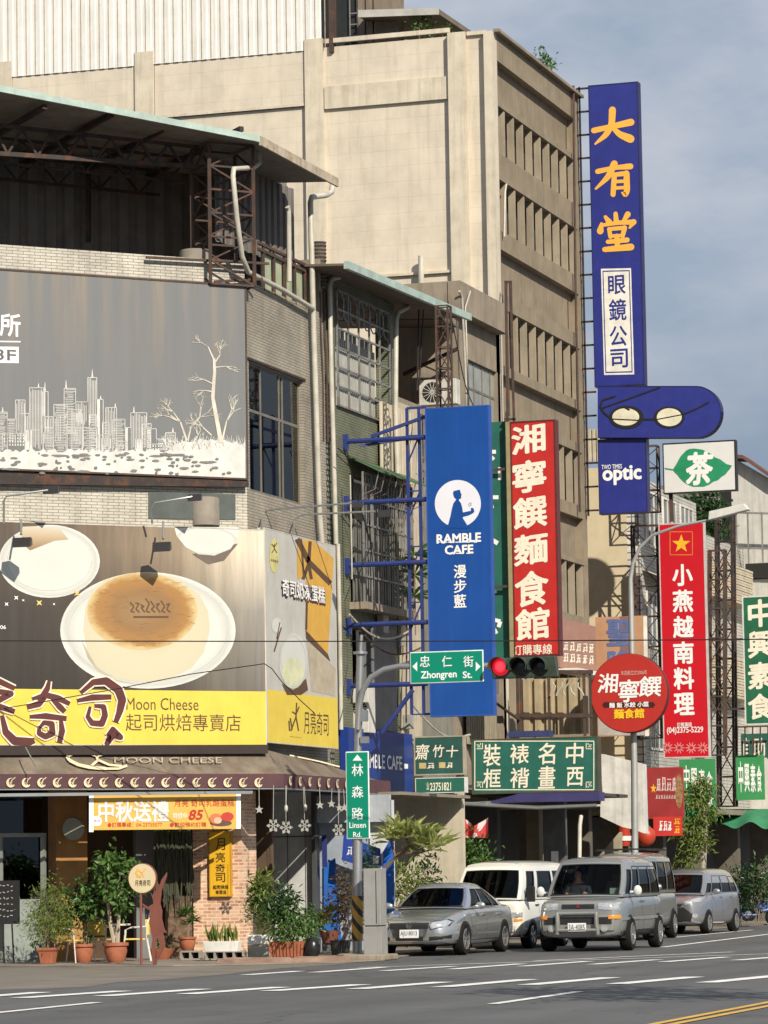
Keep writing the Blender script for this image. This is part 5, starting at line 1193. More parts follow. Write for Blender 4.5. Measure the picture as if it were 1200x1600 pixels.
brush(OS, GOLDI, [
 [([(928, 204), (950, 199), (986, 191)], [9, 8, 11]), ([(957, 172), (956, 195), (947, 211), (930, 225)], [11, 10, 9, 3]), ([(957, 199), (968, 210), (985, 217)], [6, 10, 13])],
 [([(934, 268), (960, 262), (985, 260)], [8.1, 6.75, 9.45]), ([(960, 256), (951, 276), (931, 295)], [10.8, 9.45, 3.375]), ([(960, 274), (958, 304)], [8.1, 8.1]), ([(960, 273), (979, 271)], [6.75, 8.1]), ([(979, 271), (980, 298), (977, 305), (972, 301)], [9.45, 9.45, 8.1, 2.7]), ([(961, 284), (977, 283)], [5.4, 5.4]), ([(961, 294), (977, 293)], [5.4, 5.4])],
 [([(962, 334), (963, 346)], [6.75, 8.1]), ([(946, 339), (952, 347)], [5.4, 9.45]), ([(981, 335), (973, 347)], [9.45, 4.05]), ([(940, 350), (938, 361)], [5.4, 10.8]), ([(941, 352), (966, 348), (990, 347)], [5.4, 6.75, 8.1]), ([(990, 347), (984, 356)], [9.45, 3.375]), ([(952, 358), (954, 370)], [6.75, 6.75]), ([(952, 358), (976, 356)], [6.075, 6.75]), ([(976, 356), (973, 369)], [8.1, 6.75]), ([(954, 369), (973, 368)], [5.4, 5.4]), ([(950, 378), (980, 375)], [6.75, 8.1]), ([(964, 369), (965, 387)], [8.1, 8.1]), ([(945, 390), (986, 386)], [8.1, 10.8])]])
q = [(939, 420), (986, 419), (991, 585), (944, 586)]
OS.poly(q, mat('ivory_print', (.70, .68, .60), .5), 'white_box', -.005)
OS.poly([(941.5, 423), (984, 422), (988.5, 582), (946, 583)], NAVY, 'box_line', -.007); OS.poly([(943, 425), (982.5, 424), (987, 580), (947.5, 581)], MATS['ivory_print'], 'white_box', -.009)
fcs = OS.vtxt('眼鏡公司', NAVY, 950, 978, [(431, 459), (468, 500), (510, 540), (546, 574)], .014, drift=1.2)
for v in fcs.data.vertices: v.co.y -= .004
lad = MB()
xl = .02; zt_ = OS.o.z + OS.h; zb_ = HY(975, 803, yo).z
lad.bar((.09, yo + .1, zb_), (.09, yo + .1, zt_), .05)
for k in range(19):
    z = zt_ - .05 - k * (zt_ - zb_) / 18.3; lad.bar((.0, yo + .1, z), (OS.o.x + .01, yo + .1, z), .05)
lad.build('ladder_bracket', DARKST, OS.t)
OL = Panel('optic_board', 'navy lower board lettered optic under the spectacles sign', 'sign', (0, yo), (1, 0), 935, 1011, 685, 802, thick=.32)
OL.board(NAVY); OL.frame(MATS['navy_rim'], .03, .008); OL.txt('optic', WHITE_INK, (941, 729, 1003, 756), .035); OL.txt('TWO TIMES', WHITE_INK, (940, 726.5, 972, 732), .01)
GP = Panel('spectacles_sign', 'navy sign with a rounded right end carrying a drawing of spectacles', 'sign', (0, yo - .12), (1, 0), 934, 1126, 604, 684, thick=.34)
pts = [(934, 604), (1088, 604)] + [(1088 + 38.5 * sin(pi * k / 18), 644 - 40 * cos(pi * k / 18)) for k in range(1, 18)] + [(1088, 684), (934, 684)]
MB().slab([(GP.L(*p)[0], 0, GP.L(*p)[1]) for p in pts], (0, .34, 0)).build('board', NAVY, GP.t, True)
ed = MB()
for p, q in zip(pts, pts[1:] + pts[:1]):
    a = GP.L(*p); b = GP.L(*q); ed.bar((a[0], .165, a[1]), (b[0], .165, b[1]), .37, .03, up=(0, 0, 1)) if False else ed.slab([(a[0], -.012, a[1]), (b[0], -.012, b[1]), (b[0] * 1.0, -.012, b[1] + .018), (a[0], -.012, a[1] + .018)], (0, .36, 0))
ed.build('rim', MATS['navy_rim'], GP.t, True)
GP.ell(979, 652, 27, 18, BLACK, 'frame_drawing', -.015); GP.ell(978, 651.5, 21, 13.5, mat('lens_cream', (.66, .62, .46), .5), 'lens_drawing', -.018); GP.ell(1046, 652, 24, 17, BLACK, 'frame_drawing', -.015); GP.ell(1046, 652, 19.5, 14, MATS['lens_cream'], 'lens_drawing', -.018)
st = MB()
for s_, w in (([(1002, 655), (1024, 655)], 2.4), ([(957, 655), (944, 645), (938, 635), (942, 625), (962, 619)], 2.6), ([(940, 638), (985, 622), (1032, 605)], 2.2), ([(1068, 647), (1090, 638), (1108, 628)], 2.2), ([(958, 655), (1000, 657)], 2), ([(1024, 656), (1066, 648)], 1.8), ([(984, 641), (975, 636)], 3)): GP.stroke(st, s_, w, y=-.021)
st.build('temple_drawing', BLACK, GP.t, True)
# tea leaf sign
TS = Panel('tea_leaf_sign', 'white sign board with a green tea leaf and character', 'sign', (0, 30.6), (1, 0), 1036, 1150, 690, 769, thick=.25)
TS.board(mat('sign_white', (.66, .65, .62), .45, var=.04)); TS.frame(BLACK, .03, .012)
LG = mat('print_leaf_green', (.02, .25, .11), .5)
TS.poly(cv([(605, 375), (625, 345), (655, 290), (690, 255), (710, 246), (740, 243), (790, 250), (815, 262), (850, 280), (868, 298), (900, 310), (940, 340), (975, 350), (962, 372), (950, 385), (935, 405), (910, 420), (890, 440), (860, 450), (835, 468), (800, 482), (730, 482), (700, 470), (670, 450), (650, 430), (635, 410), (610, 385)], 4, 900, 640), LG, 'leaf_print', -.006)
st = MB(); TS.stroke(st, [(1039, 732), (1051, 734), (1075, 732)], 2, y=-.008); st.build('stem_print', LG, TS.t, True)
TS.txt('茶', WHITE_INK, (1071, 707, 1115, 757), .035, y=-.010, shear=.12)
fr2 = MB(); lattice(fr2, (TS.o.x - 1.05, 30.9, HY(1010, 800, 30.9).z), (TS.o.x - 1.05, 30.9, TS.o.z + TS.h), (1, 0, 0), (0, 1, 0), .8, .3, 3, .02, .014)
fr2.bar(HY(1048, 770, 30.8), HY(1050, 815, 30.8), .1); fr2.build('support_frame', RUST, TS.t)
# red vietnamese food sign
XS = Panel('red_star_sign', 'tall bright red food sign with a gold star box and white printed characters', 'sign', (0, 30.2), (1, 0), 1033, 1104.5, 817, 1184, thick=.2)
XS.board(mat('banner_red_bright', (.52, .008, .018), .4, var=.04)); XS.frame(mat('pale_rim', (.5, .46, .44), .5), .03, .006)
YSTAR = mat('star_yellow', (.80, .42, .02), .5)
def boxl(P, x0, y0, x1, y1, w, m, nm, y=-.008):
    s_ = MB(); P.stroke(s_, [(x0, y0), (x1, y0)], w, y=y); P.stroke(s_, [(x0, y1), (x1, y1)], w, y=y); P.stroke(s_, [(x0, y0), (x0, y1)], w, y=y - .001); P.stroke(s_, [(x1, y0), (x1, y1)], w, y=y - .001); return s_.build(nm, m, P.t, True)
boxl(XS, 1047, 831, 1082, 867, 1.2, mat('orange_line', (.7, .2, .03), .5), 'star_box')
XS.poly([(1064.5 + (15 if k % 2 == 0 else 6) * sin(pi / 5 * k), 850 - (15 if k % 2 == 0 else 6) * cos(pi / 5 * k)) for k in range(10)], YSTAR, 'star', -.008)
XS.vtxt('小燕越南料理', WHITE_INK, 1050, 1083, [(882, 915), (922, 956), (963, 996), (1003, 1037), (1043, 1077), (1083, 1117)], .03, drift=.5)
XS.txt('訂餐專線', WHITE_INK, (1058, 1129, 1081, 1136), .01); XS.txt('(04)2375-5229', WHITE_INK, (1042, 1136.5, 1099, 1147), .02)
PNK = mat('print_pink', (.62, .22, .22), .5); s_ = MB()
for x in (1043, 1061, 1080, 1098):
    for k in range(10):
        a = 2 * pi * k / 10; XS.stroke(s_, [(x + 2.5 * cos(a), 1168.5 + 2.5 * sin(a)), (x + 9 * cos(a), 1168.5 + 9 * sin(a))], 2.6, w2=1)
s_.build('rosette_print', PNK, XS.t, True)
f_ = MB(); lattice(f_, (XS.o.x - .85, 30.4, XS.o.z + .6), (XS.o.x - .85, 30.4, XS.o.z + XS.h), (1, 0, 0), (0, 1, 0), .75, .3, 7, .028, .016)
lattice(f_, HY(1107, 1180, 30.6), HY(1107, 860, 30.6), (1, 0, 0), (0, 1, 0), .45, .3, 7, .028, .016); f_.build('support_frame', RUST, XS.t)
f_ = MB(); lattice(f_, HY(1122, 1260, 38.0), HY(1118, 800, 38.0), (1, 0, 0), (0, 1, 0), .5, .4, 10, .035, .02)
tag(f_.build('tall_lattice_post', DARKST), 'tall dark lattice post between the red star sign and the green vegetarian sign', 'post')
VS = Panel('green_vegetarian_sign', 'tall green sign with white border and cream brush characters at the right edge', 'sign', (0, 36.5), (1, 0), 1162, 1216, 931, 1132, thick=.2)
VS.board(mat('vegetarian_green', (.018, .12, .06), .45)); VS.frame(mat('white_rim', (.6, .6, .56), .5), .035, .008)
VS.vtxt('中興素食', CREAM_INK, 1168, 1208, [(937, 979), (986, 1027), (1035, 1076), (1084, 1123)], .03, shear=.06)
f_ = MB(); f_.bar((0.5, 36.7, VS.o.z + .5), (VS.o.x + .01, 36.7, VS.o.z + .5), .06).bar((0.5, 36.7, VS.o.z + 2.6), (VS.o.x + .01, 36.7, VS.o.z + 2.6), .06); f_.build('support_frame', RUST, VS.t)
# terracotta sign on the stucco house and its street-side neighbour
def pseudo(mb, P, x0, y0, x1, y1, seed, w=1.6, y=-.008):
    """brush marks of characters too worn to read"""
    r = random.Random(seed); W = x1 - x0; H_ = y1 - y0
    for k in range(3): yy = y0 + H_ * (.12 + .36 * k + r.uniform(-.06, .06)); P.stroke(mb, [(x0 + W * r.uniform(0, .25), yy), (x1 - W * r.uniform(0, .2), yy)], w, y=y)
    for k in range(2): xx = x0 + W * (.3 + .4 * k + r.uniform(-.1, .1)); P.stroke(mb, [(xx, y0 + H_ * r.uniform(0, .4)), (xx + W * r.uniform(-.15, .15), y1)], w, y=y - .0005)
    P.stroke(mb, [(x0 + W * .4, y0 + H_ * .5), (x0, y1)], w * .9, y=y - .001)
TB = Panel('terracotta_sign', 'faded terracotta sign with blue characters against the cream stucco wall', 'sign', (0, 30.2), (1, 0), 932, 1012, 963, 1150, thick=.12)
TB.board(mat('faded_terracotta', (.46, .25, .14), .6, var=.1)); TB.poly([(1005, 963), (1011, 963), (1014, 1150), (1008, 1150)], WHITE, 'white_edge', -.004)
TB.poly([(968, 963), (983, 963), (986, 1150), (972, 1150)], mat('terracotta_shade', (.22, .12, .12), .6), 'shadow_band', -.003)  # shadow band over the board, painted as a darker stripe
TB.txt('聖', mat('faded_blue', (.10, .14, .30), .6), (947, 968, 985, 1009), .03); TB.txt('隆', MATS['faded_blue'], (949, 1016, 988, 1056), .03); TB.poly([(934, 1118), (1006, 1118), (1007, 1149), (935, 1149)], mat('faded_grey_print', (.40, .36, .32), .6), 'phone_strip', -.005)
PB_ = Panel('brown_shop_fascia', 'faded pink brown shop fascia along the louvred block, rows of worn characters', 'sign', (.75, 0), (0, 1), 874, 931, 972, 1048, thick=.15)
PB_.board(mat('pink_brown', (.33, .18, .13), .6, var=.12)); s_ = MB()
for k in range(5):
    pseudo(s_, PB_, 880 + 10 * k, 1002 + k, 888 + 10 * k, 1016 + k, k); pseudo(s_, PB_, 880 + 10 * k, 1020 + k, 888 + 10 * k, 1034 + k, 9 + k)
s_.build('worn_characters', CREAM_INK, PB_.t, True)
B(0, PB_.w, -.5, .1, -.14, -.03).build('white_ledge', WHITE, PB_.t, True)
# rusty framed corrugated screen under the red sign
BS = thing('balcony_screen', 'beige corrugated balcony screen in a rusty pipe frame under the red noodle sign', 'screen', (1.5, 18.3, 3.6))
a = HY(812, 1100, 18.4); b = HY(926, 1100, 18.4); m_ = MB(); corr(m_, (a.x, 18.4), (b.x, 18.4), HY(870, 1148, 18.4).z, HY(870, 1060, 18.4).z, .3, .09); m_.build('corrugated_sheet', mat('beige_corrugated', (.36, .29, .18), .7, streak=.4), BS)
m_ = MB()
for py in (1050, 1118): m_.bar(HY(806, py, 17.2), HY(926, py, 17.2), .1)
for px in (808, 813, 857, 912, 922): m_.bar(HY(px, 1050, 17.2), HY(px + 2, 1150, 17.2), .06)
m_.bar(HY(770, 1095, 14), HY(812, 1125, 17.2), .05); m_.build('pipe_frame', RUST, BS)
m_ = MB()
for k in range(5): m_.tube([HY(863 + 11 * k + 5 * sin(t * 1.3 + k), 1066 + 7 * t, 17.1) for t in range(4)], .02, 5)
m_.build('neon_tube_letters', mat('neon_pale', (.45, .42, .34), .4), BS)
B(HY(796, 1150, 17).x, HY(860, 1150, 17).x, 16.9, 17.3, HY(800, 1152, 17).z, HY(800, 1143, 17).z).build('blue_box', mat('dull_blue', (.04, .05, .14), .5), BS)

# ------------------------------------------------------------------ signs above the arcade
RC = Panel('blue_cafe_fascia', 'blue cafe fascia with white letters behind the street name pole', 'sign', (.22, 0), (0, 1), 545, 645, 1142, 1239, thick=.2)
RC.board(mat('cafe_fascia_blue', (.010, .035, .20), .45, var=.08)); RC.txt('RAMBLE CAFE', WHITE_INK, (563, 1176, 628, 1204), .015); RC.poly([(630.5, 1193), (637, 1194), (637, 1201), (630.5, 1201)], WHITE_INK, 'small_print', -.008)
TZ = Panel('dark_green_gallery_sign', 'dull green shop sign with three cream brush characters over a phone strip', 'sign', (0, 10.2), (1, 0), 647, 725, 1150, 1211, thick=.2)
TZ.board(mat('dull_green', (.025, .085, .07), .5, var=.2)); TZ.frame(mat('tan_rim', (.34, .30, .22), .5), .03, .01)
TZ.txt('齋', CREAM_INK, (649, 1163, 671, 1187), .012, shear=.12); TZ.txt('竹', CREAM_INK, (676, 1164, 694, 1183), .012, shear=.12); TZ.txt('十', CREAM_INK, (697, 1165, 716, 1183), .012, shear=.12)
s_ = MB(); TZ.poly([(655, 1192), (666, 1192), (666, 1201), (655, 1201)], None, mb=s_); TZ.poly([(686, 1191), (696, 1191), (696, 1200), (686, 1200)], None, mb=s_); s_.build('colour_chip', mat('chip_tan', (.5, .38, .16), .5), TZ.t, True)
s_ = MB(); pseudo(s_, TZ, 668, 1192, 679, 1201, 3, 1.2); pseudo(s_, TZ, 698, 1191, 709, 1200, 5, 1.2); s_.build('worn_characters', CREAM_INK, TZ.t, True)
TP = Panel('green_phone_strip', 'narrow green strip sign with a telephone number under the dull green sign', 'sign', (0, 10.15), (1, 0), 649, 726.5, 1215, 1239, thick=.25)
TP.board(mat('strip_green', (.02, .12, .08), .5, var=.1)); TP.txt('23751821', CREAM_INK, (672, 1223, 705, 1235), .02); TP.txt('☎', CREAM_INK, (666, 1223, 671, 1234), .0); TP.frame(MATS['white_rim'], .015, .006)
ZX = Panel('green_framing_sign', 'wide green picture framing sign with eight cream characters and fretted corners', 'sign', (0, 13.6), (1, 0), 737, 934, 1153, 1239, thick=.35)
ZX.board(DGREEN); ZX.frame(mat('dark_olive_rim', (.07, .06, .035), .5), .03, .01)
boxl(ZX, 742, 1158, 928, 1234, 1.5, CREAM_INK, 'border_line')
s_ = MB()
for cx_, cy_, ax, ay_ in ((742, 1158, 1, 1), (928, 1158, -1, 1), (742, 1234, 1, -1), (928, 1234, -1, -1)):
    for a, b in (((3, 12), (12, 12)), ((12, 12), (12, 3)), ((3, 6), (7, 6)), ((7, 6), (7, 9)), ((9, 3), (9, 6)), ((4, 9), (9, 9))): ZX.stroke(s_, [(cx_ + a[0] * ax, cy_ + a[1] * ay_), (cx_ + b[0] * ax, cy_ + b[1] * ay_)], 1.2)
s_.build('fret_corner', CREAM_INK, ZX.t, True)
for ch_, bx in (('裝', (755, 1163, 783, 1197)), ('框', (755, 1201, 783, 1231)), ('裱', (797, 1163, 827, 1193)), ('褙', (797, 1200, 827, 1231)), ('名', (841, 1161, 868, 1194)), ('畫', (841, 1197, 868, 1232)), ('中', (884, 1161, 912, 1193)), ('西', (885, 1199, 912, 1228))): ZX.txt(ch_, CREAM_INK, bx, .012, shear=.06)
MB().slab([(V((ZX.o.x + .3, 13.5, ZX.o.z - .22))), V((ZX.o.x + ZX.w + .05, 13.5, ZX.o.z - .22)), V((ZX.o.x + ZX.w + .05, 13.5, ZX.o.z - .01)), V((ZX.o.x + 1.2, 13.5, ZX.o.z - .01))], (0, .5, 0)).build('purple_strip', mat('purple_sheet', (.045, .04, .13), .5), ZX.t)
f_ = MB(); f_.bar((0, 13.9, ZX.o.z + .2), (ZX.o.x + .2, 13.9, ZX.o.z + .2), .08).tube([HY(650, 1252, 11.0), HY(690, 1254, 11.3), HY(760, 1258, 13.5), HY(840, 1262, 13.6), HY(932, 1258, 13.6)], .05, 6).tube([HY(735, 1256, 13.5), HY(830, 1250, 13.6), HY(930, 1250, 13.6)], .04, 6)
f_.build('under_frame', GALV, ZX.t)
# tarpaulin, red board, red cloth, green cloths
MB().slab([HY(938, 1178, 20), HY(1003, 1194, 20), HY(1006, 1302, 20), HY(990, 1296, 20), HY(972, 1292, 20), HY(938, 1276, 20)], (0, .5, 0)).build('x', WHITE)
o = bpy.data.objects['x']; o.name = 'white_tarpaulin'; o.data.name = 'white_tarpaulin'; tag(o, 'stained white tarpaulin side sheet hanging right of the wide green framing sign', 'tarpaulin'); o.data.materials[0] = mat('tarp_white', (.62, .60, .55), .6, streak=.5, bump=.4, bscale=6)
RB = Panel('red_menu_board', 'red menu board with faded white characters beside the white tarpaulin', 'sign', (0, 24.5), (1, 0), 1011, 1067, 1199, 1279, thick=.15)
RB.board(mat('menu_red', (.30, .03, .03), .5, var=.15, streak=.2)); s_ = MB()
for k in range(4): pseudo(s_, RB, 1026 + 8 * k, 1214, 1033 + 8 * k, 1236, 20 + k, 1.6)
for k in range(8): pseudo(s_, RB, 1025 + 4 * k, 1242, 1028 + 4 * k, 1248, 40 + k, .7)
s_.build('worn_characters', mat('pink_ink', (.6, .45, .42), .5), RB.t, True)
RB.poly([(1021 + (5 if k % 2 == 0 else 2) * sin(pi / 5 * k), 1232 - (8 if k % 2 == 0 else 3.4) * cos(pi / 5 * k)) for k in range(10)], YSTAR, 'star'); RB.ell(1061, 1236, 6, 27, mat('print_bowl', (.28, .16, .07), .5, var=.6, scale=12), 'bowl_print', -.007); RB.poly([(1000, 1198), (1010, 1198), (1010, 1280), (1000, 1280)], mat('edge_blue', (.03, .06, .28), .5), 'blue_edge')
CL = Panel('red_cloth_banner', 'small red cloth banner hanging below the red menu board', 'banner', (0, 24.2), (1, 0), 1021, 1066, 1276, 1306, thick=.02)
CL.board(mat('cloth_red', (.52, .03, .025), .7, var=.15)); s_ = MB()
for k in range(3): pseudo(s_, CL, 1030 + 7 * k, 1282, 1036 + 7 * k, 1298, 60 + k, 1.4)
s_.build('lettering', WHITE_INK, CL.t, True); s_ = MB(); pseudo(s_, CL, 1053, 1279, 1063, 1288, 71, 1.2); pseudo(s_, CL, 1054, 1291, 1063, 1302, 72, 1.2); s_.build('lettering', YSTAR, CL.t, True)
GC = mat('cloth_green', (.05, .30, .10), .6, var=.1, trans=.2)
C1 = Panel('green_cloth_sign', 'bright green cloth sign with white brush characters behind the slender roadside tree', 'sign', (0, 28.6), (1, 0), 1062, 1118.5, 1186, 1284, thick=.02)
C1.board(GC)
for k, ch_ in enumerate('中興素食'): C1.txt(ch_, WHITE_INK, (1067 + 12 * k, 1196 + k * 3, 1078 + 12 * k, 1232 + k * 2), .02)
s_ = MB(); pseudo(s_, C1, 1106, 1238, 1116, 1260, 81, 1.6); pseudo(s_, C1, 1096, 1240, 1102, 1256, 82, 1.2); s_.build('lettering', WHITE_INK, C1.t, True)
C2 = Panel('green_cloth_sign', 'bright green cloth sign with white brush characters above the green awning', 'sign', (0, 37.5), (1, 0), 1150, 1194.5, 1180, 1250, thick=.02)
C2.board(GC)
for k, ch_ in enumerate('中興素食'): C2.txt(ch_, WHITE_INK, (1153 + 9.6 * k, 1190 + k * 2, 1162 + 9.6 * k, 1238), .02)
C3 = Panel('buffet_fascia', 'dark green buffet fascia with two tall cream characters behind a rusty railing', 'sign', (0, 39.5), (1, 0), 1158, 1216, 1146, 1184, thick=.1)
C3.board(DGREEN); C3.txt('自', CREAM_INK, (1161, 1153, 1172, 1180), .02); C3.txt('助', CREAM_INK, (1177, 1153, 1196, 1183), .02)
f_ = MB()
for k in range(5): f_.bar(HY(1152 + 12 * k, 1135, 39), HY(1152 + 12 * k, 1186, 39), .04)
f_.bar(HY(1148, 1136, 39), HY(1215, 1134, 39), .05); f_.build('railing', RUST, C3.t)
ga = MB(); ga.grid(lambda u, v: HY(1117 + 100 * u, 1290 + 6 * sin(u * 9) * .3, 35.5).lerp(HY(1122 + 100 * u, 1264, 38), v) + V((0, 0, .08 * sin(u * 14) * (1 - v))), 24, 4)
o = ga.build('green_awning', mat('awning_green', (.03, .20, .09), .7, streak=.25), smooth=True); tag(o, 'sagging green tarpaulin awning over the dark shopfront at the right edge', 'awning')
b_ = MB(); b_.grid(lambda u, v: HY(722 + 40 * u, 1277 + 32 * v + (14 * (1 - abs(2 * u - 1)) * (1 - v)), 12.5) + V((0, .08 * sin(u * 9), 0)), 10, 4)
bm_, nt, bb = _new('bunting_cloth'); tt = N(nt, 'TexCoord'); nn = N(nt, 'TexNoise', Scale=2.2, Detail=1.0); nt.links.new(tt.outputs['Object'], nn.inputs['Vector']); rr = N(nt, 'ValToRGB'); nt.links.new(nn.outputs['Fac'], rr.inputs[0]); rr.color_ramp.interpolation = 'CONSTANT'
rr.color_ramp.elements[0].color = (.45, .03, .03, 1); rr.color_ramp.elements[1].position = .5; rr.color_ramp.elements[1].color = (.6, .5, .48, 1); nt.links.new(rr.outputs[0], bb.inputs['Base Color'])
tag(b_.build('draped_bunting', bm_, smooth=True), 'red and white draped cloth hanging beside the dark arcade under the green signs', 'bunting')

# ------------------------------------------------------------------ signal pole with street names
SP = thing('signal_pole', 'grey steel signal pole with a curved arm and yellow black striped foot', 'traffic pole', G(558, 1500))
pb = G(558, 1500); py_ = pb.y
MB().tube([pb, HY(559, 1180, py_)], .095, 14).tube([HY(559, 1185, py_), HY(563, 1020, py_)], .075, 12).build('pole', GALV, SP, smooth=True)
MB().tube([HY(563, 1025, py_ + .02), HY(565, 992, py_ + .02)], .035, 8).lathe([(.14, 0), (.14, .05)], HY(563, 1022, py_), 10).build('pole_top', GALV, SP, smooth=True)
MB().tube([HY(559, 1140, py_ - .13), HY(561, 1105, py_ - .13), HY(567, 1078, py_ - .13), HY(580, 1058, py_ - .13), HY(600, 1046, py_ - .13), HY(625, 1041, py_ - .13), HY(700, 1041, py_ - .13), HY(770, 1040, py_ - .13)], .06, 10).build('arm', GALV, SP, smooth=True)
c = HY(560, 1118, py_); MB().box(c.x + .08, c.x + .2, py_ - .1, py_ + .02, c.z - .12, c.z + .1).box(c.x + .06, c.x + .22, py_ - .1, py_, c.z - .55, c.z - .42).build('junction_box', GALV, SP)
stp, nt, bb = _new('yellow_black_stripe'); tt = N(nt, 'TexCoord'); sx = N(nt, 'SeparateXYZ'); nt.links.new(tt.outputs['Object'], sx.inputs[0]); m1 = N(nt, 'Math', operation='MULTIPLY_ADD'); nt.links.new(sx.outputs[0], m1.inputs[0]); m1.inputs[1].default_value = 1.3; nt.links.new(sx.outputs[2], m1.inputs[2])
m2 = N(nt, 'Math', operation='MODULO'); nt.links.new(m1.outputs[0], m2.inputs[0]); m2.inputs[1].default_value = .33; m3_ = N(nt, 'Math', operation='GREATER_THAN'); nt.links.new(m2.outputs[0], m3_.inputs[0]); m3_.inputs[1].default_value = .14
mc = N(nt, 'MixRGB'); nt.links.new(m3_.outputs[0], mc.inputs[0]); mc.inputs[1].default_value = (.03, .028, .025, 1); mc.inputs[2].default_value = (.50, .28, .04, 1); nt.links.new(mc.outputs[0], bb.inputs['Base Color'])
z0, z1 = HY(558, 1470, py_).z, HY(558, 1400, py_).z; MB().tube([HY(558.2, 1470, py_), HY(558.6, 1400, py_)], .112, 16).build('striped_sleeve', stp, SP, smooth=True)
MB().lathe([(.42, -.02), (.40, .10), (.34, .13)], pb, 8).build('concrete_foot', CONC, SP)
def streetsign(name, label, px0, px1, py0, py1, y):
    P = Panel(name, label, 'street sign', (0, y), (1, 0), px0, px1, py0, py1, thick=.03, group='street name signs')
    B(0, P.w, 0, .03, 0, P.h).build('rim', mat('sign_rim_white', (.62, .68, .65), .4), P.t, True, bevel=.02)
    e_ = .022; MB().poly([(e_, -.003, e_), (P.w - e_, -.003, e_), (P.w - e_, -.003, P.h - e_), (e_, -.003, P.h - e_)]).build('board', mat('road_sign_green', (.0, .21, .125), .4, var=.03), P.t, True)
    return P
ZR = streetsign('street_name_sign', 'horizontal green street name sign with two arrows on the signal arm', 640.5, 755.5, 1017, 1067, py_ - .22)
SW = mat('sign_white_ink', (.74, .78, .76), .4, var=.03)
for ch_, x in (('忠', 656), ('仁', 690.5), ('街', 724)): ZR.txt(ch_, SW, (x, 1025, x + 16, 1042), .008)
ZR.txt('Zhongren', SW, (657.5, 1049, 714, 1062), .025); ZR.txt('St.', SW, (723, 1049, 738, 1059.5), .025)
ZR.poly([(644.5, 1041.5), (652, 1034), (652, 1049)], SW, 'arrow'); ZR.poly([(751, 1041.5), (743.5, 1034), (743.5, 1049)], SW, 'arrow')
LS = streetsign('street_name_sign', 'upright green street name sign with an up arrow on the signal pole', 540.5, 577, 1174, 1311, py_ - .12)
for ch_, y in (('林', 1194), ('森', 1228), ('路', 1262)): LS.txt(ch_, SW, (549.5, y, 568, y + 18.5), .008)
LS.txt('Linsen', SW, (546, 1285, 572, 1293.5), .015); LS.txt('Rd.', SW, (552, 1300, 565, 1308), .015); LS.poly([(551, 1188.5), (566.5, 1188.5), (558.5, 1179)], SW, 'arrow')
TL = Panel('traffic_light', 'dark horizontal traffic light with its left lamp lit red', 'traffic light', (0, py_ - .22), (1, 0), 765, 872, 1026, 1059, thick=.2)
HSG = mat('signal_housing', (.035, .05, .035), .5, var=.25, scale=6)
MB().hexa([(.04, .03, 0), (TL.w - .0, .03, .0), (TL.w - .06, .03, TL.h), (.0, .03, TL.h * .96), (.04, .2, 0), (TL.w - .03, .2, .0), (TL.w - .06, .2, TL.h), (0, .2, TL.h)]).build('housing', HSG, TL.t, True, bevel=.02)
for k, px in enumerate((781.5, 812.5, 843)):
    x, z = TL.L(px, 1042); r = TL.h * .43
    nm = 'lamp_lens'
    if k == 0:
        lm, nt, bb = _new('lit_red_lens'); tt = N(nt, 'TexCoord'); mpn = N(nt, 'Mapping'); mpn.inputs['Location'].default_value = (-.5, 0, -.55); nt.links.new(tt.outputs['Generated'], mpn.inputs[0]); ln = N(nt, 'VectorMath', operation='LENGTH'); nt.links.new(mpn.outputs[0], ln.inputs[0])
        rr = N(nt, 'ValToRGB'); nt.links.new(ln.outputs['Value'], rr.inputs[0]); rr.color_ramp.elements[0].color = (1, .06, .09, 1); rr.color_ramp.elements[0].position = .2; rr.color_ramp.elements[1].color = (.45, .005, .015, 1); rr.color_ramp.elements[1].position = .52
        nt.links.new(rr.outputs[0], bb.inputs['Emission Color']); bb.inputs['Emission Strength'].default_value = 1.0; bb.inputs['Base Color'].default_value = (.3, .01, .01, 1)
    else: lm = mat('dark_lens', (.012, .014, .013), .25)
    MB().lathe([(r * .98, -.0), (r * .8, -.03), (r * .4, -.045), (.002, -.05)], (x, .03, z), 20, 'y').build(nm, lm, TL.t, True, smooth=True)
    vz = MB()
    n = 14; base = len(vz.v)
    for i in range(n + 1):
        a = radians(-20 + 220 * i / n)
        for rr_, yy in ((r * 1.06, .04), (r * 1.06, -.24), (r * 1.0, -.24), (r * 1.0, .04)): vz.v.append((x + rr_ * cos(a), yy, z + rr_ * sin(a)))
    for i in range(n):
        for j in range(4):
            a, b = base + i * 4 + j, base + i * 4 + (j + 1) % 4; vz.f.append((a, b, b + 4, a + 4))
    vz.build('visor', HSG, TL.t, True, smooth=True)
# utility cabinet
cbp = G(580, 1501); K = thing('utility_cabinet', 'weathered grey street utility cabinet on a concrete plinth beside the signal pole', 'utility cabinet', cbp)
KM = mat('cabinet_grey', (.27, .265, .25), .6, var=.12, streak=.3); a = HY(567, 1400, cbp.y); b = HY(595, 1400, cbp.y); zt_ = HY(580, 1357, cbp.y).z; zm_ = HY(580, 1447, cbp.y).z
B(a.x, b.x, cbp.y, cbp.y + .4, .05, zm_ - .01).build('base', KM, K, bevel=.01); B(a.x + .01, b.x - .01, cbp.y + .01, cbp.y + .39, zm_ + .01, zt_).build('body', KM, K, bevel=.01); B(a.x + .03, b.x - .03, cbp.y + .03, cbp.y + .37, zm_ - .01, zm_ + .01).build('joint', DARK, K)
B((a.x + b.x) / 2 + .08, (a.x + b.x) / 2 + .09, cbp.y + .002, cbp.y + .01, zm_ + .05, zt_ - .05).build('door_seam', DARK, K)
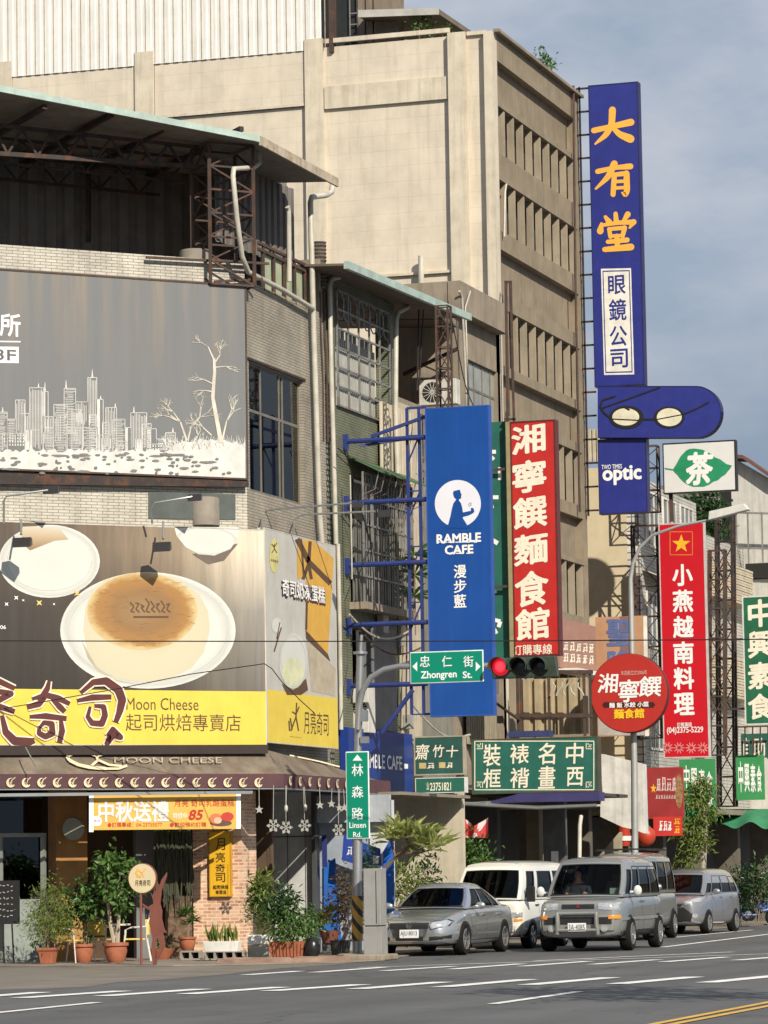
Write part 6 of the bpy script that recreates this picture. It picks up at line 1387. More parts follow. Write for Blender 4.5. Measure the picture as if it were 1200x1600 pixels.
MB().slab([(a.x - .3, cbp.y - .25, .003), (b.x + .12, cbp.y - .3, .003), (b.x + .15, cbp.y + .6, .003), (a.x - .3, cbp.y + .6, .003)], (0, 0, .12)).build('plinth', CONC, K, bevel=.03)
# street lamp and round sign on its pole
lb_ = G(993, 1466); ly = lb_.y
SL = thing('street_lamp', 'tall grey street lamp with a curved arm and flat pale lamp head', 'street lamp', lb_)
pth = [lb_, HY(991, 1200, ly), HY(985.5, 930, ly), HY(985, 905, ly), HY(989, 880, ly), HY(1000, 855, ly), HY(1020, 836, ly), HY(1060, 822, ly), HY(1115, 811, ly)]
MB().tube(pth, [.095, .085, .07, .06, .05, .045, .04, .036, .032], 12).build('pole', mat('lamp_pole', (.40, .40, .38), .45, metal=.4, var=.1), SL, smooth=True)
a = HY(1108, 806, ly); b = HY(1172, 803, ly)
MB().hexa([(a.x, ly - .14, a.z - .12), (b.x, ly - .14, a.z + .10), (b.x, ly + .14, a.z + .10), (a.x, ly + .14, a.z - .12), (a.x + .02, ly - .12, a.z + .10), (b.x - .12, ly - .12, a.z + .26), (b.x - .12, ly + .12, a.z + .26), (a.x + .02, ly + .12, a.z + .10)]).build('lamp_head', mat('lamp_head_grey', (.55, .54, .50), .4), SL, bevel=.02)
RN = Panel('round_noodle_sign', 'round red noodle shop sign mounted on the street lamp pole', 'sign', (0, ly - .42), (1, 0), 922.5, 1042, 1022, 1144, thick=.28)
MB().lathe([(RN.w / 2 - .01, 0), (RN.w / 2, .02), (RN.w / 2, .26), (RN.w / 2 - .02, .28)], (RN.w / 2, 0, RN.h / 2), 48, 'y').build('disc', mat('disc_red', (.42, .028, .02), .45, var=.05), RN.t, True, smooth=True)
MB().lathe([(RN.w / 2 + .012, .03), (RN.w / 2 + .015, .25)], (RN.w / 2, 0, RN.h / 2), 48, 'y').build('rim', mat('maroon_rim', (.10, .015, .012), .5), RN.t, True, smooth=True)
for ch_, bx in (('湘', (934, 1053, 966, 1082)), ('寧', (966, 1062, 999, 1097)), ('饌', (998, 1057, 1034, 1088))): RN.txt(ch_, WHITE_INK, bx, .018, y=-.01, shear=.1)
RN.txt('本店創立於2006年', mat('pinkish_ink', (.65, .4, .36), .5), (970, 1048, 1011, 1054), .0, y=-.01)
RN.poly([(944, 1097), (1021, 1097), (1024, 1101), (1021, 1105.5), (944, 1105.5), (941, 1101)], mat('dark_pill', (.05, .012, .012), .5), 'dark_pill', -.008)
RN.txt('麵 飯 水餃 小菜', WHITE_INK, (952, 1098, 1014, 1104.5), .03, y=-.012); RN.txt('麵食館', mat('sun_yellow', (.80, .52, .02), .5), (959, 1108, 1007, 1122), .035, y=-.012)
B(RN.w / 2 - .1, RN.w / 2 + .1, .28, .36, .2, RN.h - .2).build('clamp', GALV, RN.t, True)
# overhead wires
tag(MB().tube([HY(-80 + 1400 * t / 24, 1001 - 3 * t / 24 + 2.5 * sin(pi * t / 24), -6) for t in range(25)], .012, 5).build('overhead_wire', BLACK), 'black overhead wire crossing the whole street at the level of the cake billboard', 'wire')
tag(MB().tube([HY(a, b, -4.6) for a, b in ((-70, 1118), (0, 1108), (60, 1098), (190, 1075), (300, 1053), (400, 1039), (413, 1037), (425, 1045), (440, 1065), (470, 1095), (492, 1115))], .01, 5).build('drop_wire', BLACK), 'thin sagging wire in front of the yellow strip of the cake billboard', 'wire')
tag(MB().tube([HX(a, b, .5) for a, b in ((537, 700), (548, 735), (562, 790), (580, 850), (560, 900), (565, 1000), (548, 1100))], .012, 5).build('loose_cable', BLACK), 'loose black cable drooping down the green tiled wall under the blue arms', 'wire')
# ------------------------------------------------------------------ plants
rp_ = random.Random(11)
def rdir(up=.2):
    a = rp_.uniform(0, 2 * pi); z = rp_.uniform(-1, 1) + up; r = sqrt(max(0, 1 - min(1, z * z))); return V((r * cos(a), r * sin(a), z)).normalized()
def crown(mb, c, rad, n, l, w, clumps=14, droop=-.2, tight=.34):
    c = V(c); cl = []
    for i in range(clumps):
        d = rdir(.1) * (rp_.random() ** .45); cl.append(c + V((d.x * rad[0], d.y * rad[1], d.z * rad[2])))
    m = sum(rad) / 3 * tight
    for i in range(n):
        k = rp_.choice(cl); p = k + V((rp_.gauss(0, m * rad[0] * 3 / sum(rad)), rp_.gauss(0, m * rad[1] * 3 / sum(rad)), rp_.gauss(0, m * rad[2] * 3 / sum(rad))))
        d = ((p - c).normalized() * .6 + rdir(0)).normalized() + V((0, 0, droop)); s_ = rp_.uniform(.6, 1.25)
        mb.leaf(p, d, rdir(.6), l * s_, w * s_)
    return cl
def rosette(mb, c, n, l, w, lift=.5):
    for i in range(n):
        a = 2 * pi * i / n + rp_.uniform(-.3, .3); e = rp_.uniform(lift - .6, lift + .5); d = V((cos(a) * cos(e), sin(a) * cos(e), sin(e)))
        mb.leaf(V(c), d, V((0, 0, 1)), l * rp_.uniform(.7, 1.15), w)
def potthing(name, label, px, py, r, h, shape='round', z=.03, mat_=None, group='potted plants outside the corner shop', name_pot='pot'):
    p = G(px, py, z); t = thing(name, label, 'plant', p, 0, group); m = mat_ or TERRA
    if shape == 'round': MB().lathe([(r * .62, 0), (r * .80, h * .15), (r * .98, h * .55), (r * .95, h * .80), (r * 1.10, h * .84), (r * 1.10, h), (r * .95, h), (r * .9, h * .88)], (0, 0, 0), 20).build(name_pot, m, t, True, smooth=True)
    elif shape == 'square': MB().lathe([(r * .95, 0), (r * 1.25, h * .82), (r * 1.42, h * .83), (r * 1.42, h), (r * 1.25, h), (r * 1.22, h * .9)], (0, 0, 0), 4).build(name_pot, m, t, True, bevel=.01)
    elif shape == 'bowl': MB().lathe([(r * .6, 0), (r * .95, h * .7), (r * 1.05, h), (r * .95, h), (r * .9, h * .85)], (0, 0, 0), 20).build(name_pot, m, t, True, smooth=True)
    MB().lathe([(r * .9, h * .86), (r * .9, h * .90)], (0, 0, 0), 14).build('soil', SOIL, t, True)
    return t, p
def stems(t, lst, r=.014, m=WOODB):
    mb = MB()
    for st in lst: mb.tube(st, [r * (1 - .5 * k / len(st)) for k in range(len(st))], 6)
    mb.build('stem', m, t, True, smooth=True)
t, p = potthing('potted_bamboo', 'bushy fine leaved potted plant in a square terracotta pot, leftmost of the shop row', 75, 1506, .17, .31, 'square')
stems(t, [[(rp_.uniform(-.08, .08), rp_.uniform(-.08, .08), .28), (rp_.uniform(-.15, .15), 0, .8), (rp_.uniform(-.35, .35), rp_.uniform(-.2, .2), 1.3)] for i in range(9)], .011)
mb = MB(); crown(mb, (0, 0, .95), (.42, .36, .52), 2300, .10, .022, 26, -.3, .3); mb.build('foliage', LEAFY, t, True)
t, p = potthing('potted_shrub', 'dark leafy potted shrub in a round terracotta pot, left of the twin trunk tree', 130, 1504, .215, .37)
stems(t, [[(0, 0, .3), (.02, 0, .7), (-.1, 0, 1.2)], [(0, 0, .3), (.08, .05, .8), (.2, 0, 1.3)]], .02)
mb = MB(); crown(mb, (.0, 0, 1.12), (.46, .36, .42), 900, .11, .065, 20, -.3, .3); crown(mb, (.08, -.05, .5), (.16, .12, .14), 70, .1, .03, 6); mb.build('foliage', LEAFD, t, True)
t, p = potthing('potted_tree', 'tallest potted tree with two pale trunks and glossy leaves, beside the round sign', 181, 1504, .23, .39)
stems(t, [[(.03, 0, .3), (.07, 0, .9), (.05, 0, 1.35), (.08, 0, 1.7)], [(-.02, 0, .3), (-.10, .0, .7), (-.16, 0, 1.2), (-.2, 0, 1.6)], [(.07, 0, .95), (.2, 0, 1.3)], [(.06, 0, 1.35), (.3, 0, 1.75)]], .045, mat('pale_bark', (.40, .33, .24), .8))
mb = MB(); crown(mb, (.02, 0, 1.62), (.50, .40, .42), 720, .15, .085, 18, -.45, .26); crown(mb, (.2, 0, 1.1), (.2, .2, .3), 120, .13, .07, 6, -.4); crown(mb, (-.5, 0, 1.2), (.3, .3, .35), 230, .12, .07, 9, -.4); crown(mb, (.38, 0, 1.83), (.2, .15, .12), 90, .14, .08, 4, -.3); mb.build('foliage', LEAF, t, True)
t, p = potthing('potted_flower_bowl', 'low terracotta bowl behind the rabbit figure with a sparse plant', 252, 1499, .26, .22, 'bowl'); mb = MB(); crown(mb, (0, 0, .3), (.16, .12, .1), 60, .08, .03, 5); mb.build('foliage', LEAFY, t, True)
t, p = potthing('potted_palm_shrub', 'small upright potted plant on a cinder block, left of the brick pillar', 293, 1484, .17, .26, z=.21)
stems(t, [[(0, 0, .2), (.02, 0, .5), (0, 0, .7)], [(0, 0, .2), (.06, 0, .55)]], .02); mb = MB()
for k in range(9): rosette(mb, (rp_.uniform(-.14, .14), rp_.uniform(-.1, .1), rp_.uniform(.5, .85)), 13, .2, .035, .5)
mb.build('foliage', LEAF, t, True)
def cinder(px, py, n, label):
    p = G(px, py, .03); t = thing('cinder_block', label, 'block', p, 0, 'cinder blocks under the planters'); m = MB(); w = .2
    m.box(-n * w / 2, n * w / 2, 0, .2, 0, .03).box(-n * w / 2, n * w / 2, 0, .2, .15, .18)
    for k in range(n + 1): m.box(-n * w / 2 + k * w - .02, -n * w / 2 + k * w + .02, 0, .2, .03, .15)
    m.build('block', mat('cinder_grey', (.30, .27, .23), .9, var=.2), t, True); B(-n * w / 2, n * w / 2, .19, .198, .03, .15).build('void', DARK, t, True)
cinder(297, 1500, 2, 'grey hollow cinder block carrying the small terracotta pot')
cinder(350, 1500, 4, 'long row of white hollow blocks under the white snake plant planter')
t = thing('snake_plant_planter', 'white rectangular planter of upright snake plants in front of the brick pillar', 'plant', G(348, 1487, .21), 0, 'potted plants outside the corner shop')
MB().hexa([(-.33, -.1, 0), (.33, -.1, 0), (.33, .1, 0), (-.33, .1, 0), (-.37, -.13, .2), (.37, -.13, .2), (.37, .13, .2), (-.37, .13, .2)]).build('planter', WHITE, t, True, bevel=.01)
mb = MB()
for k in range(46):
    x = rp_.uniform(-.32, .32); y = rp_.uniform(-.08, .08); mb.leaf(V((x, y, .18)), V((rp_.uniform(-.25, .25), rp_.uniform(-.2, .2), 1)), V((0, -1, .2)), rp_.uniform(.18, .42), .055)
mb.build('foliage', LEAFY, t, True)
t = thing('box_planter', 'stacked white boxes carrying a bushy cypress right of the brick pillar', 'plant', G(403, 1498, .03), 0, 'potted plants outside the corner shop')
B(-.22, .22, 0, .3, 0, .27).build('box', mat('off_white_box', (.42, .40, .33), .7, streak=.4), t, True, bevel=.01); B(-.22, .23, -.01, .31, .28, .47).build('box', WHITE, t, True, bevel=.01)
mb = MB(); crown(mb, (-.02, .15, .95), (.26, .2, .5), 2300, .07, .018, 22, .1, .3); mb.build('foliage', LEAF, t, True); mb = MB(); crown(mb, (.02, .15, 1.4), (.2, .16, .26), 190, .2, .045, 8); mb.build('top_foliage', LEAFY, t, True)
t = thing('terracotta_trough', 'terracotta trough of trailing green plants between the white boxes and the pole', 'plant', G(451, 1500, .03), 0, 'potted plants outside the corner shop')
tm = MB().hexa([(-.3, -.12, .05), (.3, -.12, .05), (.3, .16, .05), (-.3, .16, .05), (-.36, -.15, .36), (.38, -.15, .36), (.38, .18, .36), (-.36, .18, .36)])
for k in range(10): tm.bar((-.31 + .07 * k, -.137, .07), (-.335 + .074 * k, -.155, .33), .03)
tm.build('trough', TERRA, t, True); B(-.4, .2, 0, .3, 0, .05).build('kerb_stone', CONC, t, True)
mb = MB(); crown(mb, (0, 0, .62), (.42, .3, .32), 900, .11, .045, 18, -.2); mb.build('foliage', LEAF, t, True); mb = MB(); crown(mb, (-.1, .1, 1.0), (.34, .25, .34), 520, .14, .055, 11, -.2); mb.build('back_foliage', LEAFD, t, True)
t = thing('potted_croton', 'yellow green plant in a red brown pot near the foot of the signal pole', 'plant', G(513, 1490, .03), 0, 'potted plants outside the corner shop')
B(-.14, .18, 0, .3, 0, .22).build('stand', mat('stand_grey', (.12, .12, .12), .8), t, True); MB().lathe([(.15, .22), (.22, .48), (.20, .48), (.19, .44)], (0, .1, 0), 16).build('pot', mat('red_brown_pot', (.16, .06, .04), .7), t, True, smooth=True)
mb = MB()
for k in range(8): rosette(mb, (rp_.uniform(-.22, .2), rp_.uniform(-.1, .15), rp_.uniform(.55, .95)), 9, .24, .06, .5)
mb.build('foliage', LEAFY, t, True)
t = thing('trailing_shrub', 'dense low shrub growing beside the black bag left of the croton', 'plant', G(487, 1487, .03), 0, 'potted plants outside the corner shop'); MB().lathe([(.12, 0), (.16, .28), (.14, .28)], (0, 0, 0), 12).build('pot', mat('dark_pot', (.03, .03, .03), .7), t, True, smooth=True)
mb = MB(); crown(mb, (0, 0, .55), (.3, .25, .28), 650, .1, .045, 14); mb.build('foliage', LEAF, t, True)
t = thing('tall_dracaena', 'tall spiky yellow green plant in front of the pale cafe wall', 'plant', G(502, 1470, .03), 0, 'potted plants outside the corner shop'); stems(t, [[(0, 0, 0), (.02, 0, .6), (0, 0, 1.1)], [(0, 0, .5), (.15, 0, .9)]], .03); MB().lathe([(.15, 0), (.2, .3), (.17, .3)], (0, 0, 0), 14).build('pot', MATS['dark_pot'], t, True, smooth=True)
mb = MB()
for c_ in ((0, 0, 1.3), (-.1, 0, 1.15), (.12, 0, 1.1), (.0, 0, .95), (.05, 0, 1.45)): rosette(mb, c_, 17, .34, .045, .3)
mb.build('foliage', LEAFY, t, True)
t = thing('dry_shrub', 'dry reddish leaved shrub just left of the signal pole', 'plant', G(532, 1492, .03), 0, 'potted plants outside the corner shop'); MB().lathe([(.18, 0), (.22, .3), (.19, .3)], (0, 0, 0), 12).build('pot', MATS['dark_pot'], t, True, smooth=True)
mb = MB(); crown(mb, (0, .1, .95), (.28, .22, .65), 620, .11, .045, 18, -.4); mb.build('foliage', mat('leaf_dry', (.10, .065, .03), .6, var=.5, scale=12, trans=.2), t, True)
t = thing('grey_green_vine', 'grey green climbing plant against the cafe wall behind the signal pole', 'plant', G(540, 1470, .03)); mb = MB(); crown(mb, (.0, .3, 1.45), (.34, .2, .45), 520, .12, .06, 14, -.3); mb.build('foliage', LEAF, t, True); stems(t, [[(0, .3, 0), (.05, .3, .8), (0, .3, 1.5)]], .03)
bgp = G(485, 1500, .03); bb_ = MB(); bb_.ball(bgp + V((0, .1, .2)), (.16, .14, .24), 10)
for i, v in enumerate(bb_.v): bb_.v[i] = (v[0] + .02 * sin(v[2] * 40 + v[1] * 30), v[1], max(.1, v[2]))
tag(bb_.build('black_rubbish_bag', mat('black_plastic', (.012, .012, .012), .3), smooth=True), 'crumpled black plastic bag on the pavement among the planters', 'bag')
rb_ = MB()
for k, (px, w) in enumerate(((372, .5), (400, .7), (470, .5), (500, .6))):
    p = G(px, 1507 - k * .8, .004); q = []
    rb_.slab([(p.x - w + rp_.uniform(0, .2), p.y, .004), (p.x + w, p.y + .02, .004), (p.x + w - .1, p.y + .3, .004), (p.x - w + .1, p.y + .35, .004)], (0, 0, .10 + .02 * (k % 2)))
tag(rb_.build('broken_kerb', mat('kerb_pinkish', (.30, .20, .15), .9, var=.35, bump=.6)), 'broken pinkish kerb stones along the pavement edge under the planters', 'kerb')
# cafe chairs and table
CHM = mat('chair_steel', (.66, .64, .58), .4, metal=.1); WICK = mat('wicker_yellow', (.70, .52, .12), .7, var=.3, scale=20)
def chair(label, px, py, rz):
    q_ = HY(px, 1450, py); t = thing('cafe_chair', label, 'chair', (q_.x, py, .03), rz, 'yellow wicker cafe chairs')
    B(-.22, .22, -.22, .22, .42, .45).build('seat', WICK, t, True, bevel=.01)
    bk = MB().grid(lambda u, v: V((-.24 * cos(pi * u) , .20 + .06 * sin(pi * u), .52 + .30 * v)), 8, 4); bk.grid(lambda u, v: V((-.24 * cos(pi * u), .225 + .06 * sin(pi * u), .52 + .30 * v)), 8, 4); bk.build('backrest', WICK, t, True, smooth=True)
    for sx_ in (-1, 1): MB().tube([(sx_ * .25, -.25, 0), (sx_ * .25, -.2, .62), (sx_ * .27, -.1, .66), (sx_ * .27, .2, .68), (sx_ * .2, .28, .84)], .014, 6).build('leg', CHM, t, True, smooth=True); MB().tube([(sx_ * .26, .30, 0), (sx_ * .24, .22, .45), (sx_ * .25, .22, .68)], .014, 6).build('leg', CHM, t, True, smooth=True)
    MB().tube([(-.2, .28, .84), (-.1, .3, .87), (.1, .3, .87), (.2, .28, .84)], .016, 6).build('back_frame', CHM, t, True, smooth=True)
    return t
chair('yellow wicker cafe chair facing right, between the square pot and the round pot', 112, -4.0, radians(80))
chair('yellow wicker cafe chair seen from behind, in the middle of the shop terrace', 156, -3.3, radians(175))
chair('yellow wicker cafe chair turned left, next to the rabbit figure', 212, -3.2, radians(-70))
t = thing('cafe_table', 'small round steel cafe table half hidden behind the potted tree', 'table', (HY(178, 1450, -2.9).x, -2.9, .03)); MB().lathe([(.33, .70), (.34, .72), (.33, .735)], (0, 0, 0), 24).build('tabletop', CHM, t, True, smooth=True); MB().tube([(0, 0, .05), (0, 0, .7)], .03, 8).build('pedestal', CHM, t, True)
MB().tube([(-.28, 0, .01), (0, 0, .08), (.28, 0, .01)], .018, 6).tube([(0, -.28, .01), (0, 0, .08), (0, .28, .01)], .018, 6).build('foot', CHM, t, True)
# rabbit figure and round sign on a post
RBM = mat('rust_brown_paint', (.19, .065, .045), .55, var=.15)
rp0 = G(240, 1508, .03); RP = Panel('rabbit_figure', 'flat red brown standing rabbit figure with long raised ears at the kerb', 'cutout figure', (rp0.x, rp0.y), (1, 0), 222, 262, 1330, 1508, thick=.03)
def c1(pts): return [(x / 4, 1160 + y / 4) for x, y in pts]
rab = c1([(955, 1390), (945, 1290), (952, 1225), (932, 1130), (940, 1045), (925, 1045), (892, 1022), (888, 1006), (925, 1030), (938, 1018), (962, 1008), (950, 965), (960, 940), (975, 925), (968, 880), (967, 810), (978, 850), (990, 920), (1008, 860), (1042, 812), (1040, 840), (1008, 930), (1005, 965), (1000, 1010), (1012, 1055), (1010, 1100), (1025, 1165), (1040, 1190), (1018, 1188), (1022, 1215), (1028, 1275), (1005, 1320), (985, 1345), (975, 1390), (965, 1385), (990, 1300), (998, 1265), (975, 1195), (968, 1290), (968, 1390)])
MB().slab([(RP.L(*q)[0], 0, RP.L(*q)[1]) for q in rab], (0, .03, 0)).build('body', RBM, RP.t, True)
RPS = Panel('round_shop_sign', 'round cream shop sign with a moon mark on a brown post before the rabbit figure', 'sign', (rp0.x, rp0.y - .06), (1, 0), 201, 243, 1350, 1395, thick=.05)
MB().lathe([(RPS.w / 2, 0), (RPS.w / 2, .05)], (RPS.w / 2, 0, RPS.h / 2), 32, 'y').build('disc', mat('cream_disc', (.62, .52, .32), .5, var=.05), RPS.t, True); MB().lathe([(RPS.w / 2 + .015, .008), (RPS.w / 2 + .015, .06)], (RPS.w / 2, 0, RPS.h / 2), 32, 'y').build('rim', RBM, RPS.t, True)
s_ = MB(); RPS.stroke(s_, [(216, 1357), (213, 1363), (215, 1369), (221, 1370)], 3); RPS.stroke(s_, [(218, 1370), (222, 1364), (228, 1357)], 1.6); RPS.stroke(s_, [(217, 1360), (222, 1364), (225, 1371)], 1.4); s_.build('moon_mark', GOLDI, RPS.t, True)
RPS.txt('月亮奇司', BRN, (211, 1375, 235, 1384), 0); x_, z_ = RPS.L(220, 1508); MB().tube([(x_, .03, z_), (x_, .03, .03)], .025, 8).build('post', RBM, RPS.t, True)
# blackboard on an easel
EB = Panel('menu_blackboard', 'black chalk menu board on a thin easel at the left edge of the shop', 'menu board', (cht(10, 1450, .3)[0] * S2 + S2 * .3, 0), (1, 0), -22, 31, 1378, 1444, thick=.03) if False else None
e0 = CH(5, 1450, -.35); EB = Panel('menu_blackboard', 'black chalk menu board on a thin easel at the left edge of the shop', 'menu board', (e0.x, e0.y), (1, 0), -24, 30, 1376, 1444, thick=.03)
EB.board(mat('blackboard', (.018, .018, .018), .6)); s_ = MB()
for k in range(6):
    y = 1384 + 9.5 * k
    for q in range(7): EB.stroke(s_, [(-20 + 6 * q + rp_.uniform(0, 2), y + rp_.uniform(-2, 2)), (-16 + 6 * q, y + rp_.uniform(-2, 2))], 1.4)
s_.build('chalk_marks', mat('chalk', (.38, .36, .33), .8), EB.t, True); m_ = MB()
for px in (-14, 3, 18):
    a = EB.L(px, 1444); b = EB.L(px + (3 if px > 0 else -3), 1490); m_.bar((a[0], .02, a[1]), (b[0], .02, .02 - EB.o.z), .025)
m_.build('easel', DARKST, EB.t, True)
# hanging stars and snowflakes under the awning
STM = mat('star_white', (.42, .41, .37), .5); zt_ = F1.z - .25
for i, (px, py, kind) in enumerate(((405, 1265, 0), (427, 1290, 1), (447, 1263, 2), (447, 1293, 1), (477, 1262, 2), (476, 1290, 1), (500, 1258, 0), (518, 1256, 0), (530, 1262, 0), (529, 1297, 1), (538, 1262, 0))):
    q = HX(px, py, .9); lab = {0: 'small white hanging star ornament', 1: 'large white snowflake ornament on a string', 2: 'white drop shaped hanging ornament'}[kind]
    where = ('first from the brick pillar', 'nearest the brick pillar', 'second from the brick pillar', 'in the middle of the low row', 'nearest the steel post', 'below the steel post', 'just right of the steel post', 'above the pale cafe wall', 'left of the street name sign', 'low beside the street name sign', 'touching the street name sign')[i]
    t = thing('hanging_ornament', lab + ', ' + where, 'ornament', q, 0, 'ornaments hanging under the awning'); r = (.09, .14, .07)[kind]
    m = MB()
    if kind == 0: m.slab([(r * (1 if k % 2 == 0 else .42) * sin(pi / 5 * k), -.01, r * (1 if k % 2 == 0 else .42) * cos(pi / 5 * k)) for k in range(10)], (0, .02, 0))
    elif kind == 1:
        for k in range(6):
            a = pi / 3 * k; m.bar((0, 0, 0), (r * cos(a), 0, r * sin(a)), .018); m.bar((r * .6 * cos(a - .35), 0, r * .6 * sin(a - .35)), (r * .95 * cos(a + .0), 0, r * .95 * sin(a)), .02); m.bar((r * .6 * cos(a + .35), 0, r * .6 * sin(a + .35)), (r * .95 * cos(a), 0, r * .95 * sin(a)), .02)
    else: m.ball((0, 0, 0), (.04, .04, .075), 8)
    m.build('shape', STM, t, True); MB().tube([(0, 0, r * .8), (.02 * sin(i), 0, max(.2, zt_ - q.z))], .006, 4).build('string', STM, t, True)
# cloth flags and blue banner on the cafe wall
FB = Panel('blue_cafe_banner', 'small blue cafe banner hung on the pale wall behind the pole', 'banner', (0, 4.6), (1, 0), 535, 592, 1310, 1350, thick=.02)
MB().slab([(FB.L(*q)[0], 0, FB.L(*q)[1]) for q in ((537, 1303), (556, 1313), (594, 1326), (596, 1352), (562, 1352), (534, 1344))], (0, .02, 0)).build('cloth', mat('banner_blue', (.02, .06, .33), .6), FB.t, True); s_ = MB(); pseudo(s_, FB, 542, 1322, 552, 1336, 5, 1.2); FB.poly([(583, 1336), (592, 1338), (592, 1350), (583, 1350)], None, mb=s_); s_.build('lettering', WHITE_INK, FB.t, True)
B(HY(503, 1330, 4.7).x, HY(510, 1330, 4.7).x, 4.7, 4.75, HY(505, 1355, 4.7).z, HY(505, 1305, 4.7).z).build('x', mat('navy_cloth', (.02, .03, .16), .7)); o = bpy.data.objects['x']; o.name = 'folded_flag'; o.data.name = 'folded_flag'; tag(o, 'narrow folded navy flag hanging right of the steel post', 'flag')
# frangipani, shrubs and street trees
t = thing('frangipani_tree', 'leaning frangipani with bare forked branches and long leaves in front of the cream pier', 'tree', G(588, 1478, .03))
M_ = MW[t].inverted()
def LP(px, py, y): return M_ @ HY(px, py, y)
yy = 4.0; br = [([(580, 1480), (582, 1400), (598, 1360), (618, 1340), (640, 1322)], .05), ([(640, 1322), (632, 1300), (625, 1296)], .03), ([(640, 1322), (660, 1318), (672, 1300)], .03), ([(618, 1340), (612, 1318), (610, 1305)], .03), ([(640, 1322), (652, 1328), (675, 1315)], .025), ([(625, 1333), (655, 1333), (672, 1328)], .022)]
mb = MB()
for pts, r in br: mb.tube([LP(a, b, yy) for a, b in pts], [r * (1 - .4 * k / len(pts)) for k in range(len(pts))], 7)
mb.build('trunk', mat('frangipani_bark', (.16, .10, .07), .8), t, True, smooth=True); mb = MB()
for px, py in ((608, 1308), (615, 1298), (625, 1296), (636, 1302), (648, 1300), (660, 1306), (672, 1300), (680, 1316), (673, 1328), (612, 1316), (655, 1322), (690, 1322), (622, 1310)):
    for q in range(1): rosette(mb, LP(px, py, yy + rp_.uniform(-.4, .4)), 12, .50, .085, .6)
mb.build('crown', mat('frangipani_leaf', (.36, .40, .13), .45, var=.4, scale=12, trans=.45), t, True)
def shrub(name, label, px, yy_, h, rad, n, l, w, m, cz, cl=14, zz=.03):
    q_ = HY(px, 1400, yy_); t = thing(name, label, 'shrub', (q_.x, yy_, zz)); mb = MB(); crown(mb, (0, 0, cz), rad, n, l, w, cl); mb.build('foliage', m, t, True)
    m2 = MB()
    for k in range(4): m2.tube([(rp_.uniform(-.1, .1), rp_.uniform(-.1, .1), 0), (rp_.uniform(-.2, .2), 0, cz * .6), (rp_.uniform(-.4, .4) * rad[0], 0, cz)], .015, 5)
    m2.build('stem', WOODB, t, True); return t
shrub('rhododendron_shrub', 'light green leafy shrub below the frangipani, behind the silver sedan', 634, 7.6, 1, (.62, .4, .62), 1000, .17, .05, LEAFY, 1.1, 18)
shrub('clipped_shrub', 'dark rounded shrub peeping over the grey utility cabinet', 577, -.4, 1, (.22, .22, .75), 700, .07, .04, LEAFD, 1.35, 16)
shrub('broadleaf_shrub', 'full dark green shrub behind the white van, below the red bunting', 736, 12.2, 1, (.58, .45, .6), 1100, .17, .07, LEAF, 1.75, 18)
shrub('narrow_shrub', 'sparse dark stemmed shrub standing right of the frangipani', 668, 8.4, 1, (.32, .3, .75), 420, .15, .05, LEAFD, 1.5, 12)
shrub('arcade_shrub', 'large dark bushy shrub in the shaded right edge of the street', 1188, 33, 1, (.6, .6, .7), 900, .15, .06, LEAFD, 1.0, 18)
shrub('arcade_shrub', 'dark foliage mass beyond the small silver car, left of the scooters', 1152, 33.5, 1, (.4, .4, .6), 500, .14, .05, LEAFD, 1.0, 12)
t = thing('slender_tree', 'slender roadside tree with drooping narrow leaves before the bright green cloth sign', 'tree', G(1097, 1452, .03)); M_ = MW[t].inverted(); yt_ = G(1097, 1452, .03).y
MB().tube([LP(1097, 1455, yt_), LP(1099, 1340, yt_), LP(1103, 1300, yt_), LP(1098, 1240, yt_)], [.10, .09, .06, .03], 8).build('trunk', mat('grey_bark', (.33, .29, .23), .8), t, True, smooth=True); mb = MB()
for px, py, rx_, rz_, n in ((1086, 1245, .42, .3, 170), (1104, 1232, .22, .22, 80), (1080, 1288, .5, .42, 260), (1094, 1328, .5, .42, 240), (1074, 1350, .36, .35, 170), (1102, 1270, .4, .3, 120), (1092, 1220, .2, .16, 50)): crown(mb, LP(px, py, yt_ - .2), (rx_, rx_, rz_), n, .22, .055, 8, -.6)
mb.build('crown', LEAFY, t, True)
t = thing('balcony_palm', 'leafy potted balcony plant showing between the blue arms left of the blue sign', 'plant', HX(648, 905, .5)); mb = MB()
for z_ in (-.4, .1, .55): rosette(mb, (0, rp_.uniform(-.2, .2), z_), 16, .62, .09, .3)
mb.build('foliage', LEAF, t, True); stems(t, [[(0, 0, -1.3), (0, 0, .5)]], .02)
t = thing('wall_tree', 'dark tree filling the gap behind the tea leaf sign', 'tree', HY(1100, 812, 44)); mb = MB(); crown(mb, (0, 0, .0), (.75, .6, .7), 1100, .3, .12, 18); mb.build('crown', LEAFD, t, True); MB().tube([(0, 0, -3), (0, 0, .3)], .15, 8).build('trunk', WOODB, t, True)
for lab, px, py, dy in (('small shrub sprouting from the parapet of the tall concrete block, right of its corner', 848, 96, 0), ('green weeds on the roof edge under the penthouse eave', 655, 42, 0)):
    if px > 700: c_ = HX(px, py, -.2)
    else: c_ = HY(px, py, yd + .4)
    t = thing('roof_weed', lab, 'plant', c_, 0, 'weeds growing on the tall block roof'); mb = MB(); crown(mb, (0, 0, .0), (.35, .3, .25), 170, .13, .06, 7, .2); crown(mb, (.6 if px < 700 else .0, .5, -.12), (.2, .2, .15), 60, .12, .06, 4, .2); mb.build('foliage', LEAF, t, True); stems(t, [[(0, 0, -.5), (0, 0, .1)]], .02)
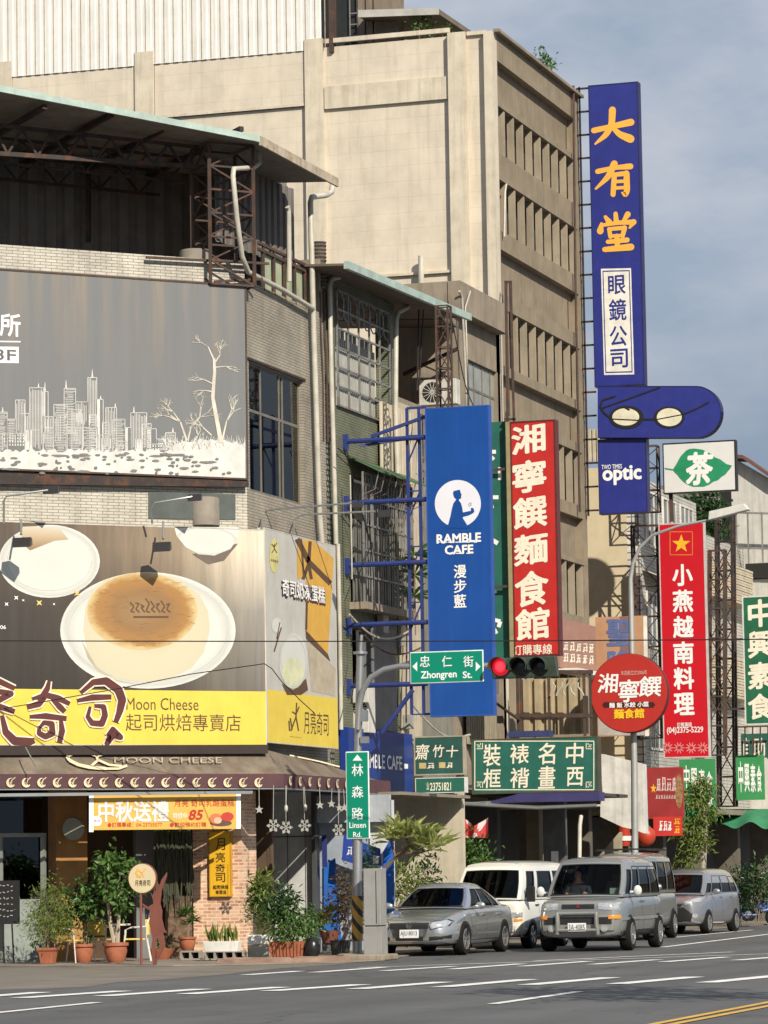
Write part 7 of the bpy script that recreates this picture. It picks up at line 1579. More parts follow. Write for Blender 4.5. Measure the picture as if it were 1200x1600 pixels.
t = thing('shadow_tree', 'young tree added on the near side of the street, outside the photo, to shade the lane', 'tree', (19.6, -28.6, 0)); mb = MB(); crown(mb, (0, 0, 6.2), (1.9, 1.9, 1.5), 900, .35, .16, 26, -.2, .25); mb.build('crown', LEAF, t, True); MB().tube([(0, 0, 0), (.1, 0, 3), (0, 0, 6)], [.13, .1, .05], 8).tube([(.1, 0, 3), (.9, .5, 5.6)], .05, 6).tube([(.1, 0, 3), (-.9, .3, 5.6)], .05, 6).build('trunk', WOODB, t, True)  # unseen tree, added to cast the soft shadows on the road
# tomato lantern things at the far arcade
t = thing('red_lantern', 'round orange red lantern with a green cap standing under the red cloth banner', 'lantern', HY(1009, 1322, 22)); MB().ball((0, 0, .26), (.27, .24, .27), 12).build('body', mat('lantern_red', (.40, .045, .02), .4), t, True, smooth=True); MB().lathe([(.22, .46), (.15, .55), (.04, .60)], (-.06, 0, 0), 12).build('cap', mat('lantern_green', (.03, .16, .05), .5), t, True, smooth=True)
t = thing('red_figure_lantern', 'small red and white inflatable lantern left of the street lamp pole', 'lantern', HY(975, 1322, 22)); MB().lathe([(.14, 0), (.2, .2), (.16, .42), (.2, .55), (.12, .72)], (0, 0, 0), 12).build('body', MATS['lantern_red'], t, True, smooth=True); MB().lathe([(.205, .14), (.205, .26)], (0, 0, 0), 12).build('band', WHITE, t, True)
# ramp panel and pole by the dark arcade
tag(MB().slab([HY(918, 1358, 18.6), HY(968, 1300, 18.6), HY(968, 1358, 18.6)], (0, .3, 0)).build('stair_flank', mat('stair_cream', (.33, .28, .19), .8)), 'cream triangular stair flank in the dark arcade left of the lamp pole', 'stair')
# ------------------------------------------------------------------ vehicles
TYRE = mat('tyre_rubber', (.011, .0105, .010), .9, var=.15, spec=.2); RIM = mat('alloy_rim', (.46, .46, .45), .3, metal=.8, var=.1)
CARGL = glassmat('car_glass', (.16, .18, .18), .03, .02, 1.35); TINT = glassmat('car_glass_tinted', (.045, .05, .05), .01, .02, 1.33)
TRIM = mat('car_trim_black', (.018, .018, .018), .5); CHROME = mat('chrome', (.75, .75, .74), .15, metal=1.0, var=0); PLATEW = mat('plate_white', (.68, .68, .66), .4, var=.04)
INT = mat('car_interior', (.035, .034, .033), .8); SEATM = mat('seat_fabric', (.06, .058, .055), .9); AMBER = mat('amber_lens', (.7, .25, .03), .3); PLK = mat('plate_black', (.02, .02, .03), .5)
LAMPG = mat('headlight_glass', (.62, .63, .62), .10, metal=.6, var=.25, scale=9, coat=.6)
def paint(name, rgb, metal=.55): return mat(name, rgb, .24, metal=metal, var=.05, scale=1.2, coat=.8)
def evalmesh(o):
    dg = bpy.context.evaluated_depsgraph_get(); me = bpy.data.meshes.new_from_object(o.evaluated_get(dg)); old = o.data; o.modifiers.clear(); o.data = me; me.name = old.name; return me
class Car:
    def __init__(s, name, label, loc, rz, body, cat, group=None):
        s.t = thing(name, label, cat, loc, rz + pi, group); s.bm = body          # local +y is the nose
    def lower(s, st, crown_=.03, lvl=2):
        m = MB(); n = 0
        for (y, hw, zb, zs, zt) in st:
            half = [(hw * .70, zb), (hw * .94, zb + .04), (hw * .995, zb + .2), (hw, (zb + zs) / 2 + .04), (hw * .985, zs), (hw * .93, zt - .03), (hw * .80, zt + crown_ * .5), (hw * .4, zt + crown_)]
            ring = [(-x, z) for x, z in half] + [(x, z) for x, z in reversed(half)]; n = len(ring); m.v += [(x, y, z) for x, z in ring]
        for i in range(len(st) - 1):
            for k in range(n): k2 = (k + 1) % n; m.f.append((i * n + k, i * n + k2, (i + 1) * n + k2, (i + 1) * n + k))
        h = n // 2
        for base in (0, (len(st) - 1) * n):
            for k in range(h - 1): m.f.append((base + k, base + k + 1, base + n - 2 - k, base + n - 1 - k))
        o = m.build('body', s.bm, s.t, True, smooth=True); sb = o.modifiers.new('s', 'SUBSURF'); sb.levels = lvl; sb.render_levels = lvl
        me = evalmesh(o)
        for p in me.polygons: p.use_smooth = True
        s.body = o; s.bvh = BVHTree.FromPolygons([v.co[:] for v in me.vertices], [p.vertices[:] for p in me.polygons]); return o
    def hit(s, o, d):
        r = s.bvh.ray_cast(V(o), V(d)); return r[0]
    def front(s, pts, mat_, name, off=.008, par=None, sub=5, mirror=False, depth=0, smooth=True):
        """patch (x, z outline) laid on the nose"""
        return s._proj([V((x, 9, z)) for x, z in pts], V((0, -1, 0)), mat_, name, off, par, sub, smooth)
    def side(s, pts, mat_, name, sgn, off=.006, par=None, sub=5): return s._proj([V((sgn * 9, y, z)) for y, z in pts], V((-sgn, 0, 0)), mat_, name, off, par, sub)
    def _proj(s, pts, d, mat_, name, off, par, sub, smooth=True):
        c = sum(pts, V()) / len(pts); m = MB(); rings = []; n = len(pts)
        dense = []
        for i in range(n):
            for k in range(3): dense.append(pts[i].lerp(pts[(i + 1) % n], k / 3))
        last = None
        def P(p):
            h_ = s.hit(p, d); return (h_ - d * off) if h_ is not None else None
        R_ = []
        for j in range(sub + 1):
            f = j / sub; R_.append([P(c.lerp(p, f)) for p in (dense if j else [c])])
        hits = [q for r in R_ for q in r if q is not None]
        if not hits: return None
        mid = sum(hits, V()) / len(hits); ax = 1 if abs(d.y) > .5 else 0
        for j in range(sub + 1):
            f = j / sub
            for i, q in enumerate(R_[j]):
                if q is None:
                    p = c.lerp(dense[i], f) if j else c.copy(); p[ax] = mid[ax]; R_[j][i] = p
        m.v = [tuple(R_[0][0])]; k = len(dense)
        for r in R_[1:]: m.v += [tuple(q) for q in r]
        for i in range(k): m.f.append((0, 1 + i, 1 + (i + 1) % k))
        for j in range(sub - 1):
            for i in range(k): a = 1 + j * k; i2 = (i + 1) % k; m.f.append((a + i, a + k + i, a + k + i2, a + i2))
        # rim going back to give thickness
        a = 1 + (sub - 1) * k; b = len(m.v); m.v += [tuple(V(m.v[a + i]) + d * (off + .02)) for i in range(k)]
        for i in range(k): i2 = (i + 1) % k; m.f.append((a + i, b + i, b + i2, a + i2))
        return m.build(name, mat_, par or s.t, True, smooth=smooth)
    def cabin(s, hwb, hwt, zb, zt, yf, yft, yrt, yr, wins, roofh=.09, ws=(.05, .95, .06, .93), glass=None, glass_f=None, bow=.12):
        """greenhouse from belt (hwb, zb) to roof edge (hwt, zt)"""
        glass = glass or TINT; glass_f = glass_f or CARGL; bod = MB(); frs = MB()
        def side(sg):
            def f(u, v):
                b = .03 * sin(pi * v); w = hwb + (hwt - hwb) * v + b; ya = yf + (yft - yf) * v; yb = yr + (yrt - yr) * v
                y = ya + (yb - ya) * u; w -= .05 * (abs(2 * u - 1) ** 4); return V((sg * w, y, zb + (zt - zb) * v))
            return f
        def frontf(u, v):
            w = (hwb + (hwt - hwb) * v + .03 * sin(pi * v) - .05); x = (2 * u - 1) * w; y = yf + (yft - yf) * v + bow * (1 - (2 * u - 1) ** 2) * (1 - .5 * v); return V((x, y, zb + (zt - zb) * v + .02 * (1 - (2 * u - 1) ** 2)))
        def rearf(u, v):
            w = (hwb + (hwt - hwb) * v + .03 * sin(pi * v) - .05); return V(((2 * u - 1) * w, yr + (yrt - yr) * v - .05 * (1 - (2 * u - 1) ** 2), zb + (zt - zb) * v))
        def patch(f, ww, nm, gm, outn):
            v0, v1 = ww[0][2], ww[0][3]; xs = sorted(set([0, 1] + [w[0] for w in ww] + [w[1] for w in ww]))
            bod.grid(f, 16, 1, 0, 1, 0, v0).grid(f, 16, 3, 0, 1, v1, 1)
            wins_ = [(w[0], w[1]) for w in ww]
            for a, b in zip(xs, xs[1:]):
                if (a, b) in wins_: continue
                bod.grid(f, 4, 6, a, b, v0, v1)
            for w in ww:
                g = MB(); off = V(outn) * -.012; g.grid(lambda u, v: f(u, v) + off, 8, 6, w[0], w[1], w[2], w[3]); g.build(nm, gm, s.t, True, smooth=True)
                d = V(outn) * .004; e = .012
                for (a, b, c_, d_) in ((w[0], w[1], w[2], w[2] + e * 2.4), (w[0], w[1], w[3] - e * 2.4, w[3]), (w[0], w[0] + e, w[2], w[3]), (w[1] - e, w[1], w[2], w[3])): frs.grid(lambda u, v: f(u, v) + d, 8, 4, a, b, c_, d_)
        for sg in (-1, 1): patch(side(sg), wins, 'side_window', glass, (sg, 0, 0))
        patch(frontf, [ws], 'windscreen', glass_f, (0, .8, .5)); patch(rearf, [(.06, .94, .15, .9)], 'rear_window', glass, (0, -1, 0))
        def roof(u, v):
            y0 = yft + bow * .5 * (1 - (2 * u - 1) ** 2); y = y0 + (yrt - .05 * (1 - (2 * u - 1) ** 2) - y0) * v; x = (2 * u - 1); k = 1 - .14 * (abs(2 * v - 1) ** 6) * .4
            return V((x * (hwt - .05 * (abs(2 * v - 1) ** 4)), y, zt + roofh * sqrt(max(0, 1 - x ** 4)) * (1 - .35 * abs(2 * v - 1) ** 4) + .02 * (1 - x * x)))
        bod.grid(roof, 20, 12)
        # join front edge of the roof to the windscreen top
        bod.grid(lambda u, v: frontf(u, 1).lerp(roof(u, 0), v), 20, 1).grid(lambda u, v: rearf(u, 1).lerp(roof(u, 1), v), 20, 1)
        bod.build('cabin', s.bm, s.t, True, smooth=True); frs.build('window_seal', TRIM, s.t, True, smooth=True)
        B(-hwb + .06, hwb - .06, yr + .1, yf - .05, zb - .0, zb + .015).build('interior_floor', INT, s.t, True)
        ymid = yf + (yft - yf) - .15
        for sg in (-1, 1):
            q = sg * hwb * .48; MB().hexa([(q - .22, ymid - .25, zb), (q + .22, ymid - .25, zb), (q + .22, ymid - .12, zb), (q - .22, ymid - .12, zb), (q - .19, ymid - .45, zb + .33), (q + .19, ymid - .45, zb + .33), (q + .19, ymid - .34, zb + .33), (q - .19, ymid - .34, zb + .33)]).box(q - .1, q + .1, ymid - .46, ymid - .38, zb + .32, zb + .48).build('seat', SEATM, s.t, True, bevel=.02)
        MB().box(-hwb + .1, hwb - .1, yf - .42, yf - .02, zb + .0, zb + .06).build('dashboard', INT, s.t, True)
        s.ws = frontf
    def wheels(s, x, yf, yr, r, spokes=5):
        for sg in (-1, 1):
            for y in (yf, yr):
                xo = sg * x
                w = MB().lathe([(r * .66, -.11), (r * .93, -.11), (r, -.07), (r, .07), (r * .93, .11), (r * .70, .115), (r * .66, .09), (r * .66, -.11)], (xo, y, r), 28, 'x', False).build('wheel', TYRE, s.t, True, smooth=True)
                m = MB(); m.lathe([(r * .69, .02), (r * .69, .10), (r * .62, .118), (r * .60, .05), (r * .69, .02)], (xo, y, r), 28, 'x', False); m.lathe([(.03, .03), (r * .2, .06), (r * .16, .095), (.02, .10)], (xo, y, r), 14, 'x')
                if sg < 0: m.v = [(2 * xo - a, b, c) for a, b, c in m.v]
                for k in range(spokes):
                    a = 2 * pi * k / spokes + .3
                    for da in (-.12, .12): m.bar((xo + sg * .085, y + .04 * cos(a), r + .04 * sin(a)), (xo + sg * .09, y + r * .64 * cos(a + da), r + r * .64 * sin(a + da)), .035 if spokes < 8 else .022, .03)
                m.build('rim', RIM, w, True, smooth=False); MB().lathe([(r * .63, -.02), (r * .63, .02)], (xo, y, r), 20, 'x').build('brake_shade', TRIM, w, True)
                # dark patch on the body side standing in for the shaded wheel well
                pts = [(y + r * 1.16 * cos(pi * k / 12 - .08), r + r * 1.14 * sin(pi * k / 12 - .08)) for k in range(13)]
                s.side(pts + [(y - r * 1.1, r * .75), (y + r * 1.1, r * .75)], TRIM, 'wheel_well_shade', sg, .004, sub=6)
    def plate(s, txt_, x, z, w=.34, h=.16, y=None):
        hp = s.hit((x, 9, z), (0, -1, 0)); yy = (y if y is not None else hp.y) + .03
        p = B(x - w / 2, x + w / 2, yy - .025, yy, z - h / 2, z + h / 2).build('number_plate', PLATEW, s.t, True, bevel=.008)
        vs, fs = glyphs(txt_, 0); a = min(v[0] for v in vs); b = max(v[0] for v in vs); c = min(v[1] for v in vs); d = max(v[1] for v in vs); m = MB(); m.f = list(fs)
        m.v = [(x + w * .44 - (w * .88) * (v[0] - a) / (b - a), yy + .004 + v[2], z - h * .33 + h * .66 * (v[1] - c) / (d - c)) for v in vs]; m.build('plate_lettering', PLK, p, True)
    def mirror(s, x, y, z, m, sz=(.11, .06, .075)):
        for sg in (-1, 1): MB().ball((sg * (x + .07), y, z), sz, 8).bar((sg * (x - .08), y, z - .02), (sg * x, y, z - .02), .04).build('wing_mirror', m, s.t, True, smooth=True)
    def seams(s, sg_list, ys, z0, z1):
        for sg in sg_list:
            for y in ys: s.side([(y - .005, z0), (y + .005, z0), (y + .005, z1), (y - .005, z1)], TRIM, 'door_seam', sg, .002, sub=8)
    def handles(s, ys, z, m):
        for sg in (-1, 1):
            for y in ys:
                hp = s.hit((sg * 9, y, z), (-sg, 0, 0)); MB().bar((hp.x + sg * .02, y - .1, z), (hp.x + sg * .02, y + .1, z), .03, .025).build('door_handle', m, s.t, True)
    def person(s): pass
def rect(x0, x1, z0, z1): return [(x0, z0), (x1, z0), (x1, z1), (x0, z1)]
def sym(pts): return pts, [(-x, z) for x, z in pts]

# --- silver saloon at the kerb
SIL = paint('silver_green_paint', (.54, .56, .56), .8)
a = G(606, 1497); b = G(737, 1495)
c = Car('parked_sedan', 'silver grey sedan parked nearest the signal pole, chrome framed grille', ((a.x + b.x) / 2 - .64, 2.35, 0), radians(-1.0), SIL, 'car')
c.lower([(2.385, .48, .34, .50, .60), (2.36, .62, .27, .52, .655), (2.24, .77, .215, .57, .72), (1.95, .87, .19, .63, .79), (1.45, .905, .18, .69, .865), (.95, .91, .18, .74, .935), (0, .91, .18, .78, .955), (-1, .91, .18, .80, .965), (-1.75, .895, .2, .82, .985), (-2.2, .83, .26, .80, .98), (-2.36, .70, .36, .7, .93)])
c.cabin(.80, .585, .94, 1.37, 1.02, .22, -.75, -1.78, [(.10, .36, .10, .93), (.39, .68, .10, .93), (.70, .86, .16, .90)], .085, (.045, .955, .05, .95), glass=TINT)
c.wheels(.80, 1.42, -1.29, .325, 5)
g_ = c.front([(-.33, .30), (.33, .30), (.36, .45), (.44, .70), (-.44, .70), (-.36, .45)], CHROME, 'grille_surround', .006)
c.front([(-.40, .55), (.40, .55), (.425, .675), (-.425, .675)], TRIM, 'grille', .012); c.front([(-.29, .315), (.29, .315), (.30, .40), (-.30, .40)], TRIM, 'lower_grille', .012)
for q in sym([(.45, .53), (.78, .60), (.82, .70), (.74, .745), (.46, .705), (.42, .60)]): c.front(q, TRIM, 'headlight_bezel', .008, sub=6)
for q in sym([(.47, .55), (.76, .61), (.795, .69), (.73, .73), (.47, .69), (.44, .61)]): c.front(q, LAMPG, 'headlight', .014, sub=6)
for q in sym([(.42, .315), (.80, .35), (.82, .43), (.42, .39)]): c.front(q, TRIM, 'bumper_vent', .008, sub=6)
c.front([(-.75, .20), (.75, .20), (.78, .25), (-.78, .25)], TRIM, 'chin', .006)
hp = c.hit((0, 9, .615), (0, -1, 0)); em_ = MB(); em_.lathe([(.066, 0), (.066, .02), (.055, .02), (.055, 0)], (0, hp.y + .015, .615), 20, 'y')
for p_, q_ in (((-.035, .04), (-.012, -.01)), ((.035, .04), (.012, -.01)), ((-.012, -.01), (0, .022)), ((.012, -.01), (0, .022)), ((-.05, .02), (-.022, -.048)), ((.05, .02), (.022, -.048)), ((-.022, -.048), (0, -.002)), ((.022, -.048), (0, -.002))): em_.bar((p_[0], hp.y + .03, .615 + p_[1]), (q_[0], hp.y + .03, .615 + q_[1]), .009)
em_.build('badge', CHROME, c.t, True)
c.plate('AJU·8013', 0, .455, .40, .17); c.mirror(.93, .72, 1.0, SIL); c.seams((-1, 1), (1.0, -.05, -1.15), .28, .93); c.handles((.15, -.9), .82, SIL)
for sg in (-1, 1): c.side([(-2, .30), (1.9, .30), (1.9, .315), (-2, .315)], TRIM, 'sill_strip', sg, .004, sub=10)

# --- white van behind it
WV = paint('white_van_paint', (.70, .69, .62), 0.0)
pa = G(820, 1483)
c = Car('white_van', 'old white van with black wing mirrors parked behind the silver sedan', (pa.x - .78, pa.y + .55 + 1.4, 0), radians(-2), WV, 'van')
c.lower([(2.02, .66, .36, .8, .98), (2.0, .76, .28, .84, 1.02), (1.9, .82, .25, .86, 1.06), (1.5, .845, .24, .88, 1.10), (.5, .845, .24, .9, 1.12), (-1, .845, .24, .9, 1.12), (-1.9, .84, .26, .9, 1.12), (-2.02, .8, .36, .9, 1.10)], .0)
c.cabin(.80, .70, 1.07, 1.78, 1.86, 1.42, -1.95, -2.03, [(.06, .20, .06, .88), (.26, .55, .10, .86), (.59, .93, .10, .86)], .13, (.05, .95, .03, .90), glass=TINT, glass_f=TINT, bow=.1)
c.wheels(.74, 1.28, -1.12, .30, 5)
for q in sym([(.56, .68), (.80, .68), (.80, .80), (.56, .80)]): c.front(q, LAMPG, 'headlight', .012)
for q in sym([(.64, .60), (.80, .60), (.80, .66), (.64, .66)]): c.front(q, AMBER, 'indicator', .01)
c.front(rect(-.45, .45, .70, .80), TRIM, 'grille', .008); c.front(rect(-.8, .8, .36, .52), mat('van_bumper', (.5, .48, .42), .5), 'bumper', .03)
for sg in (-1, 1):
    MB().box(sg * .93 - .09, sg * .93 + .09, 1.62, 1.70, 1.02, 1.36).bar((sg * .8, 1.66, 1.3), (sg * .9, 1.66, 1.3), .03).build('wing_mirror', TRIM, c.t, True, bevel=.02)
    c.side([(-2, .26), (1.95, .26), (1.95, .62), (-2, .62)], mat('van_lower_silver', (.27, .28, .27), .4, metal=.4), 'two_tone_band', sg, .003, sub=10)
c.seams((-1, 1), (.75, -.35), .3, 1.1); c.handles((.9, -.2), .95, TRIM); c.front(rect(-.02, .02, 1.0, 1.02), TRIM, 'wiper', .01)

# --- greenish silver van in the lane with its driver
DV = paint('olive_silver_paint', (.335, .34, .325))
a = G(850, 1486); b = G(978, 1488)
c = Car('silver_people_carrier', 'greenish silver van in the lane with a bull bar and its driver visible', ((a.x + b.x) / 2 - .15, (a.y + b.y) / 2 + 2.15, 0), radians(2), DV, 'van'); c.t.scale = (1.08, 1.03, 1.02)
c.lower([(2.26, .60, .36, .70, .92), (2.24, .72, .29, .76, .97), (2.12, .80, .27, .82, 1.02), (1.8, .845, .26, .86, 1.07), (1.3, .85, .26, .9, 1.12), (0, .85, .26, .93, 1.14), (-1.3, .85, .26, .94, 1.14), (-2.1, .84, .28, .93, 1.12), (-2.26, .76, .38, .9, 1.08)], .03)
c.cabin(.80, .69, 1.10, 1.80, 1.62, .86, -1.95, -2.2, [(.03, .135, .08, .80), (.16, .335, .08, .90), (.355, .655, .08, .90), (.67, .97, .08, .90)], .12, (.05, .95, .04, .95), glass=TINT, glass_f=glassmat('clear_windscreen', (.60, .63, .62), .0, .02, 1.25), bow=.12)
c.wheels(.78, 1.37, -1.43, .345, 6)
for q in sym([(.40, .86), (.78, .82), (.80, .97), (.74, 1.0), (.40, .985)]): c.front(q, LAMPG, 'headlight', .014, sub=6)
c.front(rect(-.32, .32, .87, .965), TRIM, 'grille', .012); hp = c.hit((0, 9, .92), (0, -1, 0)); em_ = MB()
for k in range(3):
    a_ = pi / 2 + 2 * pi * k / 3; em_.slab([(.0, hp.y + .02, .92), (.028 * cos(a_ - .5), hp.y + .02, .92 + .028 * sin(a_ - .5)), (.05 * cos(a_), hp.y + .02, .92 + .05 * sin(a_)), (.028 * cos(a_ + .5), hp.y + .02, .92 + .028 * sin(a_ + .5))], (0, .008, 0))
em_.build('badge', mat('badge_red', (.35, .02, .02), .4), c.t, True)
bmp = mat('bumper_silver', (.27, .27, .25), .4, metal=.4); c.front([(-.8, .40), (.8, .40), (.83, .60), (.82, .76), (-.82, .76), (-.83, .60)], bmp, 'bumper', .05, sub=7)
for x0, x1 in ((-.34, .34), (-.66, -.42), (.42, .66)): c.front(rect(x0, x1, .56, .70), TRIM, 'bumper_grille', .062)
for q in sym(rect(.60, .80, .66, .735)): c.front(q, AMBER, 'indicator', .064)
for q in sym([(.52 + .075 * cos(k * pi / 5), .47 + .065 * sin(k * pi / 5)) for k in range(10)]): c.front(q, LAMPG, 'fog_lamp', .066)
bar_ = MB(); hy_ = c.hit((0, 9, .6), (0, -1, 0)).y + .12
for x in (-.38, .38): bar_.tube([(x * 1.05, hy_ - .02, .36), (x, hy_ + .02, .6), (x, hy_, .80)], .04, 8)
bar_.tube([(-.38, hy_, .78), (.38, hy_, .78)], .036, 8).tube([(-.40, hy_, .44), (.40, hy_, .44)], .035, 8); bar_.build('bull_bar', bmp, c.t, True, smooth=True)
c.plate('3A·4085', 0, .50, .36, .17, hy_)
c.mirror(.90, 1.22, 1.22, mat('pale_mirror', (.60, .60, .57), .35), (.085, .06, .11)); c.seams((-1, 1), (1.05, .1, -1.2), .36, 1.1)
for y in (.25, -.05): c.handles((y,), 1.0, CHROME if y > 0 else DV)
for sg in (-1, 1): c.side([(-2.1, .62), (2.0, .62), (2.0, .68), (-2.1, .68)], mat('rub_strip', (.20, .20, .18), .5), 'rubbing_strip', sg, .02, sub=10); c.side([(-2.1, .27), (2.0, .27), (2.0, .42), (-2.1, .42)], TRIM, 'sill', sg, .004, sub=10)
c.side([(.82, .54), (1.02, .54), (1.02, .60), (.82, .60)], WHITE_INK, 'side_emblem', 1, .004); c.side([(.86, .47), (1.0, .47), (1.0, .53), (.86, .53)], WHITE_INK, 'side_emblem', 1, .004)
M_ = MW[c.t]
# the driver (left hand drive, seen on the right of the windscreen)
dx = .40; y0 = .50; zb = 1.12
vv = [(dx, y0 - .02, zb - .25), (dx, y0 - .05, zb + .02), (dx, y0 - .06, zb + .22), (dx, y0 - .03, zb + .34), (dx, y0, zb + .41), (dx, y0 + .02, zb + .50), (dx - .20, y0 - .05, zb + .22), (dx - .27, y0 + .1, zb + .05), (dx - .18, y0 + .34, zb + .08), (dx + .20, y0 - .05, zb + .22), (dx + .27, y0 + .1, zb + .05), (dx + .17, y0 + .34, zb + .08), (dx, y0 + .0, zb + .58)]
ee = [(0, 1), (1, 2), (2, 3), (3, 4), (4, 5), (2, 6), (6, 7), (7, 8), (2, 9), (9, 10), (10, 11), (5, 12)]
rr_ = [(.17, .12), (.18, .12), (.19, .12), (.065, .065), (.075, .085), (.085, .105), (.075, .08), (.055, .055), (.04, .04), (.075, .08), (.055, .055), (.04, .04), (.07, .085)]
me = bpy.data.meshes.new('driver'); me.from_pydata(vv, ee, []); o = bpy.data.objects.new('driver', me); COL.objects.link(o); o.modifiers.new('skin', 'SKIN')
for i, r in enumerate(rr_): me.skin_vertices[0].data[i].radius = r
me.skin_vertices[0].data[0].use_root = True
sb = o.modifiers.new('s', 'SUBSURF'); sb.levels = 2; me2 = evalmesh(o)
SKIN = mat('skin', (.46, .25, .16), .5, var=.06); DRK = mat('dark_shirt', (.03, .035, .05), .8); me2.materials.clear(); me2.materials.append(SKIN); me2.materials.append(DRK)
for p in me2.polygons: p.material_index = 1 if (p.center.z < zb + .30 and p.center.y < y0 + .26) else 0; p.use_smooth = True
MW[o] = M_.copy(); o.matrix_world = M_; bpy.context.view_layer.update(); o.name = 'person'
tag(o, 'driver in a dark shirt with short black hair inside the greenish silver van', 'person')
hm = MB(); hm.ball((dx, y0 - .01, zb + .565), (.088, .105, .075), 10).build('hair', mat('black_hair', (.012, .010, .009), .6), o, True, smooth=True)
fm_ = MB()
for sg in (-1, 1): fm_.ball((dx + sg * .033, y0 + .105, zb + .51), (.013, .008, .008), 6)
fm_.build('eyes', BLACK, o, True); MB().ball((dx, y0 + .12, zb + .485), (.013, .02, .018), 6).build('nose', SKIN, o, True, smooth=True); MB().ball((dx, y0 + .108, zb + .445), (.025, .008, .006), 6).build('mouth', mat('lip', (.3, .1, .08), .5), o, True)
MB().tube([(dx + .19 * cos(k * pi / 10), y0 + .42 + .05 * sin(k * pi / 10), zb + .08 + .17 * sin(k * pi / 10)) for k in range(21)], .014, 6, False).build('steering_wheel', TRIM, c.t, True)
B(-.62, -.42, 1.2, 1.24, 1.14, 1.28).build('dash_card', mat('pale_green_card', (.3, .42, .33), .6), c.t, True)

# --- second van just behind, mostly hidden
HV = paint('pale_silver_paint', (.33, .335, .325))
pc = G(1046, 1466)
c = Car('roof_racked_wagon', 'pale silver wagon with a roof rack mostly hidden behind the greenish silver van', (pc.x - .78, pc.y - 1.0, 0), radians(2), HV, 'car')
c.lower([(2.2, .60, .36, .66, .85), (2.15, .74, .28, .72, .92), (1.9, .82, .26, .8, 1.0), (1.3, .85, .25, .88, 1.08), (0, .85, .25, .92, 1.1), (-1.5, .85, .25, .93, 1.1), (-2.15, .82, .3, .92, 1.08), (-2.25, .74, .4, .9, 1.02)])
c.cabin(.80, .69, 1.06, 1.86, 1.5, .85, -2.0, -2.2, [(.04, .3, .08, .9), (.33, .64, .08, .9), (.67, .96, .08, .9)], .12)
c.wheels(.78, 1.38, -1.38, .33, 6); c.mirror(.9, 1.1, 1.2, HV); c.t.scale = (1, 1, 1.06)
for q in sym([(.42, .74), (.78, .72), (.78, .88), (.42, .88)]): c.front(q, LAMPG, 'headlight', .012)
c.front(rect(-.36, .36, .76, .86), TRIM, 'grille', .01); m_ = MB()
for sg in (-1, 1): m_.bar((sg * .62, .7, 2.05), (sg * .62, -1.8, 2.05), .035)
for y in (.5, -.5, -1.5): m_.bar((-.62, y, 2.07), (.62, y, 2.07), .03)
m_.build('roof_rack', TRIM, c.t, True)

# --- small silver people carrier parked further on
SM = paint('mpv_silver_paint', (.36, .36, .37), .65); pd = G(1106, 1459)
c = Car('parked_minivan', 'small rounded silver minivan parked ahead of the scooters, black lower grille', (pd.x - .72, pd.y + 1.35, 0), radians(-3), SM, 'car')
c.lower([(2.12, .50, .33, .60, .80), (2.09, .64, .25, .64, .86), (1.9, .77, .21, .72, .94), (1.55, .83, .2, .80, 1.0), (1.1, .845, .2, .86, 1.06), (0, .845, .2, .92, 1.10), (-1.2, .845, .2, .95, 1.12), (-1.9, .82, .24, .95, 1.10), (-2.1, .72, .36, .9, 1.05)])
c.cabin(.79, .62, 1.02, 1.57, 1.50, .68, -1.75, -2.08, [(.04, .15, .1, .55), (.165, .445, .1, .90), (.46, .735, .1, .90), (.75, .94, .14, .86)], .13, glass=TINT, glass_f=TINT, bow=.16)
c.wheels(.75, 1.32, -1.35, .30, 5); c.mirror(.88, .95, 1.1, SM)
c.front([(-.55, .32), (.55, .32), (.62, .52), (.38, .70), (-.38, .70), (-.62, .52)], TRIM, 'grille', .01, sub=6); c.front([(-.3, .72), (.3, .72), (.36, .79), (-.36, .79)], TRIM, 'upper_grille', .01)
for q in sym([(.42, .76), (.74, .84), (.79, .94), (.66, .95), (.40, .84)]): c.front(q, LAMPG, 'headlight', .012, sub=6)
for q in sym([(.66 + .06 * cos(k * pi / 5), .48 + .06 * sin(k * pi / 5)) for k in range(10)]): c.front(q, LAMPG, 'fog_lamp', .01)
hp = c.hit((0, 9, .5), (0, -1, 0)); B(-.16, .16, hp.y, hp.y + .03, .425, .575).build('number_plate', PLATEW, c.t, True, bevel=.008)
c.seams((-1, 1), (1.0, -.05, -1.1), .28, 1.05); c.handles((.1, -.9), .95, SM)

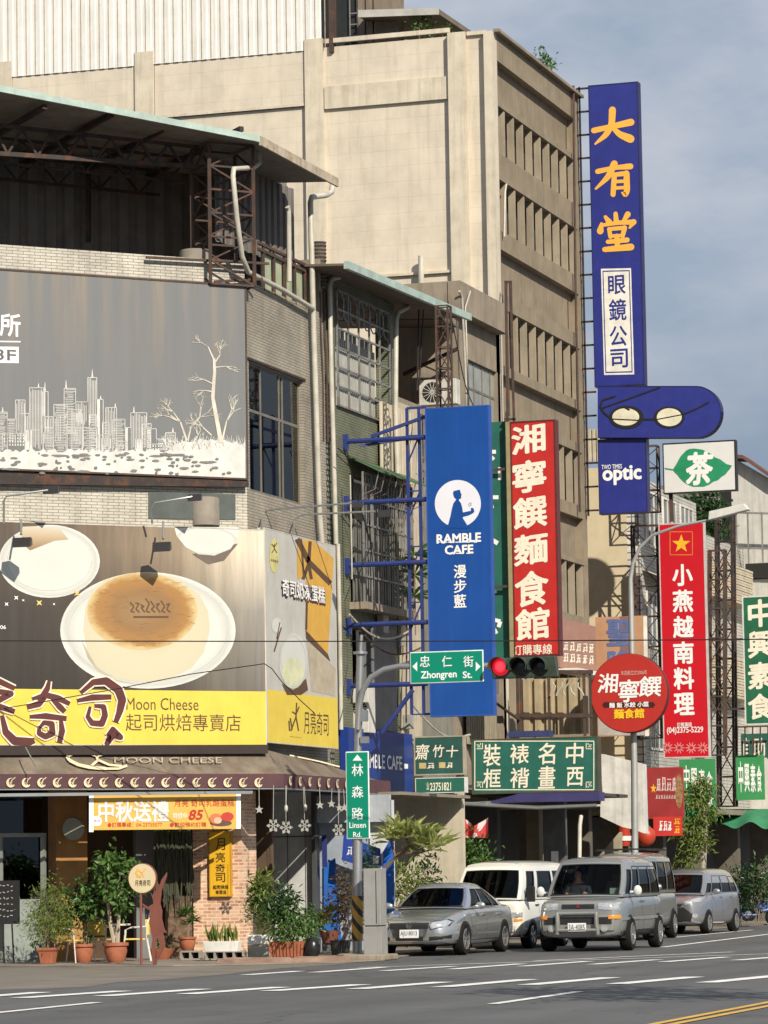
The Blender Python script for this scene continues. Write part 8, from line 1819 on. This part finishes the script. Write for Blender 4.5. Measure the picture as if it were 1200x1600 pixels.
# --- parked scooters at the far right
def scooter(label, px, py, rz, col):
    t = thing('motor_scooter', label, 'scooter', G(px, py), rz, 'scooters parked at the far arcade'); bm_ = paint('scooter_' + col[0], col[1], .1)
    for y in (-.62, .62):
        w = MB().lathe([(.13, -.045), (.21, -.05), (.235, 0), (.21, .05), (.13, .045), (.13, -.045)], (0, y, .235), 20, 'x', False).build('wheel', TYRE, t, True, smooth=True); MB().lathe([(.135, -.02), (.135, .02)], (0, y, .235), 14, 'x').build('rim', RIM, w, True)
    b_ = MB().hexa([(-.15, -.86, .50), (.15, -.86, .50), (.17, -.15, .38), (-.17, -.15, .38), (-.11, -.90, .66), (.11, -.90, .66), (.14, -.12, .70), (-.14, -.12, .70)]); b_.box(-.15, .15, -.2, .36, .27, .34)
    b_.hexa([(-.18, .30, .30), (.18, .30, .30), (.18, .36, .30), (-.18, .36, .30), (-.12, .42, .96), (.12, .42, .96), (.12, .50, .96), (-.12, .50, .96)]); b_.hexa([(-.09, .42, .40), (.09, .42, .40), (.09, .84, .42), (-.09, .84, .42), (-.07, .44, .54), (.07, .44, .54), (.06, .80, .48), (-.06, .80, .48)]); b_.ball((0, .47, .98), (.16, .11, .10), 8)
    b_.build('body', bm_, t, True, bevel=.03)
    MB().hexa([(-.13, -.84, .70), (.13, -.84, .70), (.14, -.12, .70), (-.14, -.12, .70), (-.10, -.80, .80), (.10, -.80, .80), (.11, -.18, .76), (-.11, -.18, .76)]).build('seat', TRIM, t, True, bevel=.03); MB().tube([(-.34, .38, 1.02), (-.1, .46, 1.0), (.1, .46, 1.0), (.34, .38, 1.02)], .02, 6).build('handlebar', TRIM, t, True); MB().ball((0, .575, .97), (.08, .04, .06), 8).build('headlight', LAMPG, t, True, smooth=True)
    MB().bar((0, .5, .5), (.0, .62, .24), .06).build('fork', GALV, t, True); MB().tube([(.2, -.5, .3), (.2, -.95, .38)], .05, 8).build('exhaust', GALV, t, True)
    for sg in (-1, 1): MB().ball((sg * .33, .40, 1.22), (.06, .015, .04), 8).bar((sg * .28, .40, 1.02), (sg * .33, .40, 1.2), .014).build('wing_mirror', TRIM, t, True)
    return t
scooter('blue scooter with a white stripe parked at the right edge, foremost of the scooters', 1176, 1446, radians(115), ('blue', (.03, .06, .22)))
scooter('black scooter standing behind the blue scooter at the right edge', 1168, 1438, radians(120), ('black', (.02, .02, .025)))
scooter('dark green scooter at the very edge of the photo', 1200, 1440, radians(100), ('green', (.02, .06, .04)))
